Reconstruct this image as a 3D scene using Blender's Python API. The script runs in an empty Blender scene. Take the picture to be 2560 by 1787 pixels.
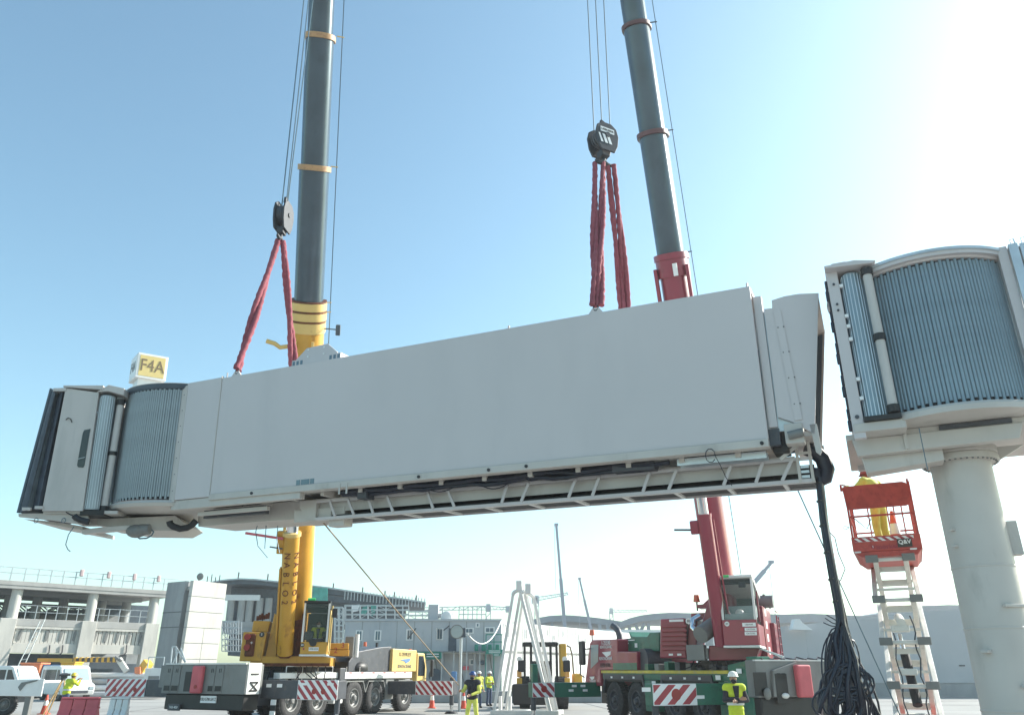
import bpy, bmesh, math, random
from mathutils import Vector, Matrix, noise as mnoise
random.seed(7)
V = Vector
SC = bpy.context.scene
COL = SC.collection
# ------------------------------------------------------------------ camera
FPX, CX, CY, CAMH = 1922.0, 1280.0, 893.5, 1.8
PITCH = math.atan((1675.0 - CY) / FPX)
cam = bpy.data.cameras.new('camera'); cam_o = bpy.data.objects.new('camera', cam); COL.objects.link(cam_o)
cam.sensor_fit = 'HORIZONTAL'; cam.sensor_width = 36.0; cam.lens = FPX / 2560.0 * 36.0
cam.clip_start = 0.1; cam.clip_end = 6000.0
cam_o.location = (0, 0, CAMH); cam_o.rotation_euler = (math.pi / 2 + PITCH, 0, 0)
SC.camera = cam_o
# ------------------------------------------------------------------ sky, sun, exposure
SUN_AZ, SUN_EL = math.radians(65), math.radians(31)      # azimuth from the view axis (+Y) towards +X
wd = bpy.data.worlds.new('World'); SC.world = wd; wd.use_nodes = True
wn = wd.node_tree.nodes; wl = wd.node_tree.links; wn.clear()
w_out = wn.new('ShaderNodeOutputWorld'); w_bg = wn.new('ShaderNodeBackground'); w_sky = wn.new('ShaderNodeTexSky')
w_sky.sky_type = 'NISHITA'; w_sky.sun_disc = False
w_sky.sun_elevation = SUN_EL; w_sky.sun_rotation = SUN_AZ
w_sky.air_density = 1.05; w_sky.dust_density = 1.1; w_sky.ozone_density = 1.0; w_sky.altitude = 0
w_bg.inputs[1].default_value = 0.15
w_tint = wn.new('ShaderNodeMix'); w_tint.data_type = 'RGBA'; w_tint.blend_type = 'MULTIPLY'; w_tint.inputs['Factor'].default_value = 1.0
w_tint.inputs['B'].default_value = (0.79, 0.98, 0.90, 1.0)          # the phone's cool-green white balance, the same all over the sky
wl.new(w_sky.outputs[0], w_tint.inputs['A']); wl.new(w_tint.outputs['Result'], w_bg.inputs[0]); wl.new(w_bg.outputs[0], w_out.inputs[0])
sun = bpy.data.lights.new('sun', 'SUN'); sun.energy = 5.0; sun.angle = math.radians(0.53); sun.color = (1.0, 0.95, 0.87)
sun_o = bpy.data.objects.new('sun', sun); COL.objects.link(sun_o)
SUN_DIR = V((math.sin(SUN_AZ) * math.cos(SUN_EL), math.cos(SUN_AZ) * math.cos(SUN_EL), math.sin(SUN_EL)))
sun_o.rotation_euler = SUN_DIR.to_track_quat('Z', 'Y').to_euler(); sun_o.location = SUN_DIR * 100
vs = SC.view_settings
vs.view_transform = 'Standard'; vs.look = 'None'; vs.gamma = 1.0; vs.use_curve_mapping = False
vs.exposure = 0.92
SC.render.engine = 'CYCLES'
SC.cycles.max_bounces = 8; SC.cycles.diffuse_bounces = 4; SC.cycles.use_denoising = True
SC.cycles.sample_clamp_indirect = 6.0
# ------------------------------------------------------------------ geometry helpers
_c, _s = math.cos(PITCH), math.sin(PITCH)
def ray(px, py):
    x = (px - CX) / FPX; u = (CY - py) / FPX
    return V((x, _c - u * _s, _s + u * _c))
def at(px, py, Y):
    r = ray(px, py); k = Y / r.y
    return V((r.x * k, Y, CAMH + r.z * k))
class Fr:
    """A local frame: x, y, z axes (z mostly up) and an origin, in world metres."""
    def __init__(s, o, x, z=(0, 0, 1)):
        s.o = V(o); s.z = V(z).normalized(); x = V(x)
        s.x = (x - s.z * x.dot(s.z)).normalized(); s.y = s.z.cross(s.x).normalized()
    def p(s, a, b=0.0, c=0.0): return s.o + s.x * a + s.y * b + s.z * c
    def sub(s, a, b, c, rot=0.0):
        x = s.x * math.cos(rot) + s.y * math.sin(rot)
        return Fr(s.p(a, b, c), x, s.z)
    def hit(s, px, py, b=0.0):
        r = ray(px, py); o = V((0, 0, CAMH)); q = s.o + s.y * b
        k = (q - o).dot(s.y) / r.dot(s.y); d = o + r * k - s.o
        return d.dot(s.x), d.dot(s.z)
    def loc(s, w):
        d = V(w) - s.o; return d.dot(s.x), d.dot(s.y), d.dot(s.z)
    def mat(s, a=0, b=0, c=0):
        p = s.p(a, b, c)
        return Matrix(((s.x.x, s.y.x, s.z.x, p.x), (s.x.y, s.y.y, s.z.y, p.y), (s.x.z, s.y.z, s.z.z, p.z), (0, 0, 0, 1)))
WORLD = Fr((0, 0, 0), (1, 0, 0))
def wloc(o):
    p = V((0, 0, 0))
    while o is not None: p += o.location; o = o.parent
    return p
class MB:
    def __init__(s): s.v = []; s.f = []
    def add(s, vs_, fs):
        n = len(s.v); s.v += [V(q) for q in vs_]; s.f += [tuple(i + n for i in f) for f in fs]; return s
    def box(s, fr, x0, x1, y0, y1, z0, z1, tx=1.0, ty=1.0):
        mx, my = (x0 + x1) / 2, (y0 + y1) / 2
        P = []
        for z, kx, ky in ((z0, 1, 1), (z1, tx, ty)):
            for x, y in ((x0, y0), (x1, y0), (x1, y1), (x0, y1)):
                P.append(fr.p(mx + (x - mx) * kx, my + (y - my) * ky, z))
        return s.add(P, [(3, 2, 1, 0), (4, 5, 6, 7), (0, 1, 5, 4), (1, 2, 6, 5), (2, 3, 7, 6), (3, 0, 4, 7)])
    def prism(s, fr, poly, b0, b1):
        """polygon in the frame's x-z plane, extruded along y from b0 to b1"""
        n = len(poly)
        P = [fr.p(a, b0, c) for a, c in poly] + [fr.p(a, b1, c) for a, c in poly]
        F = [tuple(range(n - 1, -1, -1)), tuple(range(n, 2 * n))] + [(i, (i + 1) % n, n + (i + 1) % n, n + i) for i in range(n)]
        return s.add(P, F)
    def prismz(s, fr, poly, c0, c1):
        n = len(poly)
        P = [fr.p(a, b, c0) for a, b in poly] + [fr.p(a, b, c1) for a, b in poly]
        F = [tuple(range(n - 1, -1, -1)), tuple(range(n, 2 * n))] + [(i, (i + 1) % n, n + (i + 1) % n, n + i) for i in range(n)]
        return s.add(P, F)
    def cyl(s, a, b, r0, r1=None, n=10, caps=True):
        a, b = V(a), V(b); r1 = r0 if r1 is None else r1
        d = (b - a).normalized(); q = d.orthogonal().normalized(); t = d.cross(q)
        P = [a + (q * math.cos(2 * math.pi * i / n) + t * math.sin(2 * math.pi * i / n)) * r0 for i in range(n)]
        P += [b + (q * math.cos(2 * math.pi * i / n) + t * math.sin(2 * math.pi * i / n)) * r1 for i in range(n)]
        F = [(i, (i + 1) % n, n + (i + 1) % n, n + i) for i in range(n)]
        if caps: F += [tuple(range(n - 1, -1, -1)), tuple(range(n, 2 * n))]
        return s.add(P, F)
    def bar(s, a, b, w, h=None, up=(0, 0, 1)):
        """rectangular bar from a to b"""
        a, b = V(a), V(b); h = w if h is None else h
        d = (b - a).normalized(); up = V(up)
        if abs(d.dot(up)) > 0.98: up = V((0, 1, 0)) if abs(d.y) < 0.9 else V((1, 0, 0))
        q = d.cross(up).normalized() * (w / 2); t = q.cross(d).normalized() * (h / 2)
        P = [a - q - t, a + q - t, a + q + t, a - q + t, b - q - t, b + q - t, b + q + t, b - q + t]
        return s.add(P, [(3, 2, 1, 0), (4, 5, 6, 7), (0, 1, 5, 4), (1, 2, 6, 5), (2, 3, 7, 6), (3, 0, 4, 7)])
    def tube(s, pts, r, n=6, closed=False):
        pts = [V(p) for p in pts]; m = len(pts); P = []; q = None
        rr = r if isinstance(r, (list, tuple)) else [r] * m
        for i, p in enumerate(pts):
            a = pts[max(i - 1, 0)]; b = pts[min(i + 1, m - 1)]
            if closed: a = pts[i - 1]; b = pts[(i + 1) % m]
            d = (b - a)
            d = d.normalized() if d.length > 1e-9 else V((0, 0, 1))
            q = d.orthogonal().normalized() if q is None else (q - d * q.dot(d)).normalized()
            t = d.cross(q)
            P += [p + (q * math.cos(2 * math.pi * k / n) + t * math.sin(2 * math.pi * k / n)) * rr[i] for k in range(n)]
        F = []
        for i in range(m if closed else m - 1):
            j = (i + 1) % m
            F += [(i * n + k, i * n + (k + 1) % n, j * n + (k + 1) % n, j * n + k) for k in range(n)]
        if not closed: F += [tuple(range(n - 1, -1, -1)), tuple(range((m - 1) * n, m * n))]
        return s.add(P, F)
    def lathe(s, fr, prof, n=24, a0=0.0, a1=2 * math.pi):
        """profile of (r, c) turned about the frame's z"""
        full = abs(a1 - a0 - 2 * math.pi) < 1e-6; m = n if full else n + 1; P = []
        for r, c in prof:
            for i in range(m):
                a = a0 + (a1 - a0) * i / n
                P.append(fr.p(r * math.cos(a), r * math.sin(a), c))
        F = []
        for j in range(len(prof) - 1):
            for i in range(n):
                k = (i + 1) % m
                F.append((j * m + i, j * m + k, (j + 1) * m + k, (j + 1) * m + i))
        return s.add(P, F)
    def ball(s, c, rx, ry=None, rz=None, fr=None, n=10):
        ry = rx if ry is None else ry; rz = rx if rz is None else rz; c = V(c); fr = fr or WORLD; P = []; F = []
        m = max(4, n // 2 + 1)
        for j in range(m + 1):
            t = math.pi * j / m
            for i in range(n):
                a = 2 * math.pi * i / n
                P.append(c + fr.x * (rx * math.sin(t) * math.cos(a)) + fr.y * (ry * math.sin(t) * math.sin(a)) + fr.z * (rz * math.cos(t)))
        for j in range(m):
            for i in range(n): F.append((j * n + i, (j + 1) * n + i, (j + 1) * n + (i + 1) % n, j * n + (i + 1) % n))
        return s.add(P, F)
    def build(s, name, mat, parent=None, smooth=None, bev=0.0, loc=None, seg=2):
        base = wloc(parent) if parent is not None else (V(loc) if loc is not None else V((0, 0, 0)))
        me = bpy.data.meshes.new(name)
        me.from_pydata([tuple(q - base) for q in s.v], [], s.f)
        bm = bmesh.new(); bm.from_mesh(me)
        bmesh.ops.remove_doubles(bm, verts=bm.verts, dist=1e-5)
        bmesh.ops.recalc_face_normals(bm, faces=bm.faces); bm.to_mesh(me); bm.free()
        me.materials.append(M[mat])
        if smooth:
            me.shade_smooth(); me.set_sharp_from_angle(angle=math.radians(smooth if smooth > 1 else 40))
        o = bpy.data.objects.new(name, me); COL.objects.link(o)
        if parent is not None: o.parent = parent
        else: o.location = base
        if bev:
            md = o.modifiers.new('bevel', 'BEVEL'); md.width = bev; md.segments = seg; md.limit_method = 'ANGLE'; md.angle_limit = math.radians(40)
        return o
def thing(name, label, cat, loc=(0, 0, 0), group=None):
    o = bpy.data.objects.new(name, None); COL.objects.link(o); o.location = loc; o.empty_display_size = 0.2
    o['label'] = label; o['category'] = cat
    if group: o['group'] = group
    return o
def tag(o, label, cat, group=None):
    o['label'] = label; o['category'] = cat
    if group: o['group'] = group
    return o
def kind(o, k): o['kind'] = k; return o
def part(fn_or_mb, name, mat, parent, **k): return fn_or_mb.build(name, mat, parent, **k)
def inst(me, name, mw, parent):
    """a copy sharing mesh data, placed by world matrix under a translation-only parent"""
    o = bpy.data.objects.new(name, me); COL.objects.link(o); o.parent = parent
    o.matrix_local = Matrix.Translation(-wloc(parent)) @ mw
    return o
def local_mesh(mb, name, mat, smooth=None):
    me = bpy.data.meshes.new(name); me.from_pydata([tuple(q) for q in mb.v], [], mb.f)
    bm = bmesh.new(); bm.from_mesh(me); bmesh.ops.recalc_face_normals(bm, faces=bm.faces); bm.to_mesh(me); bm.free()
    me.materials.append(M[mat])
    if smooth: me.shade_smooth(); me.set_sharp_from_angle(angle=math.radians(smooth))
    return me
def text(body, fr, a, b, c, size, mat, parent, name='lettering', align='CENTER', turn=0.0, depth=0.004, sx=1.0, bold=0.0):
    """flat lettering in the frame's x-z plane, facing -y"""
    cu = bpy.data.curves.new(name, 'FONT'); cu.body = body; cu.size = size; cu.align_x = align; cu.align_y = 'CENTER'
    cu.extrude = depth; cu.offset = bold; cu.resolution_u = 2; cu.materials.append(M[mat])
    tmp = bpy.data.objects.new('tmp_text', cu); COL.objects.link(tmp)
    p = fr.p(a, b, c); R = Matrix((fr.x, fr.z, -fr.y)).transposed().to_4x4()
    TEXTS.append((tmp, name, parent, Matrix.Translation(p - wloc(parent)) @ R @ Matrix.Rotation(turn, 4, 'Z') @ Matrix.Diagonal((sx, 1, 1, 1)), M[mat]))
TEXTS = []
def flush_text():
    dg = bpy.context.evaluated_depsgraph_get(); dg.update()
    for tmp, name, parent, mw, mt in TEXTS:
        me = bpy.data.meshes.new_from_object(tmp.evaluated_get(dg)); me.transform(mw); me.name = name
        o = bpy.data.objects.new(name, me); COL.objects.link(o); o.parent = parent
        if not me.materials: me.materials.append(mt)
    for t in TEXTS: bpy.data.objects.remove(t[0])
    TEXTS.clear()
def stripes(fr, x0, x1, z0, z1, b, n, parent, mat='red_print', slope=1.0, duty=0.5, name='stripe', skip=()):
    """diagonal painted bands 3 mm proud of a board that faces -y; each band one piece"""
    w = x1 - x0; h = z1 - z0; sh = h * slope; step = (w + abs(sh)) / n
    for i in range(n):
        a0 = x0 - max(sh, 0) + i * step; a1 = a0 + step * duty
        poly = [(a0, z0), (a1, z0), (a1 + sh, z1), (a0 + sh, z1)]
        def clip(po, val, keep):
            out = []
            for k in range(len(po)):
                p, q = po[k], po[(k + 1) % len(po)]
                ip, iq = keep(p[0], val), keep(q[0], val)
                if ip: out.append(p)
                if ip != iq:
                    t = (val - p[0]) / (q[0] - p[0]); out.append((val, p[1] + (q[1] - p[1]) * t))
            return out
        poly = clip(poly, x0, lambda x, v: x >= v)
        if poly: poly = clip(poly, x1, lambda x, v: x <= v)
        if len(poly) >= 3:
            MB().prism(fr, poly, b - 0.004, b + 0.002).build(name, mat, parent)
def lerp(a, b, t): return a + (b - a) * t
def sag(a, b, drop, n=10):
    a, b = V(a), V(b); return [a.lerp(b, i / n) + V((0, 0, -4 * drop * (i / n) * (1 - i / n))) for i in range(n + 1)]
# ------------------------------------------------------------------ materials
M = {}
def mat(name, col, rough=0.6, metal=0.0, var=0.12, vscale=3.0, bump=0.0, bscale=40.0, col2=None, lo=0.45, hi=0.75, spec=0.5, streak=None, coat=0.0):
    """base colour with a soft tonal mottling; col2 adds patches of a second colour (dirt, rust, wear); streak runs dirt downwards"""
    m = bpy.data.materials.new(name); m.use_nodes = True; nt = m.node_tree; N = nt.nodes; L = nt.links
    b = N['Principled BSDF']; b.inputs['Roughness'].default_value = rough; b.inputs['Metallic'].default_value = metal
    b.inputs['Specular IOR Level'].default_value = spec; b.inputs['Coat Weight'].default_value = coat
    tc = N.new('ShaderNodeTexCoord')
    nz = N.new('ShaderNodeTexNoise'); nz.inputs['Scale'].default_value = vscale; nz.inputs['Detail'].default_value = 6
    L.new(tc.outputs['Object'], nz.inputs['Vector'])
    rp = N.new('ShaderNodeValToRGB'); e = rp.color_ramp.elements; e[0].position = 0.3; e[1].position = 0.7
    e[0].color = tuple(x * (1 - var) for x in col) + (1,); e[1].color = tuple(min(1, x * (1 + var)) for x in col) + (1,)
    L.new(nz.outputs['Fac'], rp.inputs['Fac']); out = rp.outputs['Color']
    if col2:
        n2 = N.new('ShaderNodeTexNoise'); n2.inputs['Scale'].default_value = vscale * 1.7; n2.inputs['Detail'].default_value = 8; n2.inputs['Roughness'].default_value = 0.65
        if streak:
            mp = N.new('ShaderNodeMapping'); mp.inputs['Scale'].default_value = (1, 1, streak); L.new(tc.outputs['Object'], mp.inputs['Vector']); L.new(mp.outputs['Vector'], n2.inputs['Vector'])
        else: L.new(tc.outputs['Object'], n2.inputs['Vector'])
        r2 = N.new('ShaderNodeValToRGB'); r2.color_ramp.elements[0].position = lo; r2.color_ramp.elements[1].position = hi
        mx = N.new('ShaderNodeMix'); mx.data_type = 'RGBA'
        L.new(n2.outputs['Fac'], r2.inputs['Fac']); L.new(r2.outputs['Color'], mx.inputs['Factor'])
        L.new(out, mx.inputs['A']); mx.inputs['B'].default_value = tuple(col2) + (1,); out = mx.outputs['Result']
    L.new(out, b.inputs['Base Color'])
    if bump:
        n3 = N.new('ShaderNodeTexNoise'); n3.inputs['Scale'].default_value = bscale; n3.inputs['Detail'].default_value = 4
        bp = N.new('ShaderNodeBump'); bp.inputs['Strength'].default_value = bump; bp.inputs['Distance'].default_value = 0.02
        L.new(tc.outputs['Object'], n3.inputs['Vector']); L.new(n3.outputs['Fac'], bp.inputs['Height']); L.new(bp.outputs['Normal'], b.inputs['Normal'])
    M[name] = m; return m
def glass(name, col, rough=0.05, trans=0.0, alpha=1.0):
    m = mat(name, col, rough, 0.0, var=0.05); b = m.node_tree.nodes['Principled BSDF']
    b.inputs['Transmission Weight'].default_value = trans; b.inputs['Alpha'].default_value = alpha
    return m
mat('bridge_white', (0.545, 0.507, 0.505), 0.5, var=0.02, vscale=0.4, col2=(0.49, 0.46, 0.46), lo=0.5, hi=0.85, streak=0.2, bump=0.12, bscale=0.9)
mat('bridge_cream', (0.50, 0.465, 0.43), 0.5, var=0.07, vscale=1.2, col2=(0.34, 0.315, 0.285), lo=0.56, hi=0.82, streak=0.3, bump=0.1, bscale=6)
mat('cab_white', (0.51, 0.475, 0.45), 0.55, var=0.05, vscale=1.2, col2=(0.38, 0.37, 0.35), lo=0.5, hi=0.8, streak=0.15)
mat('galvanised', (0.50, 0.54, 0.57), 0.38, 0.55, var=0.10, vscale=2.5)
mat('slat_metal_shaded', (0.22, 0.29, 0.335), 0.45, 0.3, var=0.10, vscale=1.5, col2=(0.16, 0.235, 0.285), lo=0.5, hi=0.85, streak=0.2)  # slat metal again, coloured darker and bluer for the drum in shade
mat('slat_metal', (0.32, 0.36, 0.38), 0.48, 0.3, var=0.10, vscale=1.5, col2=(0.26, 0.30, 0.32), lo=0.5, hi=0.85, streak=0.2)
mat('dark_slot', (0.02, 0.022, 0.03), 0.8, var=0.2)
mat('black_rubber', (0.018, 0.018, 0.022), 0.55, var=0.25)
mat('cable_black', (0.010, 0.013, 0.028), 0.42, var=0.2)
mat('tyre', (0.028, 0.028, 0.03), 0.8, var=0.25, vscale=6, col2=(0.09, 0.085, 0.08), lo=0.5, hi=0.8, bump=0.3)
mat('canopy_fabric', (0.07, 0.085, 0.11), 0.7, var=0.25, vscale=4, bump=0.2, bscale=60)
mat('canopy_light', (0.13, 0.15, 0.16), 0.7, var=0.2, vscale=4)
mat('window_dark', (0.02, 0.028, 0.035), 0.08, var=0.1)
mat('sign_white', (0.78, 0.78, 0.76), 0.4, var=0.03)
mat('print_brown', (0.20, 0.15, 0.09), 0.6, var=0.1)
mat('sign_yellow', (0.68, 0.53, 0.22), 0.45, var=0.06)
mat('print_dark', (0.05, 0.045, 0.04), 0.6, var=0.1)
mat('print_white', (0.8, 0.8, 0.8), 0.5, var=0.04)
mat('red_print', (0.36, 0.035, 0.05), 0.45, var=0.12)
mat('crane_yellow', (0.56, 0.29, 0.03), 0.42, var=0.08, vscale=1.5, col2=(0.22, 0.075, 0.02), lo=0.56, hi=0.74, coat=0.1, streak=0.4)
mat('crane_pale_yellow', (0.68, 0.47, 0.16), 0.45, var=0.06, vscale=1.5, col2=(0.45, 0.25, 0.07), lo=0.6, hi=0.8)
mat('collar_orange', (0.46, 0.27, 0.13), 0.55, var=0.1, vscale=3, col2=(0.22, 0.10, 0.05), lo=0.5, hi=0.8)
mat('collar_dark', (0.10, 0.04, 0.045), 0.5, var=0.15)
mat('wrap_pink', (0.5, 0.38, 0.38), 0.7, var=0.1)
mat('rust_brown', (0.13, 0.035, 0.012), 0.75, var=0.35, vscale=5)
mat('crane_red', (0.26, 0.024, 0.05), 0.36, var=0.08, vscale=1.5, col2=(0.18, 0.02, 0.035), lo=0.55, hi=0.8, coat=0.3)
mat('crane_green', (0.018, 0.14, 0.09), 0.42, var=0.12, vscale=2, col2=(0.02, 0.06, 0.045), lo=0.5, hi=0.8, coat=0.2)
mat('boom_grey', (0.065, 0.095, 0.12), 0.24, 0.35, var=0.12, vscale=1.2, col2=(0.05, 0.075, 0.095), lo=0.5, hi=0.8, streak=0.08)
mat('chrome', (0.75, 0.76, 0.78), 0.12, 1.0, var=0.03)
mat('carrier_grey', (0.18, 0.183, 0.178), 0.5, var=0.1, vscale=2, col2=(0.16, 0.15, 0.14), lo=0.52, hi=0.8, streak=0.3)
mat('carrier_white', (0.66, 0.66, 0.64), 0.5, var=0.06, vscale=2, col2=(0.30, 0.29, 0.27), lo=0.58, hi=0.82, streak=0.3)
mat('carrier_dark', (0.055, 0.06, 0.072), 0.5, var=0.2, vscale=3, col2=(0.12, 0.11, 0.10), lo=0.55, hi=0.8)
mat('oily_black', (0.012, 0.012, 0.013), 0.5, var=0.3)
mat('hook_steel', (0.04, 0.045, 0.055), 0.6, 0.1, var=0.2, vscale=6, bump=0.2)
mat('sling_red', (0.27, 0.07, 0.09), 0.85, var=0.2, vscale=7, bump=0.6, bscale=25, col2=(0.25, 0.04, 0.06), lo=0.45, hi=0.7)
mat('rope_steel', (0.10, 0.16, 0.20), 0.5, 0.3, var=0.1)
mat('rope_tan', (0.30, 0.22, 0.14), 0.8, var=0.1)
mat('concrete', (0.36, 0.355, 0.34), 0.85, var=0.10, vscale=0.6, col2=(0.28, 0.28, 0.275), lo=0.48, hi=0.8, streak=0.3, bump=0.1, bscale=3)
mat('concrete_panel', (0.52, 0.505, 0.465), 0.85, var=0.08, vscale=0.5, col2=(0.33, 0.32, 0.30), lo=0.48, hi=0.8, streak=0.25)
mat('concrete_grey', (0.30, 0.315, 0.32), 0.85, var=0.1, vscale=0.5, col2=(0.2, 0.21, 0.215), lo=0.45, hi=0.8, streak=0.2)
mat('apron', (0.31, 0.305, 0.29), 0.9, var=0.08, vscale=0.12, col2=(0.20, 0.195, 0.19), lo=0.5, hi=0.78, bump=0.05, bscale=2)
mat('joint_dark', (0.10, 0.10, 0.10), 0.9, var=0.2)
mat('line_yellow', (0.62, 0.50, 0.08), 0.7, var=0.12, vscale=3, col2=(0.4, 0.38, 0.3), lo=0.5, hi=0.75)
mat('line_white', (0.7, 0.7, 0.68), 0.7, var=0.1, vscale=3)
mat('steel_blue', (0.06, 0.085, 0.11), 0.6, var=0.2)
mat('scaffold', (0.42, 0.46, 0.48), 0.45, 0.4, var=0.1)
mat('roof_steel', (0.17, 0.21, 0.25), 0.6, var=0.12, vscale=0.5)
mat('hoarding', (0.43, 0.44, 0.45), 0.7, var=0.06, vscale=0.3, col2=(0.41, 0.425, 0.44), lo=0.45, hi=0.8)
mat('office_blue', (0.44, 0.46, 0.48), 0.6, var=0.05, vscale=0.6, col2=(0.32, 0.36, 0.40), lo=0.5, hi=0.8, streak=0.3)
mat('office_white', (0.72, 0.72, 0.71), 0.6, var=0.04, vscale=0.5)
mat('sign_green', (0.02, 0.22, 0.17), 0.5, var=0.08)
mat('net_green', (0.05, 0.30, 0.25), 0.8, var=0.25, vscale=2)
mat('truck_yellow', (0.66, 0.38, 0.05), 0.45, var=0.06)
mat('paint_white', (0.75, 0.75, 0.74), 0.35, var=0.03, coat=0.3)
mat('lift_cream', (0.66, 0.645, 0.60), 0.5, var=0.06, vscale=3, col2=(0.38, 0.36, 0.32), lo=0.58, hi=0.8)
mat('lift_red', (0.48, 0.07, 0.055), 0.5, var=0.14, vscale=5, col2=(0.32, 0.04, 0.04), lo=0.5, hi=0.75)
mat('frame_white', (0.72, 0.715, 0.69), 0.5, var=0.05, vscale=3, col2=(0.45, 0.43, 0.40), lo=0.6, hi=0.85)
mat('hivis_yellow', (0.52, 0.62, 0.035), 0.75, var=0.12, vscale=9, bump=0.3, bscale=14)
mat('hivis_lime', (0.62, 0.64, 0.12), 0.75, var=0.12, vscale=9, bump=0.3, bscale=14)
mat('hivis_orange', (0.75, 0.20, 0.05), 0.75, var=0.12, vscale=9)
mat('reflective', (0.62, 0.63, 0.62), 0.4, var=0.05)
mat('cloth_dark', (0.022, 0.023, 0.032), 0.85, var=0.25, vscale=9, bump=0.3, bscale=14)
mat('cloth_blue', (0.06, 0.09, 0.16), 0.85, var=0.2, vscale=9, bump=0.3, bscale=14)
mat('cloth_red', (0.30, 0.06, 0.05), 0.85, var=0.2, vscale=9)
mat('skin', (0.36, 0.20, 0.135), 0.6, var=0.08)
mat('hair_dark', (0.015, 0.012, 0.01), 0.7, var=0.2)
mat('boot_black', (0.02, 0.018, 0.016), 0.6, var=0.2)
mat('helmet_white', (0.76, 0.76, 0.72), 0.35, var=0.03)
mat('helmet_blue', (0.03, 0.07, 0.22), 0.35, var=0.05)
mat('helmet_yellow', (0.70, 0.55, 0.06), 0.35, var=0.05)
mat('cone_orange', (0.70, 0.10, 0.06), 0.6, var=0.08)
mat('barrier_red', (0.55, 0.10, 0.12), 0.55, var=0.1)
mat('wood', (0.45, 0.30, 0.14), 0.8, var=0.2, vscale=4)
mat('plastic_orange', (0.70, 0.22, 0.10), 0.6, var=0.1)
mat('tarp_blue', (0.10, 0.22, 0.42), 0.6, var=0.15)
mat('lamp_green', (0.05, 0.55, 0.16), 0.4, var=0.05)
mat('beacon', (0.60, 0.13, 0.06), 0.3, var=0.05)
mat('lens_amber', (0.72, 0.36, 0.10), 0.25, var=0.05)
mat('lens_red', (0.30, 0.015, 0.015), 0.3, var=0.1)
mat('seat_grey', (0.06, 0.06, 0.065), 0.8, var=0.2)
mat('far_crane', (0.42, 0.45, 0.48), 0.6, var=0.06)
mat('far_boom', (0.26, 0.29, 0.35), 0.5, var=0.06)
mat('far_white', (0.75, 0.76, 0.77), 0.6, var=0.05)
glass('glass_cab', (0.05, 0.09, 0.09), 0.04, 0.0, 0.2)
glass('glass_window', (0.10, 0.16, 0.20), 0.06)
glass('glass_pale', (0.35, 0.42, 0.44), 0.1)
# ------------------------------------------------------------------ crops of the photograph used to read off positions
cB = lambda x, y: (x / 2.8625, 840 + y / 2.8625)          # gate end
cL = lambda x, y: (x / 4.007, 1387 + y / 4.007)           # lower left
cM = lambda x, y: (540 + x / 4.007, 1387 + y / 4.007)     # left crane
cN = lambda x, y: (1060 + x / 4.007, 1387 + y / 4.007)    # middle
cR = lambda x, y: (1440 + x / 4.007, 1387 + y / 4.007)    # right crane
cS = lambda x, y: (1960 + x / 2.44, 1130 + y / 2.44)      # scissor lift
cT = lambda x, y: (1960 + x / 2.505, 560 + y / 2.505)     # rotunda
cV = lambda x, y: (x * 1.11498, y * 1.11498)
# ------------------------------------------------------------------ ground
g = MB(); R_ = 3000
g.add([(-R_, -R_, 0), (R_, -R_, 0), (R_, R_, 0), (-R_, R_, 0)], [(0, 1, 2, 3)])
kind(g.build('ground', 'apron'), 'structure')
# ================================================================== the passenger boarding bridge hung from the cranes
def hitz(fr, px, py, c):
    r = ray(px, py); o = V((0, 0, CAMH)); q = fr.o + fr.z * c
    k = (q - o).dot(fr.z) / r.dot(fr.z); d = o + r * k - fr.o
    return d.dot(fr.x), d.dot(fr.y)
Fr.hitz = hitz
BF = Fr((4.58858637, 13.23941357, 8.67368042), (0.91233261, -0.4093081, -0.01077489), (-0.01647417, -0.06298912, 0.99787824))
WB = 2.4                                             # tunnel width
bridge = thing('boarding_bridge', 'long white passenger boarding bridge hanging from two cranes by red slings', 'boarding bridge', BF.p(-8, WB / 2, -3.9))
MB().box(BF, -13.262, 0, 0, 0.09, -3.0, 0).build('wall_panel', 'bridge_white', bridge, bev=0.012)
MB().box(BF, -14.45, -13.272, -0.012, 0.09, -3.06, 0.02).build('wall_panel', 'bridge_white', bridge, bev=0.012)
MB().box(BF, -13.275, -13.258, -0.014, 0.05, -2.93, 0.05).build('seam_strip', 'bridge_cream', bridge)
MB().box(BF, -14.4, 0, WB - 0.09, WB, -3.0, 0).build('wall_panel', 'bridge_white', bridge)
MB().prism(Fr(BF.o, BF.y, BF.z), [(0.094, -0.06), (WB - 0.094, -0.06), (WB - 0.1, 0.02), (WB / 2, 0.07), (0.1, 0.02)], -0.0, 14.4).build('roof', 'bridge_white', bridge)
MB().box(BF, -14.4, -0.01, 0.093, WB - 0.093, -3.1, -2.95).build('floor', 'bridge_cream', bridge)
MB().box(BF, -13.262, -0.005, -0.035, 0.25, -3.15, -3.002).build('lower_rail', 'bridge_cream', bridge, bev=0.01)
MB().box(BF, -13.262, -0.005, WB - 0.25, WB + 0.03, -3.15, -3.002).build('lower_rail', 'bridge_cream', bridge)
for a in (-0.12, -4.75, -5.6, -7.28, -11.9):
    MB().cyl(BF.p(a, -0.06, -3.08), BF.p(a, -0.02, -3.08), 0.035, n=8).build('lifting_pin', 'black_rubber', bridge)
# small vent low on the wall
for i in range(3):
    a = lerp(-10.56, -10.16, i / 2); hw = 0.055 if i != 1 else 0.12
    MB().box(BF, a - hw, a + hw, -0.006, 0.01, -2.99 + (0), -2.87).build('vent', 'glass_window', bridge)
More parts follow.
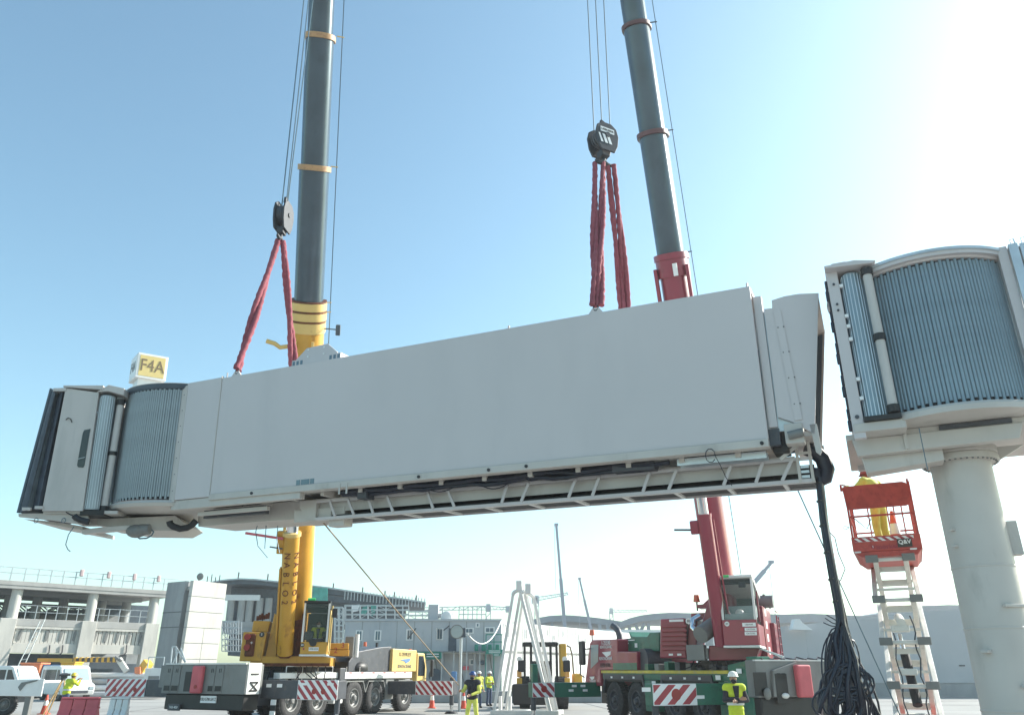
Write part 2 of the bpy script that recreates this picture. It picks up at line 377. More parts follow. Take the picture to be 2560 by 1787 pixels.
# --- underside: joists, pipes, cable trough
for i in range(12):
    a = -0.6 - i * 1.05
    MB().box(BF, a - 0.05, a + 0.05, 0.26, WB - 0.26, -3.24, -3.102).build('joist', 'bridge_cream', bridge)
rng = random.Random(3)
for k, (b, c, r) in enumerate(((0.33, -3.2, 0.045), (0.42, -3.26, 0.05), (0.50, -3.22, 0.04), (0.38, -3.16, 0.05), (0.56, -3.18, 0.045))):
    pts = [BF.p(lerp(-9.6, -1.9 - 0.3 * k, i / 24), b + rng.uniform(-.02, .02), c + 0.02 * math.sin(i * 1.3 + k) + rng.uniform(-.02, .01)) for i in range(25)]
    MB().tube(pts, r, 6).build('cable', 'cable_black', bridge, smooth=60)
for a0, a1, dr in ((-7.4, -6.5, .16), (-6.1, -5.2, .2), (-5.0, -4.55, .1), (-9.3, -8.9, .06)):
    MB().tube(sag(BF.p(a0, 0.4, -3.22), BF.p(a1, 0.4, -3.2), dr), 0.012, 5).build('cable', 'cable_black', bridge)
MB().prism(Fr(BF.p(0, 0.3, -3.16), BF.y, BF.z), [(0, 0), (0.34, 0), (0.34, -0.13), (0.30, -0.13), (0.30, -0.03), (0.04, -0.03), (0.04, -0.13), (0, -0.13)], 0.1, 1.75).build('cable_trough', 'galvanised', bridge)
MB().box(BF, -3.05, -2.2, 0.3, 0.7, -3.3, -3.155).build('junction_box', 'carrier_dark', bridge, bev=0.01)
MB().box(BF, -9.1, -8.85, 0.3, 0.62, -3.38, -3.155).build('junction_box', 'carrier_dark', bridge, bev=0.01)
for a in (-9.35, -9.15):
    MB().box(BF, a - 0.02, a + 0.02, -0.05, -0.036, -3.3, -3.06).build('bracket', 'bridge_cream', bridge)
MB().tube([BF.p(-1.05 + 0.09 * math.cos(t), -0.06, -3.22 + 0.13 * math.sin(t)) for t in [i * 0.63 for i in range(10)]], 0.008, 4).build('wire_loop', 'cable_black', bridge)
MB().tube([BF.p(-0.98, -0.05, -3.2), BF.p(-0.9, 0.0, -3.4), BF.p(-0.86, 0.3, -3.6), BF.p(-0.8, 0.5, -3.72)], 0.008, 4).build('wire', 'cable_black', bridge)
# --- cable tray under the tunnel (each bar a piece)
TB = 0.62
zt = (BF.hit(680 + 310 / 2.87, 1050 + 600 / 2.87, TB)[1] + BF.hit(680 + 2290 / 2.87, 1050 + 415 / 2.87, TB)[1]) / 2
zb = (BF.hit(680 + 310 / 2.87, 1050 + 690 / 2.87, TB)[1] + BF.hit(680 + 2290 / 2.87, 1050 + 540 / 2.87, TB)[1]) / 2
zb -= 0.02
_, TB2 = BF.hitz(680 + 1300 / 2.87, 1050 + 688 / 2.87, zb - 0.06)
ta0 = BF.hit(680 + 315 / 2.87, 1050 + 640 / 2.87, TB)[0]; ta1 = BF.hit(1400 + 2080 / 3.28, 1050 + 400 / 3.28, TB)[0]
MB().box(BF, ta0, ta1, TB, TB + 0.05, zt - 0.0, zt + 0.06).build('tray_rail', 'bridge_white', bridge)
MB().box(BF, ta0, ta1, TB, TB + 0.05, zb - 0.06, zb + 0.005).build('tray_rail', 'bridge_white', bridge)
MB().box(BF, ta0 - 0.45, ta1 - 0.3, TB + 0.02, TB2, zt + 0.062, zt + 0.09).build('tray_top', 'bridge_cream', bridge)
MB().box(BF, ta0, ta1 - 0.25, TB + 0.15, TB + 0.17, zb + 0.13, zt + 0.03).build('tray_back', 'bridge_cream', bridge)
MB().box(BF, ta0, ta1 - 0.02, TB + 0.1, TB2 - 0.09, zb - 0.02, zb + 0.05).build('cable_chain', 'oily_black', bridge)
MB().box(BF, ta0, ta1 - 0.02, TB2 - 0.12, TB2 - 0.09, zb + 0.05, zt + 0.06).build('tray_dark_plate', 'oily_black', bridge)  # black plate added so the gaps in the tray show dark
MB().box(BF, ta0 - 0.3, ta1, TB2 - 0.085, TB2, zb - 0.062, zb + 0.07).build('tray_rail', 'bridge_white', bridge)
MB().box(BF, ta0, ta1, TB + 0.052, TB + 0.12, zb - 0.064, zb - 0.03).build('tray_flange', 'frame_white', bridge)
for x in (425, 665, 940, 1228, 1525, 1840, 2168):
    a = BF.hitz(680 + x / 2.87, 1050 + lerp(715, 575, (x - 425) / 1743) / 2.87, zb - 0.06)[0]
    MB().box(BF, a - 0.035, a + 0.035, TB + 0.05, TB2 - 0.08, zb - 0.066, zb - 0.021).build('tray_rung', 'frame_white', bridge)
for x, y in ((515, 630), (930, 590), (1370, 555), (1830, 515)):
    a = BF.hitz(1400 + x / 3.28, 1050 + y / 3.28, zb - 0.06)[0]
    MB().box(BF, a - 0.035, a + 0.035, TB + 0.05, TB2 - 0.08, zb - 0.066, zb - 0.021).build('tray_rung', 'frame_white', bridge)
for xt, xb in ((415, 455), (545, 590), (690, 728), (825, 870), (1115, 1158), (1262, 1310), (1690, 1650), (1845, 1790)):
    a0 = BF.hit(680 + xt / 2.87, 1050 + lerp(590, 455, (xt - 415) / 1400) / 2.87, TB)[0]
    a1 = BF.hit(680 + xb / 2.87, 1050 + lerp(680, 575, (xb - 415) / 1400) / 2.87, TB)[0]
    MB().bar(BF.p(a0, TB - 0.012, zt + 0.03), BF.p(a1, TB - 0.012, zb), 0.06, 0.03, up=BF.y).build('tray_bar', 'bridge_white', bridge)
for xt, xb in ((132, 70), (325, 265), (735, 680), (957, 890), (1405, 1340), (1665, 1605), (1905, 1820)):
    a0 = BF.hit(1400 + xt / 3.28, 1050 + lerp(480, 330, xt / 1900) / 3.28, TB)[0]
    a1 = BF.hit(1400 + xb / 3.28, 1050 + lerp(600, 470, xb / 1900) / 3.28, TB)[0]
    MB().bar(BF.p(a0, TB - 0.012, zt + 0.03), BF.p(a1, TB - 0.012, zb), 0.06, 0.03, up=BF.y).build('tray_bar', 'bridge_white', bridge)
MB().prism(BF, [(ta0, zt + 0.06), (ta0, zb - 0.06), (ta0 - 0.28, zb - 0.0), (ta0 - 0.5, zt - 0.05), (ta0 - 0.5, zt + 0.09)], TB, TB2 - 0.09).build('tray_end', 'bridge_cream', bridge)
# tray end bracket at the open end
for a in (ta1 - 0.28, ta1 - 0.06):
    MB().box(BF, a, a + 0.055, TB - 0.02, TB - 0.004, zb - 0.06, zt + 0.42).build('end_post', 'bridge_cream', bridge)
MB().box(BF, ta1 - 0.28, ta1, TB - 0.04, TB - 0.022, zt + 0.10, zt + 0.15).build('end_rail', 'bridge_cream', bridge)
MB().bar(BF.p(ta1 - 0.55, TB - 0.03, zt + 0.05), BF.p(ta1 - 0.02, TB - 0.03, zt + 0.42), 0.06, 0.03, up=BF.y).build('end_brace', 'frame_white', bridge)
for i in range(3):
    MB().box(BF, ta1 - 0.22, ta1 - 0.08, TB + 0.0, TB + 0.05, zb + 0.02 + i * 0.09, zb + 0.07 + i * 0.09).build('hinge_plate', 'galvanised', bridge)
# --- open end: post and flared hood
MB().box(BF, 0.02, 0.175, 0.12, 0.3, -2.78, -0.19).build('end_post', 'bridge_white', bridge, bev=0.01)
MB().box(BF, 0.02, 0.175, WB - 0.3, WB - 0.12, -2.78, -0.19).build('end_post', 'bridge_white', bridge)
MB().box(BF, -0.02, 0.19, 0.15, 0.32, -3.1, -2.8).build('post_foot', 'carrier_dark', bridge)
hood = [(0.2, -0.48), (0.35, -0.49), (0.36, -0.33), (0.6, -0.29), (0.85, -0.29), (1.2, -0.34), (0.78, -2.98), (0.44, -2.72), (0.2, -2.6)]
MB().prism(BF, hood, 0.1, 0.16).build('hood_side', 'bridge_white', bridge)
MB().box(BF, 0.0, 0.5, 0.19, 0.22, -2.85, -0.5).build('weather_seal', 'galvanised', bridge)
MB().prism(BF, [(0.36, -0.6), (1.14, -0.45), (0.75, -2.88), (0.4, -2.7)], WB - 0.175, WB - 0.163).build('inner_shade_sheet', 'steel_blue', bridge)  # dark sheet stands in for the shade inside the hood
MB().box(BF, -0.3, 0.6, WB - 0.2, WB - 0.17, -2.9, -0.6).build('inner_shade_plate', 'canopy_fabric', bridge)  # dark plate added to give the opening its shade
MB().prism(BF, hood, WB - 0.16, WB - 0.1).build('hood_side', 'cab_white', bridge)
MB().prism(BF, [(0.2, -0.52), (0.36, -0.52), (0.37, -0.36), (0.6, -0.32), (0.85, -0.32), (1.19, -0.37), (1.19, -0.41), (0.36, -0.58), (0.2, -0.56)], 0.163, WB - 0.163).build('hood_roof', 'cab_white', bridge)
MB().prism(BF, [(0.36, -2.9), (0.76, -2.9), (0.76, -2.99), (0.36, -2.99)], 0.163, WB - 0.163).build('hood_floor', 'cab_white', bridge)
MB().bar(BF.p(0.43, 0.09, -0.55), BF.p(0.55, 0.09, -2.7), 0.13, 0.02, up=BF.y).build('hood_strip', 'bridge_white', bridge)
for i in range(4):
    for e in (-0.05, 0.05):
        p = BF.p(0.43 + 0.03 + 0.034 * i + e, 0.07, -0.9 - 0.5 * i); MB().cyl(p, p + BF.y * 0.02, 0.012, n=6).build('bolt_or_sky_dot', 'carrier_dark', bridge)
MB().box(BF, 0.28, 0.6, 0.06, 0.4, -3.12, -2.75).build('hinge_box', 'bridge_cream', bridge, bev=0.02)
MB().cyl(BF.p(0.34, 0.02, -2.98), BF.p(0.6, 0.02, -2.94), 0.075, n=12).build('roller_motor', 'carrier_grey', bridge, smooth=40)
MB().box(BF, 0.02, 0.3, 0.35, 0.9, -3.2, -2.8).build('motor_housing', 'oily_black', bridge, bev=0.02)
for b in (0.1, WB - 0.2):
    MB().prism(BF, [(0.72, -2.8), (0.84, -2.8), (0.86, -3.3), (0.82, -3.36), (0.76, -3.3)], b, b + 0.06).build('hinge_lug', 'bridge_cream', bridge)
MB().cyl(BF.p(-0.06, 0.15, 0.0), BF.p(-0.06, 0.15, 0.13), 0.02, n=6).build('roof_pin', 'bridge_white', bridge)
MB().cyl(BF.p(-5.15, 0.1, 0.0), BF.p(-5.15, 0.1, 0.09), 0.025, n=6).build('roof_pin', 'bridge_white', bridge)
MB().cyl(BF.p(-13.2, 0.1, 0.0), BF.p(-13.2, 0.1, 0.16), 0.02, n=6).build('roof_pin', 'bridge_white', bridge)
# --- lifting lugs on the roof edges
LUGS = []
for a in (-3.12, -12.82):
    for b in (0.04, WB - 0.04):
        MB().prism(BF, [(a - 0.16, 0.0), (a + 0.16, 0.0), (a + 0.07, 0.12), (a - 0.07, 0.12)], b - 0.02, b + 0.02).build('lifting_lug', 'bridge_white', bridge)
        MB().tube([BF.p(a + 0.05 * math.cos(t), b + 0.05 * math.sin(t) * 0.2, 0.13 + 0.07 * math.sin(t)) for t in [i * 0.7 for i in range(9)]], 0.018, 6, closed=True).build('shackle', 'hook_steel', bridge, smooth=60)
        LUGS.append(BF.p(a, b, 0.17))
# --- roof bracket with four bolt holes
b0 = 0.28
q = [BF.hit(560 + x / 5.218, 720 + y / 5.218, b0) for x, y in ((930, 950), (1080, 785), (1355, 725), (1475, 830), (1490, 880))]
MB().prism(BF, q, b0, b0 + 0.03).build('roof_bracket', 'bridge_white', bridge)
for x, y in ((1098, 805), (1305, 768), (1092, 893), (1298, 856)):
    a, c = BF.hit(560 + x / 5.218, 720 + y / 5.218, b0 - 0.01); MB().cyl(BF.p(a, b0 - 0.012, c), BF.p(a, b0 - 0.003, c), 0.024, n=10).build('bolt_or_sky_dot', 'paint_white', bridge)  # white discs stand for bright sky seen through the holes
a0, c0 = BF.hit(560 + 885 / 5.218, 720 + 1000 / 5.218, 0.2); a1, c1 = BF.hit(560 + 1520 / 5.218, 720 + 905 / 5.218, 0.2)
MB().box(BF, a0, a1, 0.2, 0.6, 0.03, max(c0, c1) + 0.1).build('bracket_base', 'bridge_white', bridge)
for t in (0.04, 0.12, 0.20, 0.80, 0.88, 0.96):
    MB().box(BF, lerp(a0, a1, t) - 0.035, lerp(a0, a1, t) + 0.035, 0.193, 0.202, 0.07, max(c0, c1) + 0.07).build('base_slot', 'glass_window', bridge)
# --- slatted rotunda at the gate end
DX, DB, DR = -15.62, WB / 2, 1.6
DF = BF.sub(DX, DB, 0)
def slat_mesh(name, R, pitch, z0, z1, mat_='slat_metal'):
    h = pitch / 2; m = MB(); P = []
    prof = [(-h * 0.99, R - 0.014), (-h * 0.72, R + 0.004), (-h * 0.25, R + 0.012), (h * 0.25, R + 0.012), (h * 0.72, R + 0.004), (h * 0.99, R - 0.014)]
    for z in (z0, z1):
        for a, r in prof: P.append(V((r * math.cos(a), r * math.sin(a), z)))
    n = len(prof)
    m.add(P, [(i, i + 1, n + i + 1, n + i) for i in range(n - 1)])
    return local_mesh(m, name, mat_)
def curtain(fr, R, z0, z1, ang0, ang1, pitch_m, parent, notch=0.075, sm='slat_metal'):
    MB().lathe(fr, [(R - 0.03, z0 + 0.002), (R - 0.03, z1 - 0.002)], 48, math.radians(ang0), math.radians(ang1)).build('curtain_backing', 'dark_slot', parent)
    n = int(abs(math.radians(ang1 - ang0)) * R / pitch_m); pit = math.radians(abs(ang1 - ang0)) / n
    full = slat_mesh('slat', R, pit, z0, z1, sm); short = slat_mesh('slat', R, pit, z0 + notch, z1 - notch, sm)
    for i in range(n):
        a = math.radians(min(ang0, ang1)) + (i + 0.5) * pit
        w_ = random.Random(i * 7 + n)                        # slats never hang perfectly even
        inst(full if i % 2 else short, 'slat', fr.mat() @ Matrix.Translation((0, 0, w_.uniform(-.008, .008))) @ Matrix.Rotation(a + w_.uniform(-.06, .06) * pit, 4, 'Z') @ Matrix.Translation((w_.uniform(-.004, .003), 0, 0)), parent)
curtain(DF, DR, -3.02, -0.1, -216, -50, 0.06, bridge, 0.06)
MB().lathe(DF, [(0, 0.02), (1.5, 0.02), (1.66, -0.0), (1.66, -0.07), (1.62, -0.13), (0, -0.13)], 64).build('rotunda_roof_edge', 'steel_blue', bridge, smooth=40)
MB().lathe(DF, [(0, 0.09), (1.4, 0.07), (1.67, 0.02), (1.67, 0.004), (0, 0.004)], 64).build('rotunda_roof', 'cab_white', bridge, smooth=40)
MB().lathe(DF, [(0, -3.05), (1.64, -3.05), (1.7, -3.12), (1.66, -3.2), (1.3, -3.28), (0, -3.28)], 64).build('rotunda_floor', 'bridge_cream', bridge, smooth=30)
MB().box(BF, -14.6, -14.42, -0.02, 0.1, -3.1, -0.05).build('curtain_post', 'cab_white', bridge)
for i in range(7):
    p = BF.p(-14.51, -0.03, -0.3 - i * 0.42); MB().cyl(p, p + BF.y * 0.02, 0.012, n=6).build('bolt_or_sky_dot', 'carrier_dark', bridge)
# --- cab beyond the rotunda
CF = Fr(at(*cB(590, 1250), 19.35), (0.985, 0.16, 0), BF.z)
hp = lambda x, y, b=0.0: CF.hit(*cB(x, y), b)
MB().prism(CF, [hp(470, 372), hp(300, 1250), hp(590, 1250), hp(705, 405)], 0, 0.08).build('cab_wall', 'cab_white', bridge)
MB().prism(CF, [hp(705, 405), hp(590, 1250), (hp(590, 1250)[0] + 0.5, 0.0), (hp(705, 405)[0] + 0.5, hp(705, 405)[1])], 0.4, 0.5).build('cab_wall', 'galvanised', bridge)
(cxl, czt), (cxr, _) = hp(470, 372), hp(705, 405)
MB().prism(CF, [(cxl - 0.05, czt + 0.02), (cxr + 0.1, czt - 0.02), (cxr + 0.1, czt + 0.09), (cxl - 0.05, czt + 0.06)], -0.04, 3.2).build('cab_roof', 'cab_white', bridge)
MB().box(CF, hp(300, 1250)[0], hp(590, 1250)[0] + 0.8, 0.085, 3.0, -0.06, 0.02).build('cab_floor', 'bridge_cream', bridge)
MB().box(CF, hp(300, 1250)[0], 0.6, 2.95, 3.05, 0.03, czt - 0.02).build('cab_wall', 'cab_white', bridge)
wpoly = [hp(603, 672, -.01), (hp(648, 663, -.01)), hp(640, 700, -.01), hp(604, 925, -.01), hp(595, 940, -.01), hp(560, 938, -.01), hp(551, 925, -.01), hp(592, 695, -.01)]
MB().prism(CF, wpoly, -0.012, -0.003).build('cab_window', 'window_dark', bridge)
MB().bar(CF.p(*[(lambda q: (q[0], -0.016, q[1]))(hp(562, 880))][0]), CF.p(*[(lambda q: (q[0], -0.016, q[1]))(hp(610, 868))][0]), 0.012, 0.04, up=CF.y).build('window_bar', 'galvanised', bridge)
MB().tube([CF.p(*(lambda q: (q[0], -0.02, q[1]))(hp(x, y))) for x, y in ((473, 600), (490, 585), (508, 595), (517, 618))], 0.012, 5).build('handle', 'print_dark', bridge)
# aircraft-side bellows: pleated folds
edges_t = [(470, 385), (448, 405), (420, 395), (396, 405), (372, 380)]
edges_b = [(302, 1240), (268, 1245), (232, 1235), (190, 1250), (137, 1262)]
for i in range(4):
    d0, d1 = (-0.02, 0.16) if i % 2 else (0.16, -0.02)
    A, B_ = hp(*edges_t[i], d0), hp(*edges_b[i], d0); C_, D_ = hp(*edges_t[i + 1], d1), hp(*edges_b[i + 1], d1)
    m = MB(); P = [CF.p(A[0], d0, A[1]), CF.p(B_[0], d0, B_[1]), CF.p(D_[0], d1, D_[1]), CF.p(C_[0], d1, C_[1])]
    P += [p + CF.y * 2.9 for p in P]
    m.add(P, [(0, 1, 2, 3), (7, 6, 5, 4), (0, 3, 7, 4), (1, 5, 6, 2), (0, 4, 5, 1), (3, 2, 6, 7)])
    m.build('bellows_fold', 'canopy_fabric' if i != 2 else 'canopy_light', bridge)
MB().prism(CF, [hp(385, 375), hp(478, 372), hp(470, 395), hp(380, 395)], -0.03, 0.3).build('bellows_hood', 'cab_white', bridge)
MB().bar(CF.p(hp(370, 378)[0], -0.03, hp(370, 378)[1]), CF.p(hp(133, 1265)[0], -0.03, hp(133, 1265)[1]), 0.05, 0.05).build('bellows_frame', 'steel_blue', bridge)
for x, y in ((195, 1235), (285, 1225)):
    a, c = hp(x, y); MB().box(CF, a - 0.1, a + 0.09, -0.05, 0.03, c - 0.04, c + 0.03).build('bellows_clamp', 'cab_white', bridge)
# rollers between cab and rotunda
CR = Fr(at(*cB(700, 1245), 19.6), CF.x, BF.z)
hr = lambda x, y, b=0.0: CR.hit(*cB(x, y), b)
def roller(xt, yt, xb, yb, r, mat_, b=0.0, rib=0):
    (a0, c0), (a1, c1) = hr(xt, yt, b), hr(xb, yb, b); P0, P1 = CR.p(a1, b, c1), CR.p(a0, b, c0)
    o = MB().cyl(P0, P1, r, n=24).build('roller', mat_, bridge, smooth=40)
    if rib:
        d = (P1 - P0).normalized(); f2 = Fr(P0, CR.x, d); L = (P1 - P0).length
        for i in range(rib):
            a = -math.pi * (0.08 + 0.84 * i / (rib - 1)); p = f2.p(r * math.cos(a), r * math.sin(a), 0.03)
            MB().bar(p, p + d * (L - 0.06), 0.014, 0.012, up=f2.y).build('roller_rib', 'galvanised', o)
    return P0, P1
roller(775, 435, 655, 1245, 0.19, 'slat_metal', 0.0, 9)
roller(822, 440, 716, 1245, 0.10, 'slat_metal', 0.25)
MB().prism(CR, [hr(705, 420), hr(590, 1240), hr(625, 1240), hr(738, 425)], 0.15, 0.3).build('roller_housing', 'galvanised', bridge)
p0, p1 = roller(866, 470, 742, 1240, 0.085, 'cab_white', 0.05)
for t0, t1 in ((0.965, 1.02), (0.49, 0.525), (-0.02, 0.03)):
    MB().cyl(p0.lerp(p1, t0), p0.lerp(p1, t1), 0.105, n=16).build('roller_collar', 'oily_black', bridge, smooth=40)
MB().prism(CR, [hr(690, 402, -.2), hr(780, 350, -.2), hr(892, 375, -.2), hr(885, 425, -.2), hr(775, 395, -.2)], -0.22, 0.9).build('roller_canopy', 'cab_white', bridge, bev=0.01)
MB().box(CR, hr(590, 1250)[0], hr(760, 1250)[0], -0.15, 0.6, -0.14, -0.02).build('roller_sill', 'oily_black', bridge)
# --- steelwork and gear hanging under the gate end
UF = Fr(at(*cB(600, 1300), 19.5), CF.x, BF.z)
hu = lambda x, y, b=0.0: UF.hit(*cB(x, y), b)
MB().prism(UF, [hu(130, 1268), hu(620, 1262), hu(640, 1335), hu(560, 1345), hu(360, 1315), hu(132, 1292)], 0, 0.12).build('sill_beam', 'bridge_cream', bridge, bev=0.01)
MB().prism(UF, [hu(132, 1297), hu(560, 1380), hu(560, 1350), hu(360, 1318)], 0.3, 2.8).build('under_pan', 'bridge_cream', bridge)
MB().prism(UF, [hu(555, 1378), hu(690, 1360), hu(905, 1345), hu(905, 1375), hu(690, 1395), hu(562, 1408)], 0.25, 0.5).build('under_beam', 'bridge_cream', bridge)
MB().prism(UF, [hu(640, 1290), hu(1215, 1265), hu(1300, 1330), hu(1215, 1375), hu(900, 1370), hu(640, 1335)], 0.55, 2.6).build('under_beam', 'bridge_cream', bridge)
MB().prism(BF, [(-14.6, -3.2), (-10.55, -3.18), (-10.4, -3.42), (-11.0, -3.62), (-14.5, -3.62)], 0.95, 2.3).build('under_beam', 'bridge_cream', bridge)
MB().box(BF, -14.55, -10.5, 0.02, 0.2, -3.3, -3.07).build('edge_beam', 'bridge_cream', bridge, bev=0.01)
MB().box(BF, -13.9, -11.9, 0.5, 0.62, -3.5, -3.3).build('slide_rail', 'carrier_dark', bridge)
MB().box(BF, -13.9, -11.7, 0.3, 0.42, -3.45, -3.36).build('slide_rail', 'bridge_cream', bridge)
MB().box(BF, -11.2, -10.1, 0.7, 1.6, -3.75, -3.45).build('hoist_box', 'bridge_cream', bridge, bev=0.02)
MB().box(BF, -10.2, -9.75, 0.75, 1.1, -3.9, -3.45).build('pivot_plate', 'bridge_cream', bridge, bev=0.02)
UD = 0.0
def uw(x, y, b=0.3): a, c = hu(x, y, b); return UF.p(a, b, c)
MB().tube([uw(x, y) for x, y in ((1213, 1325), (1218, 1345), (1240, 1362), (1290, 1378), (1340, 1370), (1375, 1350), (1405, 1318))], 0.085, 10).build('hose', 'black_rubber', bridge, smooth=60)
MB().tube([uw(x, y, -.1) for x, y in ((532, 1285), (545, 1300), (575, 1315), (635, 1330))], 0.075, 10).build('hose', 'black_rubber', bridge, smooth=60)
MB().tube([uw(x, y, -.1) for x, y in ((472, 1258), (500, 1275), (535, 1290))], 0.015, 6).build('cable', 'cable_black', bridge)
m = MB(); c = uw(975, 1395); m.ball(c, 0.26, 0.2, 0.17, n=14); m.cyl(c + V((0.1, 0, 0.03)), c + V((0.34, 0, 0.05)), 0.15, 0.13, n=14); m.build('drive_motor', 'carrier_grey', bridge, smooth=50)
MB().tube([uw(x, y) for x, y in ((940, 1385), (960, 1420), (1000, 1448), (1050, 1445), (1085, 1425), (1100, 1400), (1085, 1385))], 0.02, 6).build('cable_loop', 'rope_steel', bridge, smooth=60)
for (cx_, cy_, r_) in ((1755, 1235, 0.11), (1895, 1300, 0.16), (1905, 1310, 0.13), (1885, 1305, 0.14)):
    cc = uw(cx_, cy_, 0.1); MB().tube([cc + V((r_ * math.cos(t), 0.03 * math.sin(2 * t), 0.9 * r_ * math.sin(t))) for t in [i * 0.42 for i in range(15)]], 0.012, 5, closed=True).build('cable_loop', 'cable_black', bridge)
for pts in (((530, 1360), (490, 1420), (470, 1490), (485, 1525), (503, 1540)), ((1850, 1320), (1830, 1400), (1845, 1500), (1915, 1585)), ((1905, 1340), (1900, 1430), (1895, 1520)), ((1990, 1330), (1980, 1450), (2000, 1550))):
    MB().tube([uw(x, y, 0.1) for x, y in pts], 0.011, 5).build('loose_cable', 'rope_steel', bridge)
for x in (258, 455):
    cc = uw(x, 1318, -.05); MB().tube([cc + V((0.05 * math.cos(t), 0, 0.06 * math.sin(t))) for t in [i * 0.7 for i in range(9)]], 0.009, 5, closed=True).build('tie_ring', 'rope_steel', bridge)
a, c = hu(1990, 1290); MB().box(UF, a - 0.09, a + 0.09, -0.02, 0.15, c - 0.2, c + 0.2).build('lamp_plate', 'paint_white', bridge, bev=0.03)
# --- gate number cube on the roof
SG = Fr(at(*cB(968, 290), 20.0), (math.cos(math.radians(38)), math.sin(math.radians(38)), 0), BF.z)
sd = 0.80
sg = MB().box(SG, 0, sd, 0, sd, 0.0, 0.72).build('gate_sign', 'sign_white', bridge, bev=0.01)
MB().box(SG, 0.06, sd - 0.07, -0.008, 0.002, 0.06, 0.66).build('sign_face', 'sign_yellow', sg)
SG2 = Fr(SG.o, -SG.y, SG.z)                           # left face, facing -x of SG
MB().box(SG2, -sd + 0.06, -0.06, -0.008, 0.002, 0.06, 0.66).build('sign_face', 'sign_white', sg)
text('F4A', SG, sd / 2 + 0.0, -0.012, 0.36, 0.50, 'print_brown', sg, sx=0.8)
text('F4A', SG2, -sd / 2, -0.012, 0.36, 0.42, 'carrier_grey', sg, sx=0.8)
MB().box(SG, 0.1, sd - 0.1, 0.1, sd - 0.1, -0.3, 0.0).build('sign_base', 'sign_white', sg)
# ================================================================== the fixed rotunda on its column, right of the bridge
RC = V((7.82, 13.13, 0))
RF = Fr((RC.x, RC.y, 8.4), (0.912, -0.409, 0))        # x = bridge axis to the right, y = away
rot = thing('fixed_rotunda', 'round slatted metal rotunda with white frame on a thick grey column', 'rotunda', (RC.x, RC.y, 0))
RR, RZ0, RZ1 = 1.52, -2.63, 0.0
curtain(RF, RR, RZ0, RZ1, -172, 12, 0.06, rot, 0.075, 'slat_metal_shaded')
MB().lathe(RF, [(0, 0.16), (1.5, 0.14), (1.66, 0.10), (1.66, 0.0), (1.58, 0.0), (1.56, -0.03), (0, -0.03)], 72).build('roof', 'bridge_white', rot, smooth=30)
MB().lathe(RF, [(1.63, 0.101), (1.69, 0.12), (1.69, 0.07), (1.661, 0.06)], 72).build('roof_trim', 'galvanised', rot, smooth=30)
MB().lathe(RF, [(0, RZ0), (1.62, RZ0), (1.66, RZ0 - 0.05), (1.66, RZ0 - 0.14), (1.45, RZ0 - 0.16), (0, RZ0 - 0.16)], 72).build('floor_ring', 'bridge_cream', rot, smooth=30)
# floor plate, deep box girder and support under the drum
zb_ = RZ0 - 0.16
MB().box(RF, -1.75, 1.9, -0.95, 1.5, zb_ - 0.10, zb_ - 0.002).build('floor_frame', 'bridge_cream', rot, bev=0.012)
MB().box(RF, -0.3, 0.75, -1.0, -0.953, zb_ - 0.09, zb_ - 0.02).build('dark_recess', 'carrier_dark', rot)
MB().prism(RF, [(-1.62, zb_ - 0.103), (1.2, zb_ - 0.103), (1.1, zb_ - 0.245), (-1.58, zb_ - 0.245)], -0.80, 0.6)
MB().prism(RF, [(-1.66, zb_ - 0.101), (0.9, zb_ - 0.101), (0.8, zb_ - 0.36), (-1.6, zb_ - 0.40)], -0.98, -0.803).build('box_girder', 'bridge_cream', rot, bev=0.015)
MB().prism(RF, [(-1.56, zb_ - 0.248), (-0.3, zb_ - 0.248), (-0.3, zb_ - 0.56), (-1.5, zb_ - 0.66)], -0.79, -0.4).build('hanging_box', 'bridge_cream', rot, bev=0.015)
MB().box(RF, -0.86, -0.80, -1.02, -0.983, zb_ - 0.36, zb_ - 0.105).build('girder_stiffener', 'bridge_cream', rot)
MB().prism(RF, [(0.5, zb_ - 0.248), (1.0, zb_ - 0.248), (0.55, zb_ - 0.5)], -0.05, 0.02).build('gusset', 'bridge_cream', rot)
ztop = 8.4 + zb_ - 0.25
# column: flange, bolts, barrel, wall-mounted boxes
CO = Fr((RC.x - 0.0, RC.y, 0), (1, 0, 0))
CRAD = 0.47
MB().lathe(CO, [(0, ztop), (0.60, ztop), (0.60, ztop - 0.10), (0.585, ztop - 0.115), (0.585, ztop - 0.13), (0.60, ztop - 0.145), (0.60, ztop - 0.24), (CRAD, ztop - 0.25)], 64).build('column_flange', 'bridge_cream', rot, smooth=30)
for i in range(40):
    a = 2 * math.pi * i / 40
    for zz in (ztop + 0.0, ztop - 0.265):
        p = CO.p(0.555 * math.cos(a), 0.555 * math.sin(a), zz); MB().cyl(p, p + V((0, 0, 0.025)), 0.018, n=6).build('flange_bolt', 'carrier_grey', rot)
col_o = MB().lathe(CO, [(CRAD, -0.0), (CRAD, ztop - 0.24)], 64).build('column', 'bridge_cream', rot, smooth=30)
MB().lathe(CO, [(0, 0.05), (0.95, 0.05), (0.95, 0.0)], 48).build('base_plate', 'bridge_cream', rot, smooth=30)
for zz in (2.4, 1.2, 3.35):
    MB().lathe(CO, [(CRAD, zz), (CRAD + 0.008, zz + 0.01), (CRAD + 0.008, zz + 0.03), (CRAD, zz + 0.04)], 64).build('weld_band', 'bridge_cream', col_o, smooth=30)
def on_col(ang, z0, z1, w, d, name, mt):
    a = math.radians(ang); f_ = Fr(CO.p(math.cos(a) * (CRAD - 0.02), math.sin(a) * (CRAD - 0.02), 0), (math.cos(a), math.sin(a), 0))
    MB().box(f_, 0, d, -w / 2, w / 2, z0, z1).build(name, mt, col_o, bev=0.01)
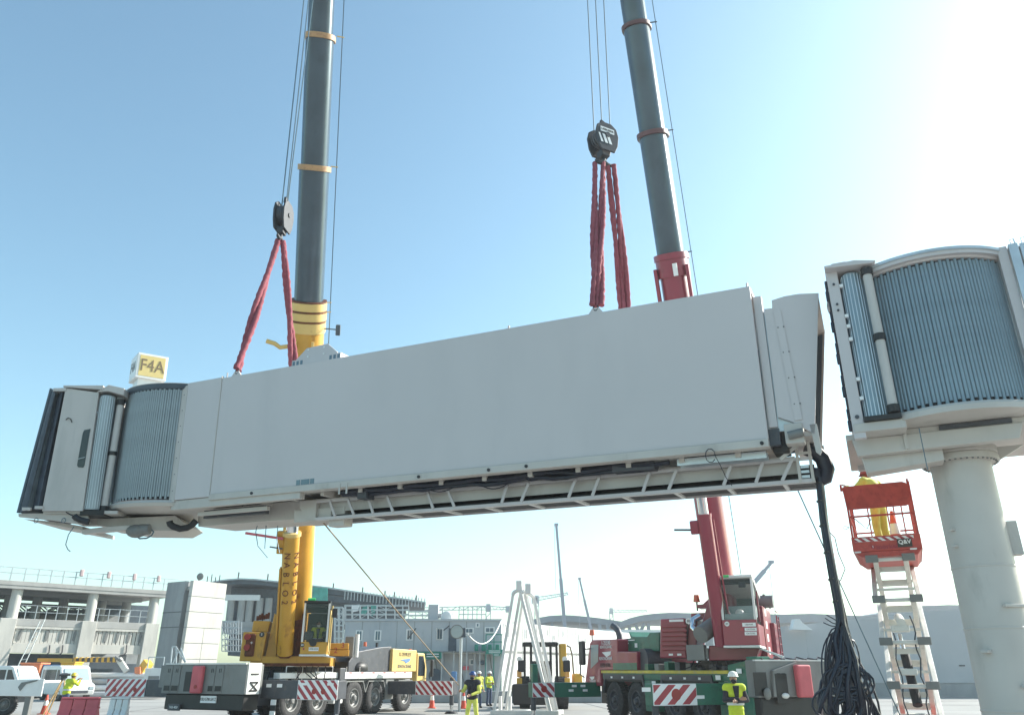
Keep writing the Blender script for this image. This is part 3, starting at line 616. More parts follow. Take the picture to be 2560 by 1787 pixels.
on_col(-20, 3.55, 4.1, 0.25, 0.16, 'junction_box', 'bridge_cream')
on_col(198, 3.95, 4.0, 0.08, 0.10, 'bracket', 'bridge_cream'); on_col(198, 3.68, 3.73, 0.08, 0.10, 'bracket', 'bridge_cream')
on_col(215, 2.05, 2.1, 0.12, 0.14, 'bracket', 'bridge_cream'); on_col(225, 0.95, 1.0, 0.12, 0.14, 'bracket', 'bridge_cream')
for zz in (2.72, 1.55, 0.8):
    on_col(-75, zz, zz + 0.05, 0.5, 0.05, 'bracket', 'bridge_cream')
# entrance frame towards the bridge
FX = -1.62
for b in (-1.40, 1.05):
    MB().box(RF, FX, FX + 0.19, b, b + 0.12, zb_ - 0.2, 0.16).build('door_jamb', 'bridge_white', rot, bev=0.01)
MB().box(RF, FX, FX + 0.19, -1.27, 1.04, 0.0, 0.16).build('door_head', 'bridge_white', rot, bev=0.01)
for i in range(14):
    z0 = 0.02 - i * 0.205; MB().box(RF, FX - 0.05 - 0.015 * math.sin(i * 2.1), FX - 0.002, -1.38, -1.3, z0 - 0.2, z0).build('seal', 'cable_black', rot, bev=0.02)
for i, zz in enumerate((-0.15, -0.75, -0.95, -1.2, -1.95, -2.3)):
    MB().box(RF, FX + 0.19, FX + 0.25, -1.42, -1.37, zz - 0.03, zz + 0.03).build('clip', 'paint_white', rot)
for zz in (-0.1, -0.5, -0.62, -2.62):
    p = RF.p(FX + 0.1, -1.41, zz); MB().cyl(p, p - RF.y * 0.02, 0.022 if zz > -2 else 0.035, n=8).build('bolt_or_sky_dot', 'carrier_dark', rot)
MB().prism(RF, [(FX - 0.01, 0.163), (FX + 0.78, 0.10), (FX + 0.84, 0.14), (FX + 0.5, 0.22), (FX - 0.01, 0.21)], -1.6, 0.2).build('roller_canopy', 'bridge_white', rot, bev=0.01)
MB().box(RF, FX + 0.12, FX + 0.36, -1.45, -1.2, 0.222, 0.30).build('canopy_box', 'bridge_white', rot)
# rollers beside the drum
def rroller(a, b, r, mt, z0=RZ0 - 0.02, z1=0.08, ribs=0):
    o = MB().cyl(RF.p(a, b, z0), RF.p(a, b, z1), r, n=24).build('roller', mt, rot, smooth=40)
    for i in range(ribs):
        t = -math.pi * (0.05 + 0.9 * i / (ribs - 1)); p = RF.p(a + r * math.cos(t), b + r * math.sin(t), z0 + 0.02)
        MB().bar(p, p + RF.z * (z1 - z0 - 0.04), 0.016, 0.012, up=RF.y).build('roller_rib', 'galvanised', o)
rroller(-1.22, -1.24, 0.17, 'slat_metal_shaded', ribs=9)
rroller(-1.06, -1.2, 0.075, 'slat_metal_shaded')
MB().box(RF, FX + 0.2, -1.0, -1.04, -0.98, RZ0, 0.05).build('roller_backing', 'steel_blue', rot)
rroller(-0.95, -1.45, 0.078, 'cab_white', RZ0 + 0.1, -0.04)
for z0, z1 in ((-0.06, 0.07), (-1.33, -1.21), (RZ0 - 0.0, RZ0 + 0.13)):
    MB().cyl(RF.p(-0.95, -1.45, z0), RF.p(-0.95, -1.45, z1), 0.10, n=16).build('roller_collar', 'oily_black', rot, smooth=40)
MB().box(RF, FX + 0.2, -0.85, -1.5, -1.0, RZ0 - 0.1, RZ0 - 0.023).build('roller_sill', 'oily_black', rot)
MB().box(RF, FX + 0.02, -0.8, -1.42, -0.9, zb_ - 0.101, RZ0 - 0.105).build('sill_box', 'bridge_cream', rot, bev=0.01)
# far flange to the terminal link on the right
for i in range(5):
    a = 1.28 + 0.17 * i
    MB().box(RF, a, a + 0.14, -1.30 + 0.04 * i, -1.18 + 0.04 * i, RZ0 + 0.02, 0.13 - 0.0 * i).build('folding_leaf', 'galvanised', rot, bev=0.01)
MB().box(RF, 1.12, 1.27, -1.22, -1.05, RZ0 - 0.1, 0.14).build('door_jamb', 'bridge_white', rot, bev=0.01)
MB().box(RF, 1.27, 2.2, -1.15, 1.2, 0.02, 0.12).build('link_roof', 'bridge_white', rot)
MB().box(RF, 1.27, 2.6, -1.1, 1.2, zb_ - 0.2, zb_ - 0.01).build('link_floor', 'bridge_cream', rot)
for i in range(4):
    p = RF.p(1.35 + i * 0.16, -1.2, 0.13); MB().tube([p, p + V((0, 0, 0.12)), p + V((0.06, 0, 0.14)), p + V((0.07, 0, 0.05))], 0.012, 5).build('roof_hook', 'galvanised', rot)
MB().tube([RF.p(2.05 + 0.1 * math.cos(t), -0.9, zb_ - 0.3 + 0.14 * math.sin(t)) for t in [i * 0.5 for i in range(13)]], 0.022, 6, closed=True).build('cable_loop', 'rope_steel', rot)
MB().ball(RF.p(1.92, -1.3, -1.4), 0.12, 0.2, 0.36, n=12).build('hose', 'cable_black', rot, smooth=60)
MB().cyl(RF.p(-0.62, -1.28, zb_ - 0.1), RF.p(-0.62, -1.28, zb_ - 0.8), 0.008, n=5).build('plumb_wire', 'rope_steel', rot)
# ================================================================== shared crane builders
def wheel_set(r, w):
    f0 = Fr((0, 0, 0), (1, 0, 0))
    ty = MB().lathe(f0, [(r * 0.56, -w / 2 + 0.03), (r * 0.70, -w / 2), (r * 0.90, -w / 2 + 0.02), (r * 0.985, -w / 2 + 0.07), (r, -w / 4), (r, w / 4), (r * 0.985, w / 2 - 0.07), (r * 0.90, w / 2 - 0.02), (r * 0.70, w / 2), (r * 0.56, w / 2 - 0.03)], 36)
    for i in range(36):
        a = 2 * math.pi * i / 36
        for sgn in (-1, 1):
            fr = Fr((0.995 * r * math.cos(a), 0.995 * r * math.sin(a), sgn * w * 0.24), (math.cos(a), math.sin(a), 0))
            ty.box(fr, 0, 0.022, -r * 0.05, r * 0.05, -w * 0.2, w * 0.2)
    rm = MB().lathe(f0, [(r * 0.57, -w / 2 + 0.05), (r * 0.55, -w / 2 + 0.02), (r * 0.50, -w / 2 + 0.03), (r * 0.46, -w / 2 + 0.12), (r * 0.36, -w / 2 + 0.16), (r * 0.26, -w / 2 + 0.08), (r * 0.2, -w / 2 + 0.06), (0, -w / 2 + 0.06)], 28)
    hb = MB().lathe(f0, [(r * 0.17, -w / 2 + 0.062), (r * 0.16, -w / 2 - 0.03), (r * 0.10, -w / 2 - 0.06), (0, -w / 2 - 0.06)], 20)
    for i in range(10):
        a = 2 * math.pi * i / 10; p = V((r * 0.3 * math.cos(a), r * 0.3 * math.sin(a), -w / 2 + 0.10)); hb.cyl(p, p + V((0, 0, -0.05)), 0.025, n=6)
    return ty, rm, hb
def wheels(parent, pts, axle, r, w, rim_mat):
    ty, rm, hb = wheel_set(r, w)
    tm = local_mesh(ty, 'tyre', 'tyre', 35); rmm = local_mesh(rm, 'rim', rim_mat, 35); hm = local_mesh(hb, 'hub', rim_mat, 35)
    z = -V(axle).normalized(); x = V((0, 0, 1)); y = z.cross(x)          # local -z looks outward
    for i, p in enumerate(pts):
        mw = Matrix(((x.x, y.x, z.x, p.x), (x.y, y.y, z.y, p.y), (x.z, y.z, z.z, p.z), (0, 0, 0, 1))) @ Matrix.Rotation(i * 0.7, 4, 'Z')
        t = inst(tm, 'wheel', mw, parent)
        for me, nm in ((rmm, 'rim'), (hm, 'hub')):
            o = bpy.data.objects.new(nm, me); COL.objects.link(o); o.parent = t
def egg(w, h, n=24):
    """telescopic boom section: flat-topped, rounded belly; y<0 is the belly side"""
    P = []
    for i in range(n):
        a = 2 * math.pi * i / n; c, s_ = math.cos(a), math.sin(a); e = 0.9 if s_ < 0 else 0.45
        P.append((math.copysign(abs(c) ** e, c) * w / 2, math.copysign(abs(s_) ** e, s_) * h / 2))
    return P
def hook_block(top, name, label, yaw, w, h, steel='hook_steel', plate=None, thick=0.36):
    """sheave block with cheek plates, hung from ropes; bottom swivel and double hook"""
    t = thing(name, label, 'hook block', V(top) - V((0, 0, h)))
    f = Fr(V(top), (math.cos(yaw), math.sin(yaw), 0))
    body = [(-w * 0.42, -0.12 * h), (-w * 0.2, -0.02 * h), (w * 0.2, -0.02 * h), (w * 0.42, -0.12 * h), (w * 0.5, -0.3 * h), (w * 0.44, -0.55 * h), (w * 0.3, -0.72 * h), (-w * 0.3, -0.72 * h), (-w * 0.44, -0.55 * h), (-w * 0.5, -0.3 * h)]
    for b0, b1 in ((-thick / 2, -thick / 2 + 0.05), (thick / 2 - 0.05, thick / 2)):
        MB().prism(f, body, b0, b1).build('cheek_plate', steel, t, bev=0.01)
    for i in range(4):
        b = -thick / 2 + 0.09 + i * (thick - 0.18) / 3
        MB().cyl(f.p(0, b - 0.022, -0.33 * h), f.p(0, b + 0.022, -0.33 * h), w * 0.40, n=24).build('sheave', 'carrier_dark', t, smooth=40)
    MB().cyl(f.p(0, -thick / 2 - 0.03, -0.33 * h), f.p(0, thick / 2 + 0.03, -0.33 * h), 0.07, n=12).build('axle', steel, t, smooth=40)
    MB().prism(f, [(-w * 0.22, -0.66 * h), (w * 0.22, -0.66 * h), (w * 0.16, -0.80 * h), (-w * 0.16, -0.80 * h)], -thick * 0.3, thick * 0.3).build('swivel', steel, t, bev=0.02)
    MB().prism(f, [(-0.05, 0.0), (0.05, 0.0), (0.06, 0.16), (-0.04, 0.2)], -0.04, 0.04).build('rope_anchor', steel, t, bev=0.01)
    for sgn in (-1, 1):
        pts = [f.p(0, 0, -0.78 * h)] + [f.p(sgn * (0.13 - 0.13 * math.cos(a)) , 0, -0.86 * h - 0.10 * math.sin(a)) for a in (0.2, 0.7, 1.2, 1.7, 2.2, 2.7)]
        MB().tube(pts, [0.05, 0.055, 0.06, 0.06, 0.055, 0.045, 0.025], 8).build('hook', steel, t, smooth=60)
    if plate:
        MB().prism(f, [(-w * 0.3, -0.16 * h), (w * 0.3, -0.16 * h), (w * 0.3, -0.28 * h), (-w * 0.3, -0.28 * h)], -thick / 2 - 0.008, -thick / 2 - 0.001).build('name_plate', 'print_white', t)
        text(plate, f, 0, -thick / 2 - 0.012, -0.22 * h, 0.085, 'print_dark', t)
        for i in range(3):
            MB().prism(f, [(-w * 0.3 + i * 0.12, -0.55 * h), (-w * 0.18 + i * 0.12, -0.55 * h), (-w * 0.3 + i * 0.12, -0.34 * h), (-w * 0.42 + i * 0.12, -0.34 * h)] if i else [(-w * 0.3, -0.55 * h), (-w * 0.2, -0.55 * h), (-w * 0.34, -0.34 * h), (-w * 0.4, -0.34 * h)], -thick / 2 - 0.006, -thick / 2 - 0.001).build('stripe', 'print_white', t)
    return t
def sling(a, b, r, label, seed, grp, turns=1.6):
    """one leg of an endless round sling: two soft fabric strands lying together, creased and slowly twisting"""
    rg = random.Random(seed); a, b = V(a), V(b); n = 54; d = (b - a).normalized()
    o1 = d.cross(V((0, 1, 0))).normalized(); o2 = d.cross(o1); m = MB()
    bow = [rg.uniform(-1, 1) for _ in range(6)]
    for sg in (-1, 1):
        pts = []; rr = []
        for i in range(n + 1):
            t = i / n; w = 2 * math.pi * turns * t * 0.5 + seed; sp_ = r * 0.55 * math.sin(math.pi * min(1, max(0.12, t * 1.1 + 0.05)) * 0.5)
            k = r * 0.10 * (bow[i % 6] + math.sin(i * 2.3 + seed * sg))
            pts.append(a.lerp(b, t) + o1 * (sg * sp_ * math.cos(w) + k * 0.5) + o2 * (sg * sp_ * math.sin(w)))
            rr.append(r * (0.60 + 0.05 * math.sin(i * 1.9 + seed * 2 + sg) + rg.uniform(-.05, .05)))
        m.tube(pts, rr, 9)
    return tag(m.build('lifting_sling', 'sling_red', None, smooth=60, loc=b), label, 'sling', grp)
def crane_cab(F, x0, x1, y0, y1, z0, z1, zs, pm, parent, side_glass=True, trim='carrier_white', back_slope=0.0, roof_mat=None):
    """operator's cab facing -y: panelled lower front, tall windscreen, posts, roof, rear wall"""
    p = 0.07
    MB().box(F, x0, x1, y0, y0 + 0.06, z0, zs).build('cab_front_panel', pm, parent, bev=0.015)
    MB().box(F, x0 - 0.02, x1 + 0.02, y0 - 0.08, y1, z0 - 0.07, z0 - 0.002).build('cab_floor', trim, parent, bev=0.01)
    MB().box(F, x0 + 0.055, x1 - 0.055, y1 - 0.06, y1 - 0.005, z0, z1 - 0.3).build('cab_back_wall', 'seat_grey', parent)
    MB().box(F, x0 + 0.02, x1 - 0.02, y0 + 0.08, y0 + 0.75, z1 - 0.16, z1 - 0.02).build('roof_lining', 'seat_grey', parent)
    MB().prism(Fr(F.o, F.y, F.z), [(y0 - 0.06, z1 - 0.0), (y1, z1 - 0.28 - back_slope), (y1, z1 - 0.2 - back_slope), (y0 + 0.3, z1 + 0.08), (y0 - 0.06, z1 + 0.08)], -x1 - 0.01, -x0 + 0.01).build('cab_roof', roof_mat or trim, parent, bev=0.01)
    for x in (x0, x1 - p):
        MB().box(F, x, x + p, y0, y0 + p, zs + 0.002, z1).build('cab_post', trim, parent)
    MB().box(F, x0, x0 + 0.05, y0 + 0.065, y1 - 0.065, z0, zs).build('cab_side_panel', pm, parent)
    MB().box(F, x1 - 0.05, x1, y0 + 0.065, y1 - 0.065, z0, zs - 0.12).build('cab_door', pm, parent)
    for x in (x0, x1 - 0.05):
        MB().box(F, x, x + 0.05, (y0 + y1) / 2 + 0.25, (y0 + y1) / 2 + 0.32, zs, z1 - 0.12).build('cab_post', pm, parent)
    MB().box(F, x0 + p, x1 - p, y0 + 0.02, y0 + 0.03, zs + 0.002, z1 - 0.02).build('windscreen', 'glass_cab', parent)
    MB().box(F, x0 + 0.03, x0 + 0.04, y0 + p, y1 - p, zs, z1 - 0.14).build('side_window', 'glass_cab', parent)
    MB().box(F, x1 - 0.04, x1 - 0.03, y0 + p, y1 - p, zs - 0.12, z1 - 0.14).build('side_window', 'glass_cab', parent)
    mx = (x0 + x1) / 2
    MB().box(F, mx - 0.25, mx + 0.25, y0 + 0.75, y0 + 1.2, z0 + 0.35, z0 + 0.5).build('seat', 'seat_grey', parent, bev=0.04)
    MB().box(F, mx - 0.25, mx + 0.25, y0 + 1.15, y0 + 1.28, z0 + 0.5, z0 + 1.15).build('seat_back', 'seat_grey', parent, bev=0.04)

# ================================================================== the yellow crane (left)
KL = Fr((-8.585, 32.888, 0), (0.4082, 0.9129, 0))            # x = carrier forward, y = away, right-hand side at y = 0
FOOT1, TIP1 = V((-9.25, 34.6, 3.6)), V((-6.72, 19.7, 26.6))
cr1 = thing('mobile_crane', 'yellow mobile crane with white carrier and striped outriggers lifting the gate end', 'mobile crane', KL.p(2.5, 1.4, 0), 'mobile cranes lifting the bridge')
hk = lambda q, b=0.0: KL.hit(*q, b)
# chassis
MB().box(KL, -2.3, 9.3, 0.75, 2.0, 0.55, 1.25).build('chassis', 'carrier_dark', cr1, bev=0.02)
MB().box(KL, -2.0, 9.2, 0.25, 2.5, 1.26, 1.42).build('deck', 'carrier_grey', cr1, bev=0.02)
wheels(cr1, [KL.p(t, 0.22, 0.69) for t in (0, 1.65, 4.2, 5.85, 8.4)] , -KL.y, 0.69, 0.42, 'carrier_grey')
wheels(cr1, [KL.p(t, 2.5, 0.69) for t in (0, 1.65, 4.2, 5.85, 8.4)] , KL.y, 0.69, 0.42, 'carrier_grey')
# side apron above the wheels
(a0, z0), (a1, z1) = hk(cM(1255, 1200)), hk(cM(1990, 1150))
MB().box(KL, a0, 8.9, -0.02, 0.10, 1.46, 1.74).build('side_apron', 'carrier_white', cr1, bev=0.015)
MB().box(KL, a0 + 0.02, 8.85, -0.035, -0.022, 1.68, 1.735).build('reflective_strip', 'print_white', cr1)
for i in range(6):
    MB().box(KL, a0 + 0.5 + i * 0.9, a0 + 0.72 + i * 0.9, -0.04, -0.036, 1.69, 1.725).build('reflector', 'lens_red', cr1)
for c in (4.2, 5.85, 8.4):
    MB().prism(KL, [(c - 0.85, 0.9), (c - 0.62, 1.38), (c + 0.62, 1.38), (c + 0.85, 0.9), (c + 0.8, 0.9), (c + 0.6, 1.33), (c - 0.6, 1.33), (c - 0.8, 0.9)], 0.02, 0.5).build('mudguard', 'carrier_grey', cr1)
MB().box(KL, 2.75, 3.4, 0.05, 0.6, 0.5, 1.45).build('fuel_tank', 'carrier_white', cr1, bev=0.04)
MB().box(KL, 6.7, 7.4, 0.05, 0.6, 0.55, 1.45).build('tool_box', 'carrier_grey', cr1, bev=0.03)
MB().box(KL, -0.9, 3.0, 0.05, 0.3, 1.5, 1.72).build('side_rail', 'carrier_white', cr1, bev=0.01)
MB().box(KL, -0.9, 0.7, -0.0, 0.045, 1.52, 1.7).build('reflective_strip', 'print_white', cr1)
MB().box(KL, 2.9, 3.3, -0.06, 0.4, 1.3, 1.9).build('valve_box', 'carrier_dark', cr1, bev=0.02)
# engine cover and carrier cab at the far end
(ea, ez0), (eb, ez1) = hk(cM(1330, 1070), .3), hk(cM(1760, 925), .3)
MB().prism(KL, [(ea, 1.75), (eb, 1.75), (eb, ez1 + 0.05), (eb - 0.9, ez1 + 0.0), (ea + 0.5, ez1 - 0.25), (ea, 2.15)], 0.3, 2.4).build('engine_cover', 'carrier_dark', cr1, bev=0.03)
(ya, yz) = hk(cM(1765, 935), .2); (yb, _) = hk(cM(2005, 950), .2)
MB().prism(KL, [(ya, 1.75), (yb, 1.75), (yb, yz - 0.03), (ya, yz)], 0.15, 2.6).build('body_panel', 'crane_pale_yellow', cr1, bev=0.03)
mxx = (ya + yb) / 2
text('12-2559LEEY', KL, mxx, 0.14, yz - 0.25, 0.24, 'print_dark', cr1, sx=0.9)
text('RENTACRANE', KL, mxx, 0.14, 1.98, 0.22, 'carrier_grey', cr1, sx=0.9)
MB().prism(KL, [(mxx - 0.45, yz - 0.5), (mxx + 0.5, yz - 0.42), (mxx + 0.45, yz - 0.55), (mxx + 0.1, yz - 0.66), (mxx - 0.05, yz - 0.56)], 0.138, 0.147).build('emblem', 'tarp_blue', cr1)
(ca, cz) = hk(cM(2005, 975)); (cb, _) = hk(cM(2130, 1100))
MB().prism(KL, [(yb + 0.01, 0.75), (cb, 0.75), (cb, 1.9), (cb - 0.25, cz - 0.02), (yb + 0.01, cz)], 0.1, 2.65).build('carrier_cab', 'crane_pale_yellow', cr1, bev=0.05)
MB().prism(KL, [(yb + 0.12, 1.55), (cb - 0.25, 1.55), (cb - 0.2, 1.95), (cb - 0.4, cz - 0.15), (yb + 0.12, cz - 0.15)], 0.085, 0.099).build('cab_door_window', 'window_dark', cr1)
MB().box(KL, cb - 0.02, cb + 0.1, -0.25, -0.1, 1.5, 2.3).build('mirror', 'black_rubber', cr1, bev=0.04)
MB().bar(KL.p(cb - 0.1, 0.1, 2.3), KL.p(cb + 0.04, -0.18, 2.32), 0.03).build('mirror_arm', 'black_rubber', cr1)
for t, c in ((ea + 1.9, ez1 + 0.02), (yb + 0.4, cz)):
    MB().cyl(KL.p(t, 0.8, c), KL.p(t, 0.8, c + 0.2), 0.08, 0.07, n=10).build('beacon', 'beacon', cr1, smooth=40)
MB().cyl(KL.p(eb - 0.4, 0.9, ez1), KL.p(eb - 0.4, 0.9, ez1 + 0.22), 0.06, n=8).build('air_intake', 'black_rubber', cr1)
MB().ball(KL.p(ea + 1.0, 0.4, 1.9), 0.55, 0.3, 0.3, fr=KL, n=12).build('tarpaulin', 'oily_black', cr1, smooth=60)
# rear end: lockers, plate, extinguisher box
KRR = Fr(KL.p(-2.85, 0, 0), -KL.y)                           # x to the right in the picture, y = away (carrier forward)
KRR = Fr(KL.p(-2.85, -0.1, 0), (-KL.y.x, -KL.y.y, 0))
rl = lambda q, b=0.0: KRR.hit(*q, b)
xL = rl(cL(1640, 1200))[0]; zt_ = rl(cL(1900, 1095))[1]; zb_r = rl(cL(1900, 1388))[1]
MB().box(KRR, xL, 0, 0.0, 0.9, zb_r, zt_).build('rear_frame', 'carrier_grey', cr1, bev=0.02)
for x0, x1 in ((1650, 1718), (1724, 1800), (2090, 2150), (2160, 2235)):
    a0, a1 = rl(cL(x0, 1250))[0], rl(cL(x1, 1250))[0]
    MB().box(KRR, a0, a1, -0.02, 0.0, zb_r + 0.06, zt_ - 0.05).build('locker_door', 'carrier_grey', cr1, bev=0.008)
    for e in (-0.03, 0.05):
        MB().box(KRR, (a0 + a1) / 2 + e - 0.012, (a0 + a1) / 2 + e + 0.012, -0.03, -0.021, zt_ - 0.28, zt_ - 0.14).build('door_slot', 'oily_black', cr1)
    MB().box(KRR, a0 + 0.03, a1 - 0.03, -0.026, -0.021, zb_r + 0.1, zb_r + 0.28).build('oil_stain', 'oily_black', cr1)
a0, a1 = rl(cL(1850, 1250))[0], rl(cL(1915, 1250))[0]
MB().box(KRR, a0, a1, -0.012, 0.0, zb_r + 0.08, zt_ - 0.25).build('hatch', 'oily_black', cr1, bev=0.02)
a0, a1 = rl(cL(1945, 1250))[0], rl(cL(2050, 1250))[0]
MB().box(KRR, a0, a1, -0.2, -0.0, zb_r + 0.02, zt_ - 0.04).build('extinguisher_box', 'barrier_red', cr1, bev=0.07, seg=3)
MB().cyl(KRR.p((a0 + a1) / 2 + 0.05, -0.22, zb_r + 0.25), KRR.p((a0 + a1) / 2 + 0.05, -0.19, zb_r + 0.25), 0.07, n=12).build('reflector', 'lens_red', cr1)
MB().box(KRR, xL + 0.05, -0.05, -0.03, 0.03, zt_ + 0.002, zt_ + 0.05).build('top_rail', 'carrier_white', cr1)
MB().box(KRR, xL - 0.3, xL, 0.1, 0.8, zb_r + 0.2, zt_ - 0.02).build('side_box', 'carrier_grey', cr1, bev=0.02)
MB().box(KRR, xL + 0.15, -0.1, 0.1, 0.9, 0.45, zb_r - 0.003).build('bumper', 'oily_black', cr1, bev=0.04)
pa, pz0 = rl(cL(1990, 1478)); pb, pz1 = rl(cL(2155, 1410))
MB().box(KRR, pa, pb, 0.06, 0.098, pz0, pz1).build('number_plate', 'print_white', cr1)
text('USU-5700-SATZ', KRR, (pa + pb) / 2, 0.055, (pz0 + pz1) / 2, 0.15, 'print_dark', cr1, sx=0.72)
pa, pz0 = rl(cL(1675, 1555)); pb, pz1 = rl(cL(1800, 1490))
MB().box(KRR, pa, pb, 0.0, 0.06, pz0, pz1).build('sign_board', 'carrier_dark', cr1)
text('TAX-4850', KRR, (pa + pb) / 2, -0.005, (pz0 + pz1) / 2, 0.12, 'print_white', cr1, sx=0.8)
# white ladder panel at the corner
a0, a1 = hk(cM(128, 1240), -.12)[0], hk(cM(255, 1240), -.12)[0]
MB().box(KL, -2.8, -2.1, -0.13, -0.09, zb_r + 0.0, zt_ + 0.05).build('corner_panel', 'carrier_white', cr1, bev=0.02)
for i in range(3):
    MB().box(KL, -2.65, -2.25, -0.16, -0.135, zb_r + 0.1 + 0.28 * i, zb_r + 0.15 + 0.28 * i).build('ladder_rung', 'oily_black', cr1)
for x0, x1, e in ((-2.65, -2.25, 1), (-2.25, -2.65, 1)):
    MB().bar(KL.p(x0, -0.15, zb_r + 0.12), KL.p(x1, -0.15, zb_r + 0.4), 0.03, 0.03).build('ladder_brace', 'oily_black', cr1)
# outriggers
def outrigger(root, F, base, L, side, z0, z1, beam_mat, foot=True, n=5, plate=1.9, w=0.55, dots=True, jack=0.09):
    """beam from base point sideways along side (unit); striped plate at its end; vertical jack"""
    f = Fr(F.p(*base), side)
    MB().box(f, 0, L, 0, w, z0, z1).build('outrigger_beam', beam_mat, root, bev=0.015)
    MB().box(f, L - plate, L + 0.02, -0.02, -0.002, z0 - 0.02, z1 + 0.02).build('warning_plate', 'print_white', root)
    return f
sx_ = -KL.y
o1 = outrigger(cr1, KL, (-1.75, 0.1, 0), 3.45, sx_, 0.84, 1.46, 'carrier_dark', plate=1.75)
stripes(o1, 1.72, 3.46, 0.83, 1.47, -0.02, 7, cr1, slope=-1.0, duty=0.5)
for a in (2.45, 2.85):
    p = o1.p(a, -0.03, 1.1); MB().cyl(p, p + o1.y * 0.012, 0.1, n=14).build('reflector', 'lens_red', cr1)
for a in (1.95, 3.15): MB().box(o1, a - 0.14, a + 0.14, -0.032, -0.026, 1.3, 1.38).build('label_plate', 'print_white', cr1)
for a in (0.35, 0.85): MB().box(o1, a - 0.12, a + 0.12, -0.008, -0.001, 1.22, 1.34).build('label_plate', 'print_white', cr1)
o2 = outrigger(cr1, KL, (6.9, 0.1, 0), 3.45, sx_, 0.78, 1.34, 'carrier_dark', plate=1.9)
stripes(o2, 1.57, 3.46, 0.77, 1.35, -0.02, 8, cr1, slope=-1.0, duty=0.5)
for a in (2.55, 2.95):
    p = o2.p(a, -0.03, 1.06); MB().cyl(p, p + o2.y * 0.012, 0.085, n=14).build('reflector', 'lens_red', cr1)
o3 = Fr(KL.p(-1.75, 2.6, 0), -KL.y)
MB().box(o3, -5.6, 0, 0, 0.55, 0.84, 1.46).build('outrigger_beam', 'carrier_dark', cr1, bev=0.015)
MB().box(o3, -5.62, -3.4, -0.02, -0.002, 0.82, 1.48).build('warning_plate', 'print_white', cr1)
stripes(o3, -5.61, -3.41, 0.83, 1.47, -0.02, 8, cr1, slope=1.0, duty=0.5)
for a in (-5.1, -4.5, -3.95):
    p = o3.p(a, -0.03, 1.08); MB().cyl(p, p + o3.y * 0.012, 0.09, n=14).build('reflector', 'lens_red', cr1)
o4 = Fr(KL.p(6.9, 2.6, 0), -KL.y)
MB().box(o4, -3.3, 0, 0, 0.55, 0.78, 1.34).build('outrigger_beam', 'carrier_dark', cr1, bev=0.015)
for f, a in ((o1, 3.3), (o2, 3.3), (o3, -5.4), (o4, -3.15)):
    MB().cyl(f.p(a, 0.27, 0.35), f.p(a, 0.27, 1.5), 0.10, n=16).build('jack_barrel', 'carrier_dark', cr1, smooth=40)
    MB().cyl(f.p(a, 0.27, 0.1), f.p(a, 0.27, 0.36), 0.07, n=14).build('jack_rod', 'chrome', cr1, smooth=40)
    MB().cyl(f.p(a, 0.27, 0.0), f.p(a, 0.27, 0.1), 0.32, 0.22, n=18).build('jack_foot', 'oily_black', cr1, smooth=40)
# black-and-white gauge post hanging by the rear wheels
for i in range(4):
    MB().box(o1, 0.55, 0.78, -0.05, -0.01, 0.05 + 0.19 * i, 0.235 + 0.19 * i).build('gauge_block', 'print_white' if i % 2 else 'oily_black', cr1)
# superstructure
HD1 = V((TIP1.x - FOOT1.x, TIP1.y - FOOT1.y, 0)).normalized()
TF = Fr((-9.37, 34.6, 0), (-HD1.y, HD1.x, 0))                # x to the right in the picture, -y = boom direction
ht = lambda q, b=-1.8: TF.hit(*q, b)
zdk = 1.95
MB().lathe(Fr(TF.p(0, 0, 0), TF.x), [(0, 1.42), (1.15, 1.42), (1.15, 1.75), (1.25, 1.76), (1.25, zdk), (0, zdk)], 40).build('slewing_ring', 'oily_black', cr1, smooth=30)
(l0, lz0), (l1, lz1) = ht(cM(235, 1060)), ht(cM(1180, 1000))
MB().box(TF, l0 + 0.4, l1 - 0.1, -1.75, 2.4, zdk + 0.003, zdk + 0.38).build('turntable', 'crane_yellow', cr1, bev=0.03)
MB().box(TF, l0 + 0.45, l1 - 0.15, -1.78, -1.752, zdk + 0.01, zdk + 0.12).build('turntable_edge', 'rust_brown', cr1)
# left cabinet
(a0, c0), (a1, c1) = ht(cM(240, 1060)), ht(cM(505, 770))
MB().prism(TF, [ht(cM(232, 1060)), ht(cM(455, 1065)), ht(cM(512, 770)), ht(cM(275, 768))], -1.82, -0.6).build('cabinet', 'crane_yellow', cr1, bev=0.03)
a, c = ht(cM(345, 900)); 
MB().box(TF, a - 0.18, a + 0.18, -1.93, -1.824, c - 0.42, c + 0.42).build('hydraulic_block', 'rust_brown', cr1, bev=0.05)
for q in ((320, 820), (315, 925)):
    a, c = ht(cM(*q)); MB().cyl(TF.p(a, -2.02, c), TF.p(a, -1.93, c), 0.12, n=14).build('lamp', 'lens_red', cr1, smooth=40)
a, c = ht(cM(345, 880)); text('+', TF, a + 0.06, -1.94, c, 0.2, 'print_white', cr1)
a, c = ht(cM(460, 795)); 
MB().cyl(TF.p(a, -1.84, c), TF.p(a, -1.822, c), 0.1, n=18).build('speed_disc', 'print_dark', cr1); text('5', TF, a, -1.845, c, 0.13, 'print_white', cr1)
MB().prism(TF, [ht(cM(355, 765), -1.2), ht(cM(520, 770), -1.2), ht(cM(545, 660), -1.2), ht(cM(375, 655), -1.2)], -1.2, 0.6).build('winch_cover', 'crane_yellow', cr1, bev=0.03)
for i in range(6):
    a, c = ht(cM(415 + i * 22, 640 - i * 3), -0.9); MB().cyl(TF.p(a, -0.9, c - 0.05), TF.p(a, -0.9, c + 0.12 + 0.04 * (i % 3)), 0.05, n=8).build('valve', 'rust_brown', cr1)
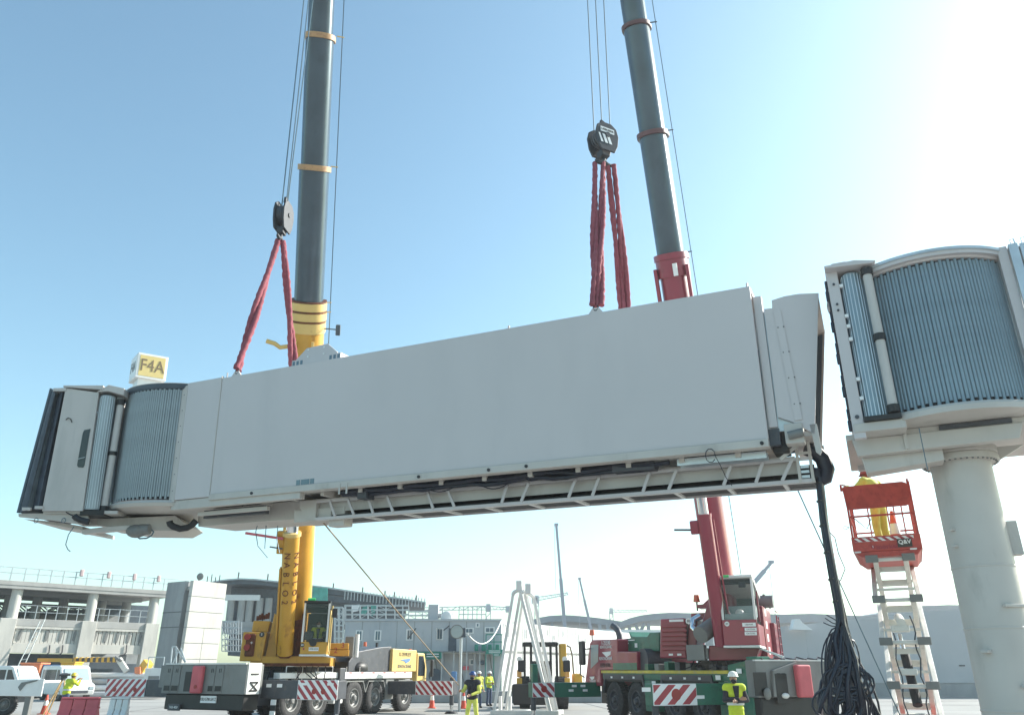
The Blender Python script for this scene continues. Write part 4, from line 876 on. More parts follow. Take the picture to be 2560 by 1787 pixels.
# boom cheek plates rising to the boom pivot
for x0, x1, m_ in (((485, 1060), (600, 1060), 'crane_yellow'), ((770, 1040), (850, 1040), 'rust_brown')):
    q = [ht(cM(*x0), -1.5), ht(cM(*x1), -1.5), ht(cM(x1[0] + 25, 620), -1.5), ht(cM(x0[0] + 100, 580), -1.5)]
    MB().prism(TF, q, -1.5, 2.0).build('boom_cheek', m_, cr1, bev=0.02)
MB().prism(TF, [ht(cM(600, 1000), -1.3), ht(cM(850, 1000), -1.3), ht(cM(872, 640), -1.3), ht(cM(640, 640), -1.3)], -0.9, 1.6).build('boom_well', 'rust_brown', cr1)
MB().prism(TF, [ht(cM(605, 1000), -2.0), ht(cM(640, 1032), -2.0), ht(cM(730, 1032), -2.0), ht(cM(762, 985), -2.0), ht(cM(745, 940), -2.0), ht(cM(615, 940), -2.0)], -2.0, -1.76).build('cylinder_foot', 'rust_brown', cr1, bev=0.03)
# counterweight and its numbers to the right
(wa, wz) = ht(cM(1165, 880), 0.6); (wb, wz0) = ht(cM(1330, 1010), 0.6)
MB().box(TF, wa - 1.2, wb, 0.6, 2.0, wz0, (wz0 + wz) / 2 - 0.006).build('counterweight', 'crane_yellow', cr1, bev=0.03)
MB().box(TF, wa - 1.2, wb - 0.03, 0.6, 2.0, (wz0 + wz) / 2 + 0.006, wz).build('counterweight', 'crane_yellow', cr1, bev=0.03)
a, c = ht(cM(1272, 905), 0.6); text('3', TF, a, 0.592, c, 0.32, 'red_print', cr1)
a, c = ht(cM(1200, 955), 0.6); text('2', TF, a, 0.592, c, 0.32, 'red_print', cr1)
a, c = ht(cM(1410, 900), 1.2); MB().cyl(TF.p(a, 1.2, c - 0.5), TF.p(a, 1.2, c + 0.45), 0.1, n=14).build('exhaust_stack', 'carrier_white', cr1, smooth=40)
MB().box(TF, a - 0.5, a - 0.12, 0.9, 1.5, c - 0.5, c + 0.35).build('silencer', 'carrier_grey', cr1, bev=0.04)
# luffing cylinder
B0 = at(*cM(690, 985), 32.75); Bd = V((-0.15, 0, 0))
jk = 0.40; JT = FOOT1.lerp(TIP1, jk) + V((0.0, -0.55, -0.2))
dC = (JT - B0).normalized(); LC = (JT - B0).length
tb = 0.0
for i in range(200):                                        # barrel ends where the photograph shows the rod
    q = B0 + dC * (LC * i / 200); r = q - V((0, 0, CAMH)); u_ = -r.y * _s + r.z * _c; d_ = r.y * _c + r.z * _s
    if CY - FPX * u_ / d_ < 1338: tb = LC * i / 200; break
cyl = MB().cyl(B0, B0 + dC * tb, 0.31, n=28).build('luffing_cylinder', 'crane_yellow', cr1, smooth=40)
MB().cyl(B0 + dC * (tb - 0.02), B0 + dC * (tb + 0.12), 0.36, n=28).build('gland', 'crane_pale_yellow', cyl, smooth=40)
MB().cyl(B0 + dC * tb, JT, 0.235, n=24).build('cylinder_rod', 'chrome', cr1, smooth=40)
cf = Fr(B0, TF.x, dC)
MB().box(cf, -0.40, -0.315, -0.12, 0.2, 0.4, tb * 0.72).build('hydraulic_pipe', 'crane_yellow', cyl, bev=0.02)
for i, ch in enumerate('NABLO2'):
    text(ch, cf, -0.10, -0.313, tb - 0.75 - i * 0.37, 0.34, 'rust_brown', cr1, turn=-math.pi / 2, depth=0.008)
for i, ch in enumerate('NABLO2'):
    f2 = Fr(B0, (TF.x * math.cos(0.95) + TF.y * math.sin(0.95)), dC); text(ch, f2, 0.0, -0.313, tb - 0.75 - i * 0.37, 0.34, 'rust_brown', cr1, turn=-math.pi / 2, depth=0.008)
MB().bar(cf.p(-0.3, -0.2, tb - 0.1), cf.p(-1.75, -0.1, tb + 0.06), 0.07, 0.09).build('limit_arm', 'barrier_red', cr1)
MB().bar(cf.p(-0.3, -0.2, tb - 0.5), cf.p(-0.8, -0.1, tb - 0.46), 0.06, 0.05).build('pivot_pin', 'carrier_dark', cr1)
MB().box(cf, -0.55, -0.28, -0.1, 0.1, tb - 0.75, tb + 0.15).build('cylinder_bracket', 'crane_yellow', cr1, bev=0.04)
# telescopic boom
def boom(root, foot, tip, secs, collars):
    ax = (tip - foot); L = ax.length; d = ax.normalized()
    side = d.cross(V((0, 0, 1))).normalized(); side = side if side.x > 0 else -side
    f = Fr(foot, side, d)                                    # z along the boom
    for k0, k1, w, h, m_ in secs:
        MB().prismz(f, egg(w, h), k0 * L, k1 * L).build('boom_section', m_, root, smooth=35)
    for k0, k1, w, h, m_ in collars:
        MB().prismz(f, egg(w, h), k0 * L, k1 * L).build('boom_collar', m_, root, smooth=35, bev=0.008)
    return f, L
bf, BL = boom(cr1, FOOT1, TIP1,
    [(-0.02, 0.492, 1.26, 1.35, 'crane_yellow'), (0.10, 0.690, 1.10, 1.15, 'boom_grey'), (0.2, 0.862, 1.0, 1.04, 'boom_grey'), (0.3, 0.99, 0.90, 0.94, 'boom_grey')],
    [(0.492, 0.503, 1.38, 1.44, 'crane_pale_yellow'), (0.478, 0.4885, 1.40, 1.46, 'crane_pale_yellow'), (0.460, 0.4745, 1.36, 1.44, 'crane_pale_yellow'), (0.685, 0.6925, 1.22, 1.26, 'collar_orange'), (0.856, 0.863, 1.12, 1.15, 'collar_orange')])
for k in (0.4895, 0.5035, 0.4755):
    MB().prismz(bf, egg(1.37, 1.43), k * BL, k * BL + 0.05).build('collar_gap', 'rust_brown', cr1)
for k, x in ((0.445, -0.35), (0.445, 0.3), (0.40, -0.5), (0.40, 0.35), (0.40, 0.0), (0.425, 0.05)):
    MB().box(bf, x - 0.05, x + 0.05, -0.74, -0.66, k * BL - 0.14, k * BL + 0.14).build('boom_lug', 'crane_pale_yellow' if x != 0.35 and x != -0.5 else 'rust_brown', cr1, bev=0.01)
MB().prism(Fr(bf.p(0.45, -0.3, 0.37 * BL), bf.x, bf.z), [(0, 0), (0.25, 0), (0.25, 0.3), (0.12, 0.3), (0.12, 0.42), (0, 0.42)], -0.35, -0.32).build('side_plate', 'crane_yellow', cr1)
for k, hook in ((0.44, 0.12), (0.365, 0.5)):
    MB().tube([bf.p(-0.55, -0.35, k * BL), bf.p(-0.95, -0.5, k * BL - 0.05), bf.p(-1.15, -0.55, k * BL + 0.1), bf.p(-1.4 - hook * 0.5, -0.55, k * BL + 0.12 + hook * 0.5)], 0.09, 8).build('stow_arm', 'crane_pale_yellow', cr1, smooth=50)
MB().bar(bf.p(0.65, -0.3, 0.468 * BL), bf.p(1.15, -0.35, 0.468 * BL), 0.035).build('camera_arm', 'carrier_dark', cr1)
MB().box(bf, 1.12, 1.3, -0.45, -0.25, 0.46 * BL, 0.475 * BL).build('camera_housing', 'steel_blue', cr1, bev=0.03)
MB().cyl(bf.p(0.85, 0.2, 0.2 * BL), bf.p(0.78, 0.2, 0.99 * BL), 0.018, n=5).build('boom_rope', 'rope_steel', cr1)
for k in (0.44, 0.4895, 0.5035, 0.6935, 0.8645):
    MB().bar(bf.p(0.6, 0.1, k * BL), bf.p(0.86, 0.2, k * BL), 0.03).build('rope_guide', 'crane_pale_yellow', cr1)
MB().box(bf, -0.5, 0.5, -0.9, 0.6, 0.985 * BL, 1.02 * BL).build('boom_head', 'crane_pale_yellow', cr1, bev=0.03)
rgx = random.Random(21)
for i in range(12):
    a = lerp(l0 + 0.6, l1 - 0.3, i / 11); MB().tube([TF.p(a, -1.5, zdk + 0.02), TF.p(a + rgx.uniform(-.2, .2), -1.85, zdk - 0.2 + rgx.uniform(-.05, .05)), TF.p(a + rgx.uniform(-.3, .3), -1.7, 1.5)], 0.022, 5).build('hydraulic_hose', 'cable_black', cr1, smooth=60)
for t in (-0.4, 0.6, 1.6, 2.6, 3.6, 4.6): MB().bar(KL.p(t, 0.12, 1.43), KL.p(t, 0.12, 1.95), 0.03).build('deck_rail_post', 'carrier_white', cr1)
MB().bar(KL.p(-0.4, 0.12, 1.95), KL.p(2.6, 0.12, 1.95), 0.03).build('deck_rail', 'carrier_white', cr1)
for i in range(8):
    t = -0.6 + i * 0.55; MB().box(KL, t, t + rgx.uniform(.15, .4), 0.4, 0.8, 1.43, 1.43 + rgx.uniform(.1, .35)).build('deck_box', rgx.choice(('carrier_grey', 'carrier_dark', 'carrier_white')), cr1, bev=0.02)
# cab
c0 = ht(cM(838, 992), -2.55); c1 = ht(cM(1105, 992), -2.55); czs = ht(cM(960, 868), -2.55)[1]; czt = ht(cM(1010, 478), -2.55)[1]
xa, xb, zc = c0[0], c1[0], c0[1]
crane_cab(TF, xa, xb, -2.55, -0.75, zc, czt, czs, 'crane_yellow', cr1, trim='carrier_white', roof_mat='oily_black')
MB().box(TF, xb + 0.004, xb + 0.03, -2.2, -0.9, zc + 0.1, czt - 0.25).build('sliding_door', 'crane_pale_yellow', cr1)
MB().box(TF, xb + 0.032, xb + 0.04, -2.0, -1.2, czs, czt - 0.4).build('door_window', 'window_dark', cr1)
MB().bar(TF.p(xb + 0.1, -2.5, zc), TF.p(xb + 0.1, -2.5, czt - 0.1), 0.05).build('grab_rail', 'crane_pale_yellow', cr1)
MB().box(TF, xb + 0.1, xb + 0.3, -2.6, -2.45, czt - 0.55, czt - 0.2).build('mirror', 'black_rubber', cr1, bev=0.03)
MB().cyl(TF.p(xa + 0.12, -2.5, czt + 0.13), TF.p(xa + 0.42, -2.5, czt + 0.13), 0.06, n=12).build('status_lamp', 'lamp_green', cr1, smooth=40)
q = [ht(cM(*p_), -2.56) for p_ in ((925, 845), (1085, 835), (1040, 868), (1010, 870), (1000, 905), (970, 915), (945, 905), (930, 868))]
MB().prism(TF, q, -2.62, -2.552).build('console_cover', 'oily_black', cr1)
a, c = ht(cM(978, 940), -2.56); MB().box(TF, a - 0.19, a + 0.19, -2.565, -2.553, c - 0.07, c + 0.07).build('label_plate', 'print_white', cr1)
text('LIEBHERR', TF, a, -2.57, c, 0.085, 'print_dark', cr1)
a, c = ht(cM(865, 900), -2.56); MB().cyl(TF.p(a, -2.57, c), TF.p(a, -2.553, c), 0.08, n=16).build('speed_disc', 'print_dark', cr1); text('80', TF, a, -2.575, c, 0.1, 'print_white', cr1)
a, c = ht(cM(878, 938), -2.56); MB().box(TF, a - 0.03, a + 0.03, -2.56, -2.553, c - 0.04, c + 0.04).build('label_plate', 'red_print', cr1)
a, c = ht(cM(925, 810), -2.4); MB().box(TF, a - 0.17, a + 0.14, -2.35, -2.3, c - 0.15, c + 0.17).build('display', 'carrier_dark', cr1, bev=0.01)
MB().bar(TF.p(xb - 0.1, -2.6, zc - 0.05), TF.p(xb + 0.35, -2.6, zc - 0.12), 0.08, 0.05).build('step', 'carrier_white', cr1)
# hook, ropes, slings
H1 = at(713, 508, 19.6)
hb1 = hook_block(H1, 'hook_block', 'dark narrow hook block above the gate end of the bridge', math.radians(84), 0.75, 1.35, thick=0.34)
for i, (dx, dy, px) in enumerate(((-0.09, 0.0, -0.32), (0.02, 0.06, -0.15), (0.09, -0.05, 0.05))):
    top_ = TIP1 + V((px, -0.4, 0)); bot = H1 + V((dx, dy, -0.1))
    MB().cyl(bot, top_, 0.020, n=6).build('hoist_rope', 'rope_steel', cr1)
sa = H1 + V((0, 0, -1.27)); GS = 'red round slings holding the bridge'
sling(sa + V((-0.06, 0, 0)), LUGS[2], 0.125, 'red sling leg slanting from the narrow hook to the lug nearest the gate sign', 3, GS)
sling(sa + V((0.06, 0.05, 0)), LUGS[3], 0.125, 'red sling leg hanging in front of the yellow boom', 5, GS)

# ================================================================== the red and green crane (right)
QL = Fr((7.4, 25.2, 0), (0.361, -0.9326, 0))                 # left side of the carrier: x towards the rear, y = away
QR = Fr((7.4, 25.2, 0), (0.9326, 0.361, 0))                  # rear face: x to the right, y = away
FOOT2, TIP2 = V((7.52, 28.5, 3.5)), V((2.2, 15.5, 36.8))
cr2 = thing('mobile_crane', 'red mobile crane with dark green carrier lifting the open end', 'mobile crane', QL.p(-5, 1.4, 0), 'mobile cranes lifting the bridge')
hq = lambda q, b=0.0: QL.hit(*q, b)
hr_ = lambda q, b=0.0: QR.hit(*q, b)
MB().box(QL, -11.6, -0.1, 0.7, 2.1, 0.5, 1.2).build('chassis', 'oily_black', cr2, bev=0.02)
wa_, wb_ = hq(cR(390, 1440), .1)[0], hq(cR(612, 1450), .1)[0]
sp = wb_ - wa_
wx = [wa_, wb_, wb_ + sp * 1.5, wb_ + sp * 2.5]
wheels(cr2, [QL.p(t, 0.25, 0.70) for t in wx], -QL.y, 0.70, 0.42, 'carrier_dark')
wheels(cr2, [QL.p(t, 2.5, 0.70) for t in wx], QL.y, 0.70, 0.42, 'carrier_dark')
sa0, sz = hq(cR(255, 1150)); sa1, sz1 = hq(cR(1505, 1192))
szm = (sz + sz1) / 2
MB().box(QL, sa0, sa1 + 0.1, -0.02, 0.05, szm - 0.05, szm + 0.05).build('reflective_strip', 'line_yellow', cr2)
MB().box(QL, sa0, -0.3, 0.052, 2.7, szm - 0.28, szm + 0.04).build('deck', 'crane_green', cr2, bev=0.02)
for i, t in enumerate((wa_ + sp / 2, wb_ + sp * 2.0)):
    hw = sp * 0.5 + 0.85
    MB().prism(QL, [(t - hw, 0.95), (t - hw + 0.18, szm - 0.1), (t + hw - 0.18, szm - 0.1), (t + hw, 0.95), (t + hw - 0.07, 0.95), (t + hw - 0.26, szm - 0.28), (t - hw + 0.26, szm - 0.28), (t - hw + 0.07, 0.95)], 0.0, 0.05).build('mudguard', 'carrier_dark', cr2)
    MB().prism(QL, [(t - hw + 0.05, 0.95), (t - hw + 0.25, szm - 0.285), (t + hw - 0.25, szm - 0.285), (t + hw - 0.05, 0.95), (t + hw - 0.1, 0.95), (t + hw - 0.3, szm - 0.36), (t - hw + 0.3, szm - 0.36), (t - hw + 0.1, 0.95)], 0.055, 0.55).build('wheel_arch', 'oily_black', cr2)
    for j in range(3):
        a = t - 0.9 + 0.9 * j; MB().box(QL, a - 0.07, a + 0.07, -0.012, -0.002, szm - 0.24, szm - 0.17).build('reflector', 'print_white', cr2)
a0, a1 = hq(cR(700, 1400))[0], hq(cR(760, 1400))[0]
MB().box(QL, a0 - 0.1, a1 + 0.3, 0.02, 0.6, 0.4, szm - 0.29).build('side_locker', 'crane_green', cr2, bev=0.03)
MB().box(QL, wx[3] + 0.95, -0.35, 0.06, 0.7, 0.45, szm - 0.29).build('side_locker', 'crane_green', cr2, bev=0.03)
MB().prism(QL, [hq(cR(1510, 1100)), hq(cR(1760, 1040)), hq(cR(1770, 1420)), hq(cR(1700, 1440)), hq(cR(1515, 1440))], 0.03, 0.4).build('rear_side_panel', 'crane_green', cr2, bev=0.02)
for q in ((1640, 1160), (1430, 1225), (785, 1280), (770, 1345)):
    a, c = hq(cR(*q)); MB().box(QL, a - 0.13, a + 0.13, -0.035, -0.022, c - 0.07, c + 0.07).build('label_plate', 'print_white', cr2)
# outrigger beams on the near side, reaching out to the left
def beam_at(q0, q1, F, b):
    return F.hit(*q0, b), F.hit(*q1, b)
OS = Fr(QL.p(0, 0, 0), QL.y)                                 # x away across the carrier, so -x sticks out to the left
# rear outrigger: face seen between px 1632 and 1860
ob = Fr(QL.p(hq(cR(1515, 1400))[0], 0, 0), QL.y)
xo, zo = ob.hit(*cR(770, 1345)); xo2, zo2 = ob.hit(*cR(770, 1545))
obF = ob
MB().box(ob, xo, 0.2, 0.0, 0.5, 0.80, 1.42).build('outrigger_beam', 'crane_green', cr2, bev=0.02)
MB().box(ob, xo - 0.02, xo + 1.55, -0.03, -0.003, 0.80, 1.42).build('warning_plate', 'print_white', cr2, bev=0.05)
stripes(ob, xo, xo + 1.53, 0.83, 1.39, -0.03, 4, cr2, slope=1.1, duty=0.5)
p = ob.p(xo + 0.8, -0.04, 1.11); MB().cyl(p, p + ob.y * 0.02, 0.17, n=18).build('reflector', 'lens_red', cr2)
for a in (-1.6, -1.15): MB().box(ob, xo * 0.55 + a, xo * 0.55 + a + 0.3, -0.012, -0.001, 1.2, 1.32).build('label_plate', 'print_white', cr2)
MB().box(ob, xo * 0.45, xo * 0.45 + 0.35, -0.012, -0.001, 0.98, 1.08).build('label_plate', 'print_white', cr2)
of = Fr(QL.p(hq(cR(250, 1450))[0] - 0.35, 0, 0), QL.y)
xf, _z = of.hit(*cN(1092, 1450))
MB().box(of, xf, 0.2, 0.0, 0.5, 0.78, 1.34).build('outrigger_beam', 'crane_green', cr2, bev=0.02)
MB().box(of, xf - 0.02, xf + 0.95, -0.03, -0.003, 0.79, 1.33).build('warning_plate', 'print_white', cr2)
stripes(of, xf - 0.01, xf + 0.94, 0.80, 1.32, -0.03, 4, cr2, slope=-1.0, duty=0.5)
p = of.p(xf + 0.48, -0.04, 1.1); MB().cyl(p, p + of.y * 0.02, 0.13, n=18).build('reflector', 'lens_red', cr2)
for a, c in ((1.75, 1.2), (2.15, 1.2), (1.6, 1.03), (2.25, 1.03), (3.2, 1.12)): MB().box(of, xf + a, xf + a + 0.22, -0.012, -0.001, c - 0.04, c + 0.05).build('label_plate', 'print_white', cr2)
MB().box(of, xf + 0.02, xf + 0.25, 0.06, 0.3, 1.345, 2.05).build('jack_tower', 'crane_green', cr2, bev=0.02)
for f, a in ((ob, xo + 0.2), (of, xf + 0.12)):
    MB().cyl(f.p(a, 0.25, 0.3), f.p(a, 0.25, 0.85), 0.11, n=16).build('jack_barrel', 'carrier_dark', cr2, smooth=40)
    MB().cyl(f.p(a, 0.25, 0.1), f.p(a, 0.25, 0.31), 0.07, n=14).build('jack_rod', 'chrome', cr2, smooth=40)
    MB().cyl(f.p(a, 0.25, 0.0), f.p(a, 0.25, 0.1), 0.32, 0.22, n=18).build('jack_foot', 'oily_black', cr2, smooth=40)
# carrier cab
g0 = hq(cR(85, 1310)); g1 = hq(cR(250, 1310)); g2 = hq(cR(415, 840)); g3 = hq(cR(135, 850)); gm = hq(cR(415, 965)); gl = hq(cR(610, 965)); gb = hq(cR(610, 1090))
MB().prism(QL, [g0, g1, (g1[0], szm + 0.06), (gb[0], szm + 0.06), gl, gm, g2, (g3[0] + 0.25, g3[1]), (g3[0], g3[1] - 0.12)], 0.0, 2.7).build('carrier_cab', 'crane_red', cr2, bev=0.04)
MB().box(QL, hq(cR(370, 1090))[0], gb[0], -0.006, -0.001, szm + 0.07, hq(cR(400, 1080))[1]).build('green_band', 'crane_green', cr2)
MB().prism(QL, [hq(cR(150, 900)), hq(cR(225, 895)), hq(cR(222, 1065)), hq(cR(150, 1135))], -0.012, -0.001).build('cab_door_window', 'glass_pale', cr2)
for body, q, s_ in (('1-25590', (300, 880), 0.24), ('RENTACRANE', (300, 920), 0.16), ('RENTACRANE', (298, 1035), 0.18), ('LIEBHERR', (296, 1103), 0.22), ('TANDEM', (168, 1260), 0.14)):
    a, c = hq(cR(*q)); text(body, QL, a, -0.012, c, s_, 'print_white' if body != 'LIEBHERR' else 'print_dark', cr2)
a, c = hq(cR(305, 990)); MB().prism(QL, [(a - 0.4, c + 0.08), (a + 0.4, c + 0.1), (a + 0.35, c - 0.03), (a, c - 0.12), (a - 0.2, c - 0.02)], -0.01, -0.002).build('emblem', 'print_white', cr2)
a, c = hq(cR(160, 1230)); MB().prism(QL, [(a - 0.25, c + 0.05), (a + 0.25, c + 0.07), (a + 0.2, c - 0.02), (a, c - 0.08)], -0.01, -0.002).build('emblem', 'print_white', cr2)
a, c = hq(cR(80, 985), -.4); MB().box(QL, a - 0.25, a + 0.2, -0.55, -0.4, c - 0.45, c + 0.5).build('mirror', 'black_rubber', cr2, bev=0.05)
a, c = hq(cR(80, 1070), -.4); MB().box(QL, a - 0.2, a + 0.2, -0.55, -0.4, c - 0.12, c + 0.12).build('mirror', 'black_rubber', cr2, bev=0.04)
MB().tube([QL.p(g3[0] + 0.1, -0.01, g3[1] - 0.35), QL.p(a - 0.15, -0.47, g3[1] - 0.4), QL.p(a - 0.25, -0.47, c - 0.5), QL.p(g0[0] + 0.05, -0.02, c - 0.6)], 0.03, 6).build('mirror_arm', 'carrier_dark', cr2, smooth=60)
a, c = hq(cR(160, 780), .8); MB().cyl(QL.p(a, 0.8, g3[1] - 0.05), QL.p(a, 0.8, c - 0.1), 0.03, n=6).build('beacon_post', 'carrier_dark', cr2)
MB().cyl(QL.p(a, 0.8, c - 0.1), QL.p(a, 0.8, c + 0.14), 0.13, 0.10, n=12).build('beacon', 'beacon', cr2, smooth=40)
MB().tube([QL.p(*(lambda q, b: (q[0], b, q[1]))(hq(cR(x, y), .6), .6)) for x, y in ((445, 960), (440, 870), (435, 800), (420, 755), (395, 725), (370, 708))], 0.13, 12).build('exhaust_pipe', 'carrier_dark', cr2, smooth=60)
MB().prism(QL, [hq(cR(460, 960), .5), hq(cR(830, 960), .5), hq(cR(830, 770), .5), hq(cR(740, 775), .5), hq(cR(712, 815), .5), hq(cR(560, 815), .5), hq(cR(525, 765), .5), hq(cR(545, 830), .5), hq(cR(460, 840), .5)], 0.5, 2.3).build('engine_cover', 'crane_green', cr2, bev=0.02)
for x0, y0, x1, y1 in ((470, 845, 585, 862), (470, 875, 525, 890), (590, 880, 612, 925)):
    (a0, c0_), (a1, c1_) = hq(cR(x0, y1), .49), hq(cR(x1, y0), .49); MB().box(QL, a0, a1, 0.485, 0.497, c0_, c1_).build('label_plate', 'print_white', cr2)
MB().cyl(QL.p(hq(cR(700, 1050), .3)[0], 0.15, hq(cR(700, 1050), .3)[1]), QL.p(hq(cR(700, 1050), .3)[0], 1.2, hq(cR(700, 1050), .3)[1]), 0.42, n=24).build('air_tank', 'carrier_dark', cr2, smooth=40)
MB().box(QL, gb[0] + 0.05, -1.0, 0.4, 2.3, szm + 0.045, szm + 0.3).build('deck_plinth', 'oily_black', cr2)
# rear block
rz1 = hr_(cR(1765, 1048))[1]; rz0 = hr_(cR(1790, 1428))[1]
RW = 2.95
MB().box(QR, 0.0, RW, 0.0, 0.5, rz0, rz1).build('rear_frame', 'carrier_grey', cr2, bev=0.03)
a0, a1 = hr_(cR(1775, 1300))[0], hr_(cR(1915, 1300))[0]
MB().box(QR, a0 + 0.03, a1, -0.012, 0.0, rz0 + 0.05, hr_(cR(1800, 1172))[1]).build('opening', 'oily_black', cr2, bev=0.03)
a, c = hr_(cR(1900, 1380)); MB().ball(QR.p(a, -0.08, c - 0.02), 0.13, 0.08, 0.17, fr=QR, n=12).build('lamp', 'carrier_grey', cr2, smooth=60)
a0, a1 = hr_(cR(1945, 1300))[0], hr_(cR(2200, 1300))[0]
MB().prism(QR, [(a0, rz0 + 0.02), (a1, rz0 + 0.02), (a1 + 0.05, rz1 - 0.05), (a0 + 0.08, rz1 - 0.3)], -0.12, -0.0).build('hose_panel', 'carrier_grey', cr2, bev=0.02)
for q in ((2030, 1212), (2078, 1212)):
    a, c = hr_(cR(*q), -.12); MB().box(QR, a - 0.07, a + 0.07, -0.13, -0.121, c - 0.09, c + 0.09).build('socket', 'oily_black', cr2, bev=0.02)
a, c = hr_(cR(2070, 1335), -.12); MB().box(QR, a - 0.24, a + 0.2, -0.13, -0.121, c - 0.42, c + 0.42).build('opening', 'oily_black', cr2, bev=0.03)
MB().ball(QR.p(a + 0.05, -0.15, c - 0.2), 0.14, 0.08, 0.08, fr=QR, n=10).build('rag', 'carrier_white', cr2, smooth=60)
a0, a1 = hr_(cS(65, 1400), -.15)[0], hr_(cS(150, 1400), -.15)[0]
MB().box(QR, a0, a1, -0.35, -0.13, hr_(cS(100, 1495), -.3)[1], hr_(cS(100, 1295), -.3)[1]).build('extinguisher_box', 'barrier_red', cr2, bev=0.06, seg=3)
MB().box(QR, 0.1, RW - 0.1, 0.02, 0.5, 0.45, rz0 - 0.003).build('bumper', 'oily_black', cr2, bev=0.04)
for i in range(6):
    a = 0.25 + i * 0.42; MB().tube([QR.p(a, -0.02, rz1 + 0.02), QR.p(a + 0.15, 0.1, rz1 + 0.06 + 0.03 * (i % 2)), QR.p(a + 0.4, 0.0, rz1 + 0.02)], 0.025, 6).build('hose', 'cable_black', cr2, smooth=60)
MB().box(QR, 0.0, RW, -0.02, 0.1, rz1 - 0.03, rz1 + 0.012).build('top_rail', 'carrier_white', cr2)
MB().box(QL, -0.55, -0.02, 0.1, 0.6, rz1 - 0.6, rz1 + 0.1).build('corner_block', 'crane_green', cr2, bev=0.02)
MB().box(QR, RW + 0.02, RW + 1.4, 0.3, 0.8, 0.85, 1.5).build('outrigger_beam', 'crane_green', cr2, bev=0.02)
MB().box(QR, RW + 0.4, RW + 0.7, 0.285, 0.298, 1.2, 1.3).build('label_plate', 'print_white', cr2)
# superstructure
HD2 = V((TIP2.x - FOOT2.x, TIP2.y - FOOT2.y, 0)).normalized()
TG = Fr((7.74, 28.5, 0), (-HD2.y, HD2.x, 0))
hg = lambda q, b=-1.5: TG.hit(*q, b)
zd2 = hg(cR(1200, 1050))[1]
MB().lathe(Fr(TG.p(0, 0, 0), TG.x), [(0, szm), (1.2, szm), (1.2, zd2 - 0.15), (1.3, zd2 - 0.14), (1.3, zd2), (0, zd2)], 40).build('slewing_ring', 'oily_black', cr2, smooth=30)
MB().prism(TG, [hg(cR(1330, 1055)), hg(cR(1800, 1050)), hg(cR(1850, 905)), hg(cR(1330, 905))], -1.5, 1.8).build('turntable', 'crane_red', cr2, bev=0.03)
eb0 = hg(cR(840, 1030), -1.3); eb1 = hg(cR(1110, 1030), -1.3); et = hg(cR(845, 640), -1.3)
MB().prism(TG, [eb0, eb1, (eb1[0] + 0.04, et[1] + 0.02), (et[0], et[1])], -1.3, 0.6).build('engine_housing', 'crane_red', cr2, bev=0.04)
MB().prism(TG, [hg(cR(1115, 1000), -1.1), hg(cR(1205, 960), -1.1), hg(cR(1215, 640), -1.1), hg(cR(1130, 640), -1.1)], -1.1, 0.6).build('engine_housing', 'crane_red', cr2, bev=0.03)
for i in range(6):
    y = 705 + i * 46; (a0, c0_), (a1, c1_) = hg(cR(862, y + 22), -1.32), hg(cR(1110, y), -1.32)
    MB().box(TG, a0, a1, -1.34, -1.302, c0_ + 0.0, c1_).build('louver', 'red_print', cr2, bev=0.015)
    MB().box(TG, a0, a1, -1.40, -1.342, c1_ - 0.03, c1_ + 0.03).build('louver_lip', 'crane_red', cr2)
(a0, c0_), (a1, c1_) = hg(cR(935, 668), -1.35), hg(cR(1075, 642), -1.35); MB().box(TG, a0, a1, -1.36, -1.342, c0_, c1_).build('label_plate', 'print_white', cr2)
a, c = hg(cR(1128, 660), -1.35); MB().cyl(TG.p(a, -1.36, c), TG.p(a, -1.342, c), 0.1, n=16).build('speed_disc', 'print_white', cr2); text('80', TG, a, -1.366, c, 0.12, 'print_dark', cr2)
for x in (930, 1015):
    (a0, c0_), (a1, c1_) = hg(cR(x, 1005), -1.31), hg(cR(x + 40, 985), -1.31); MB().box(TG, a0, a1, -1.315, -1.303, c0_, c1_).build('label_plate', 'print_white', cr2)
a, c = hg(cR(1250, 800), -1.8); p = TG.p(a, -1.9, c); MB().cyl(p, TG.p(a + 0.75, -0.6, c + 0.62), 0.28, n=24).build('silencer', 'carrier_grey', cr2, smooth=40)
MB().tube([TG.p(a - 0.1, -1.6, c + 0.05), TG.p(a - 0.3, -1.5, c + 0.25), TG.p(a - 0.28, -1.4, c + 0.5), TG.p(a - 0.05, -1.3, c + 0.62)], 0.11, 12).build('exhaust_bend', 'chrome', cr2, smooth=60)
(a0, c0_), (a1, c1_) = hg(cR(1112, 1055), -1.9), hg(cR(1278, 895), -1.9); MB().box(TG, a0, a1, -1.9, -1.3, c0_, c1_).build('grey_tank', 'carrier_grey', cr2, bev=0.02)
(a2, _) = hg(cR(1330, 1055), -1.6); MB().box(TG, a1 - 0.05, a2, -1.6, -1.0, c0_ + 0.05, c1_ - 0.1).build('grey_tank', 'concrete_grey', cr2, bev=0.02)
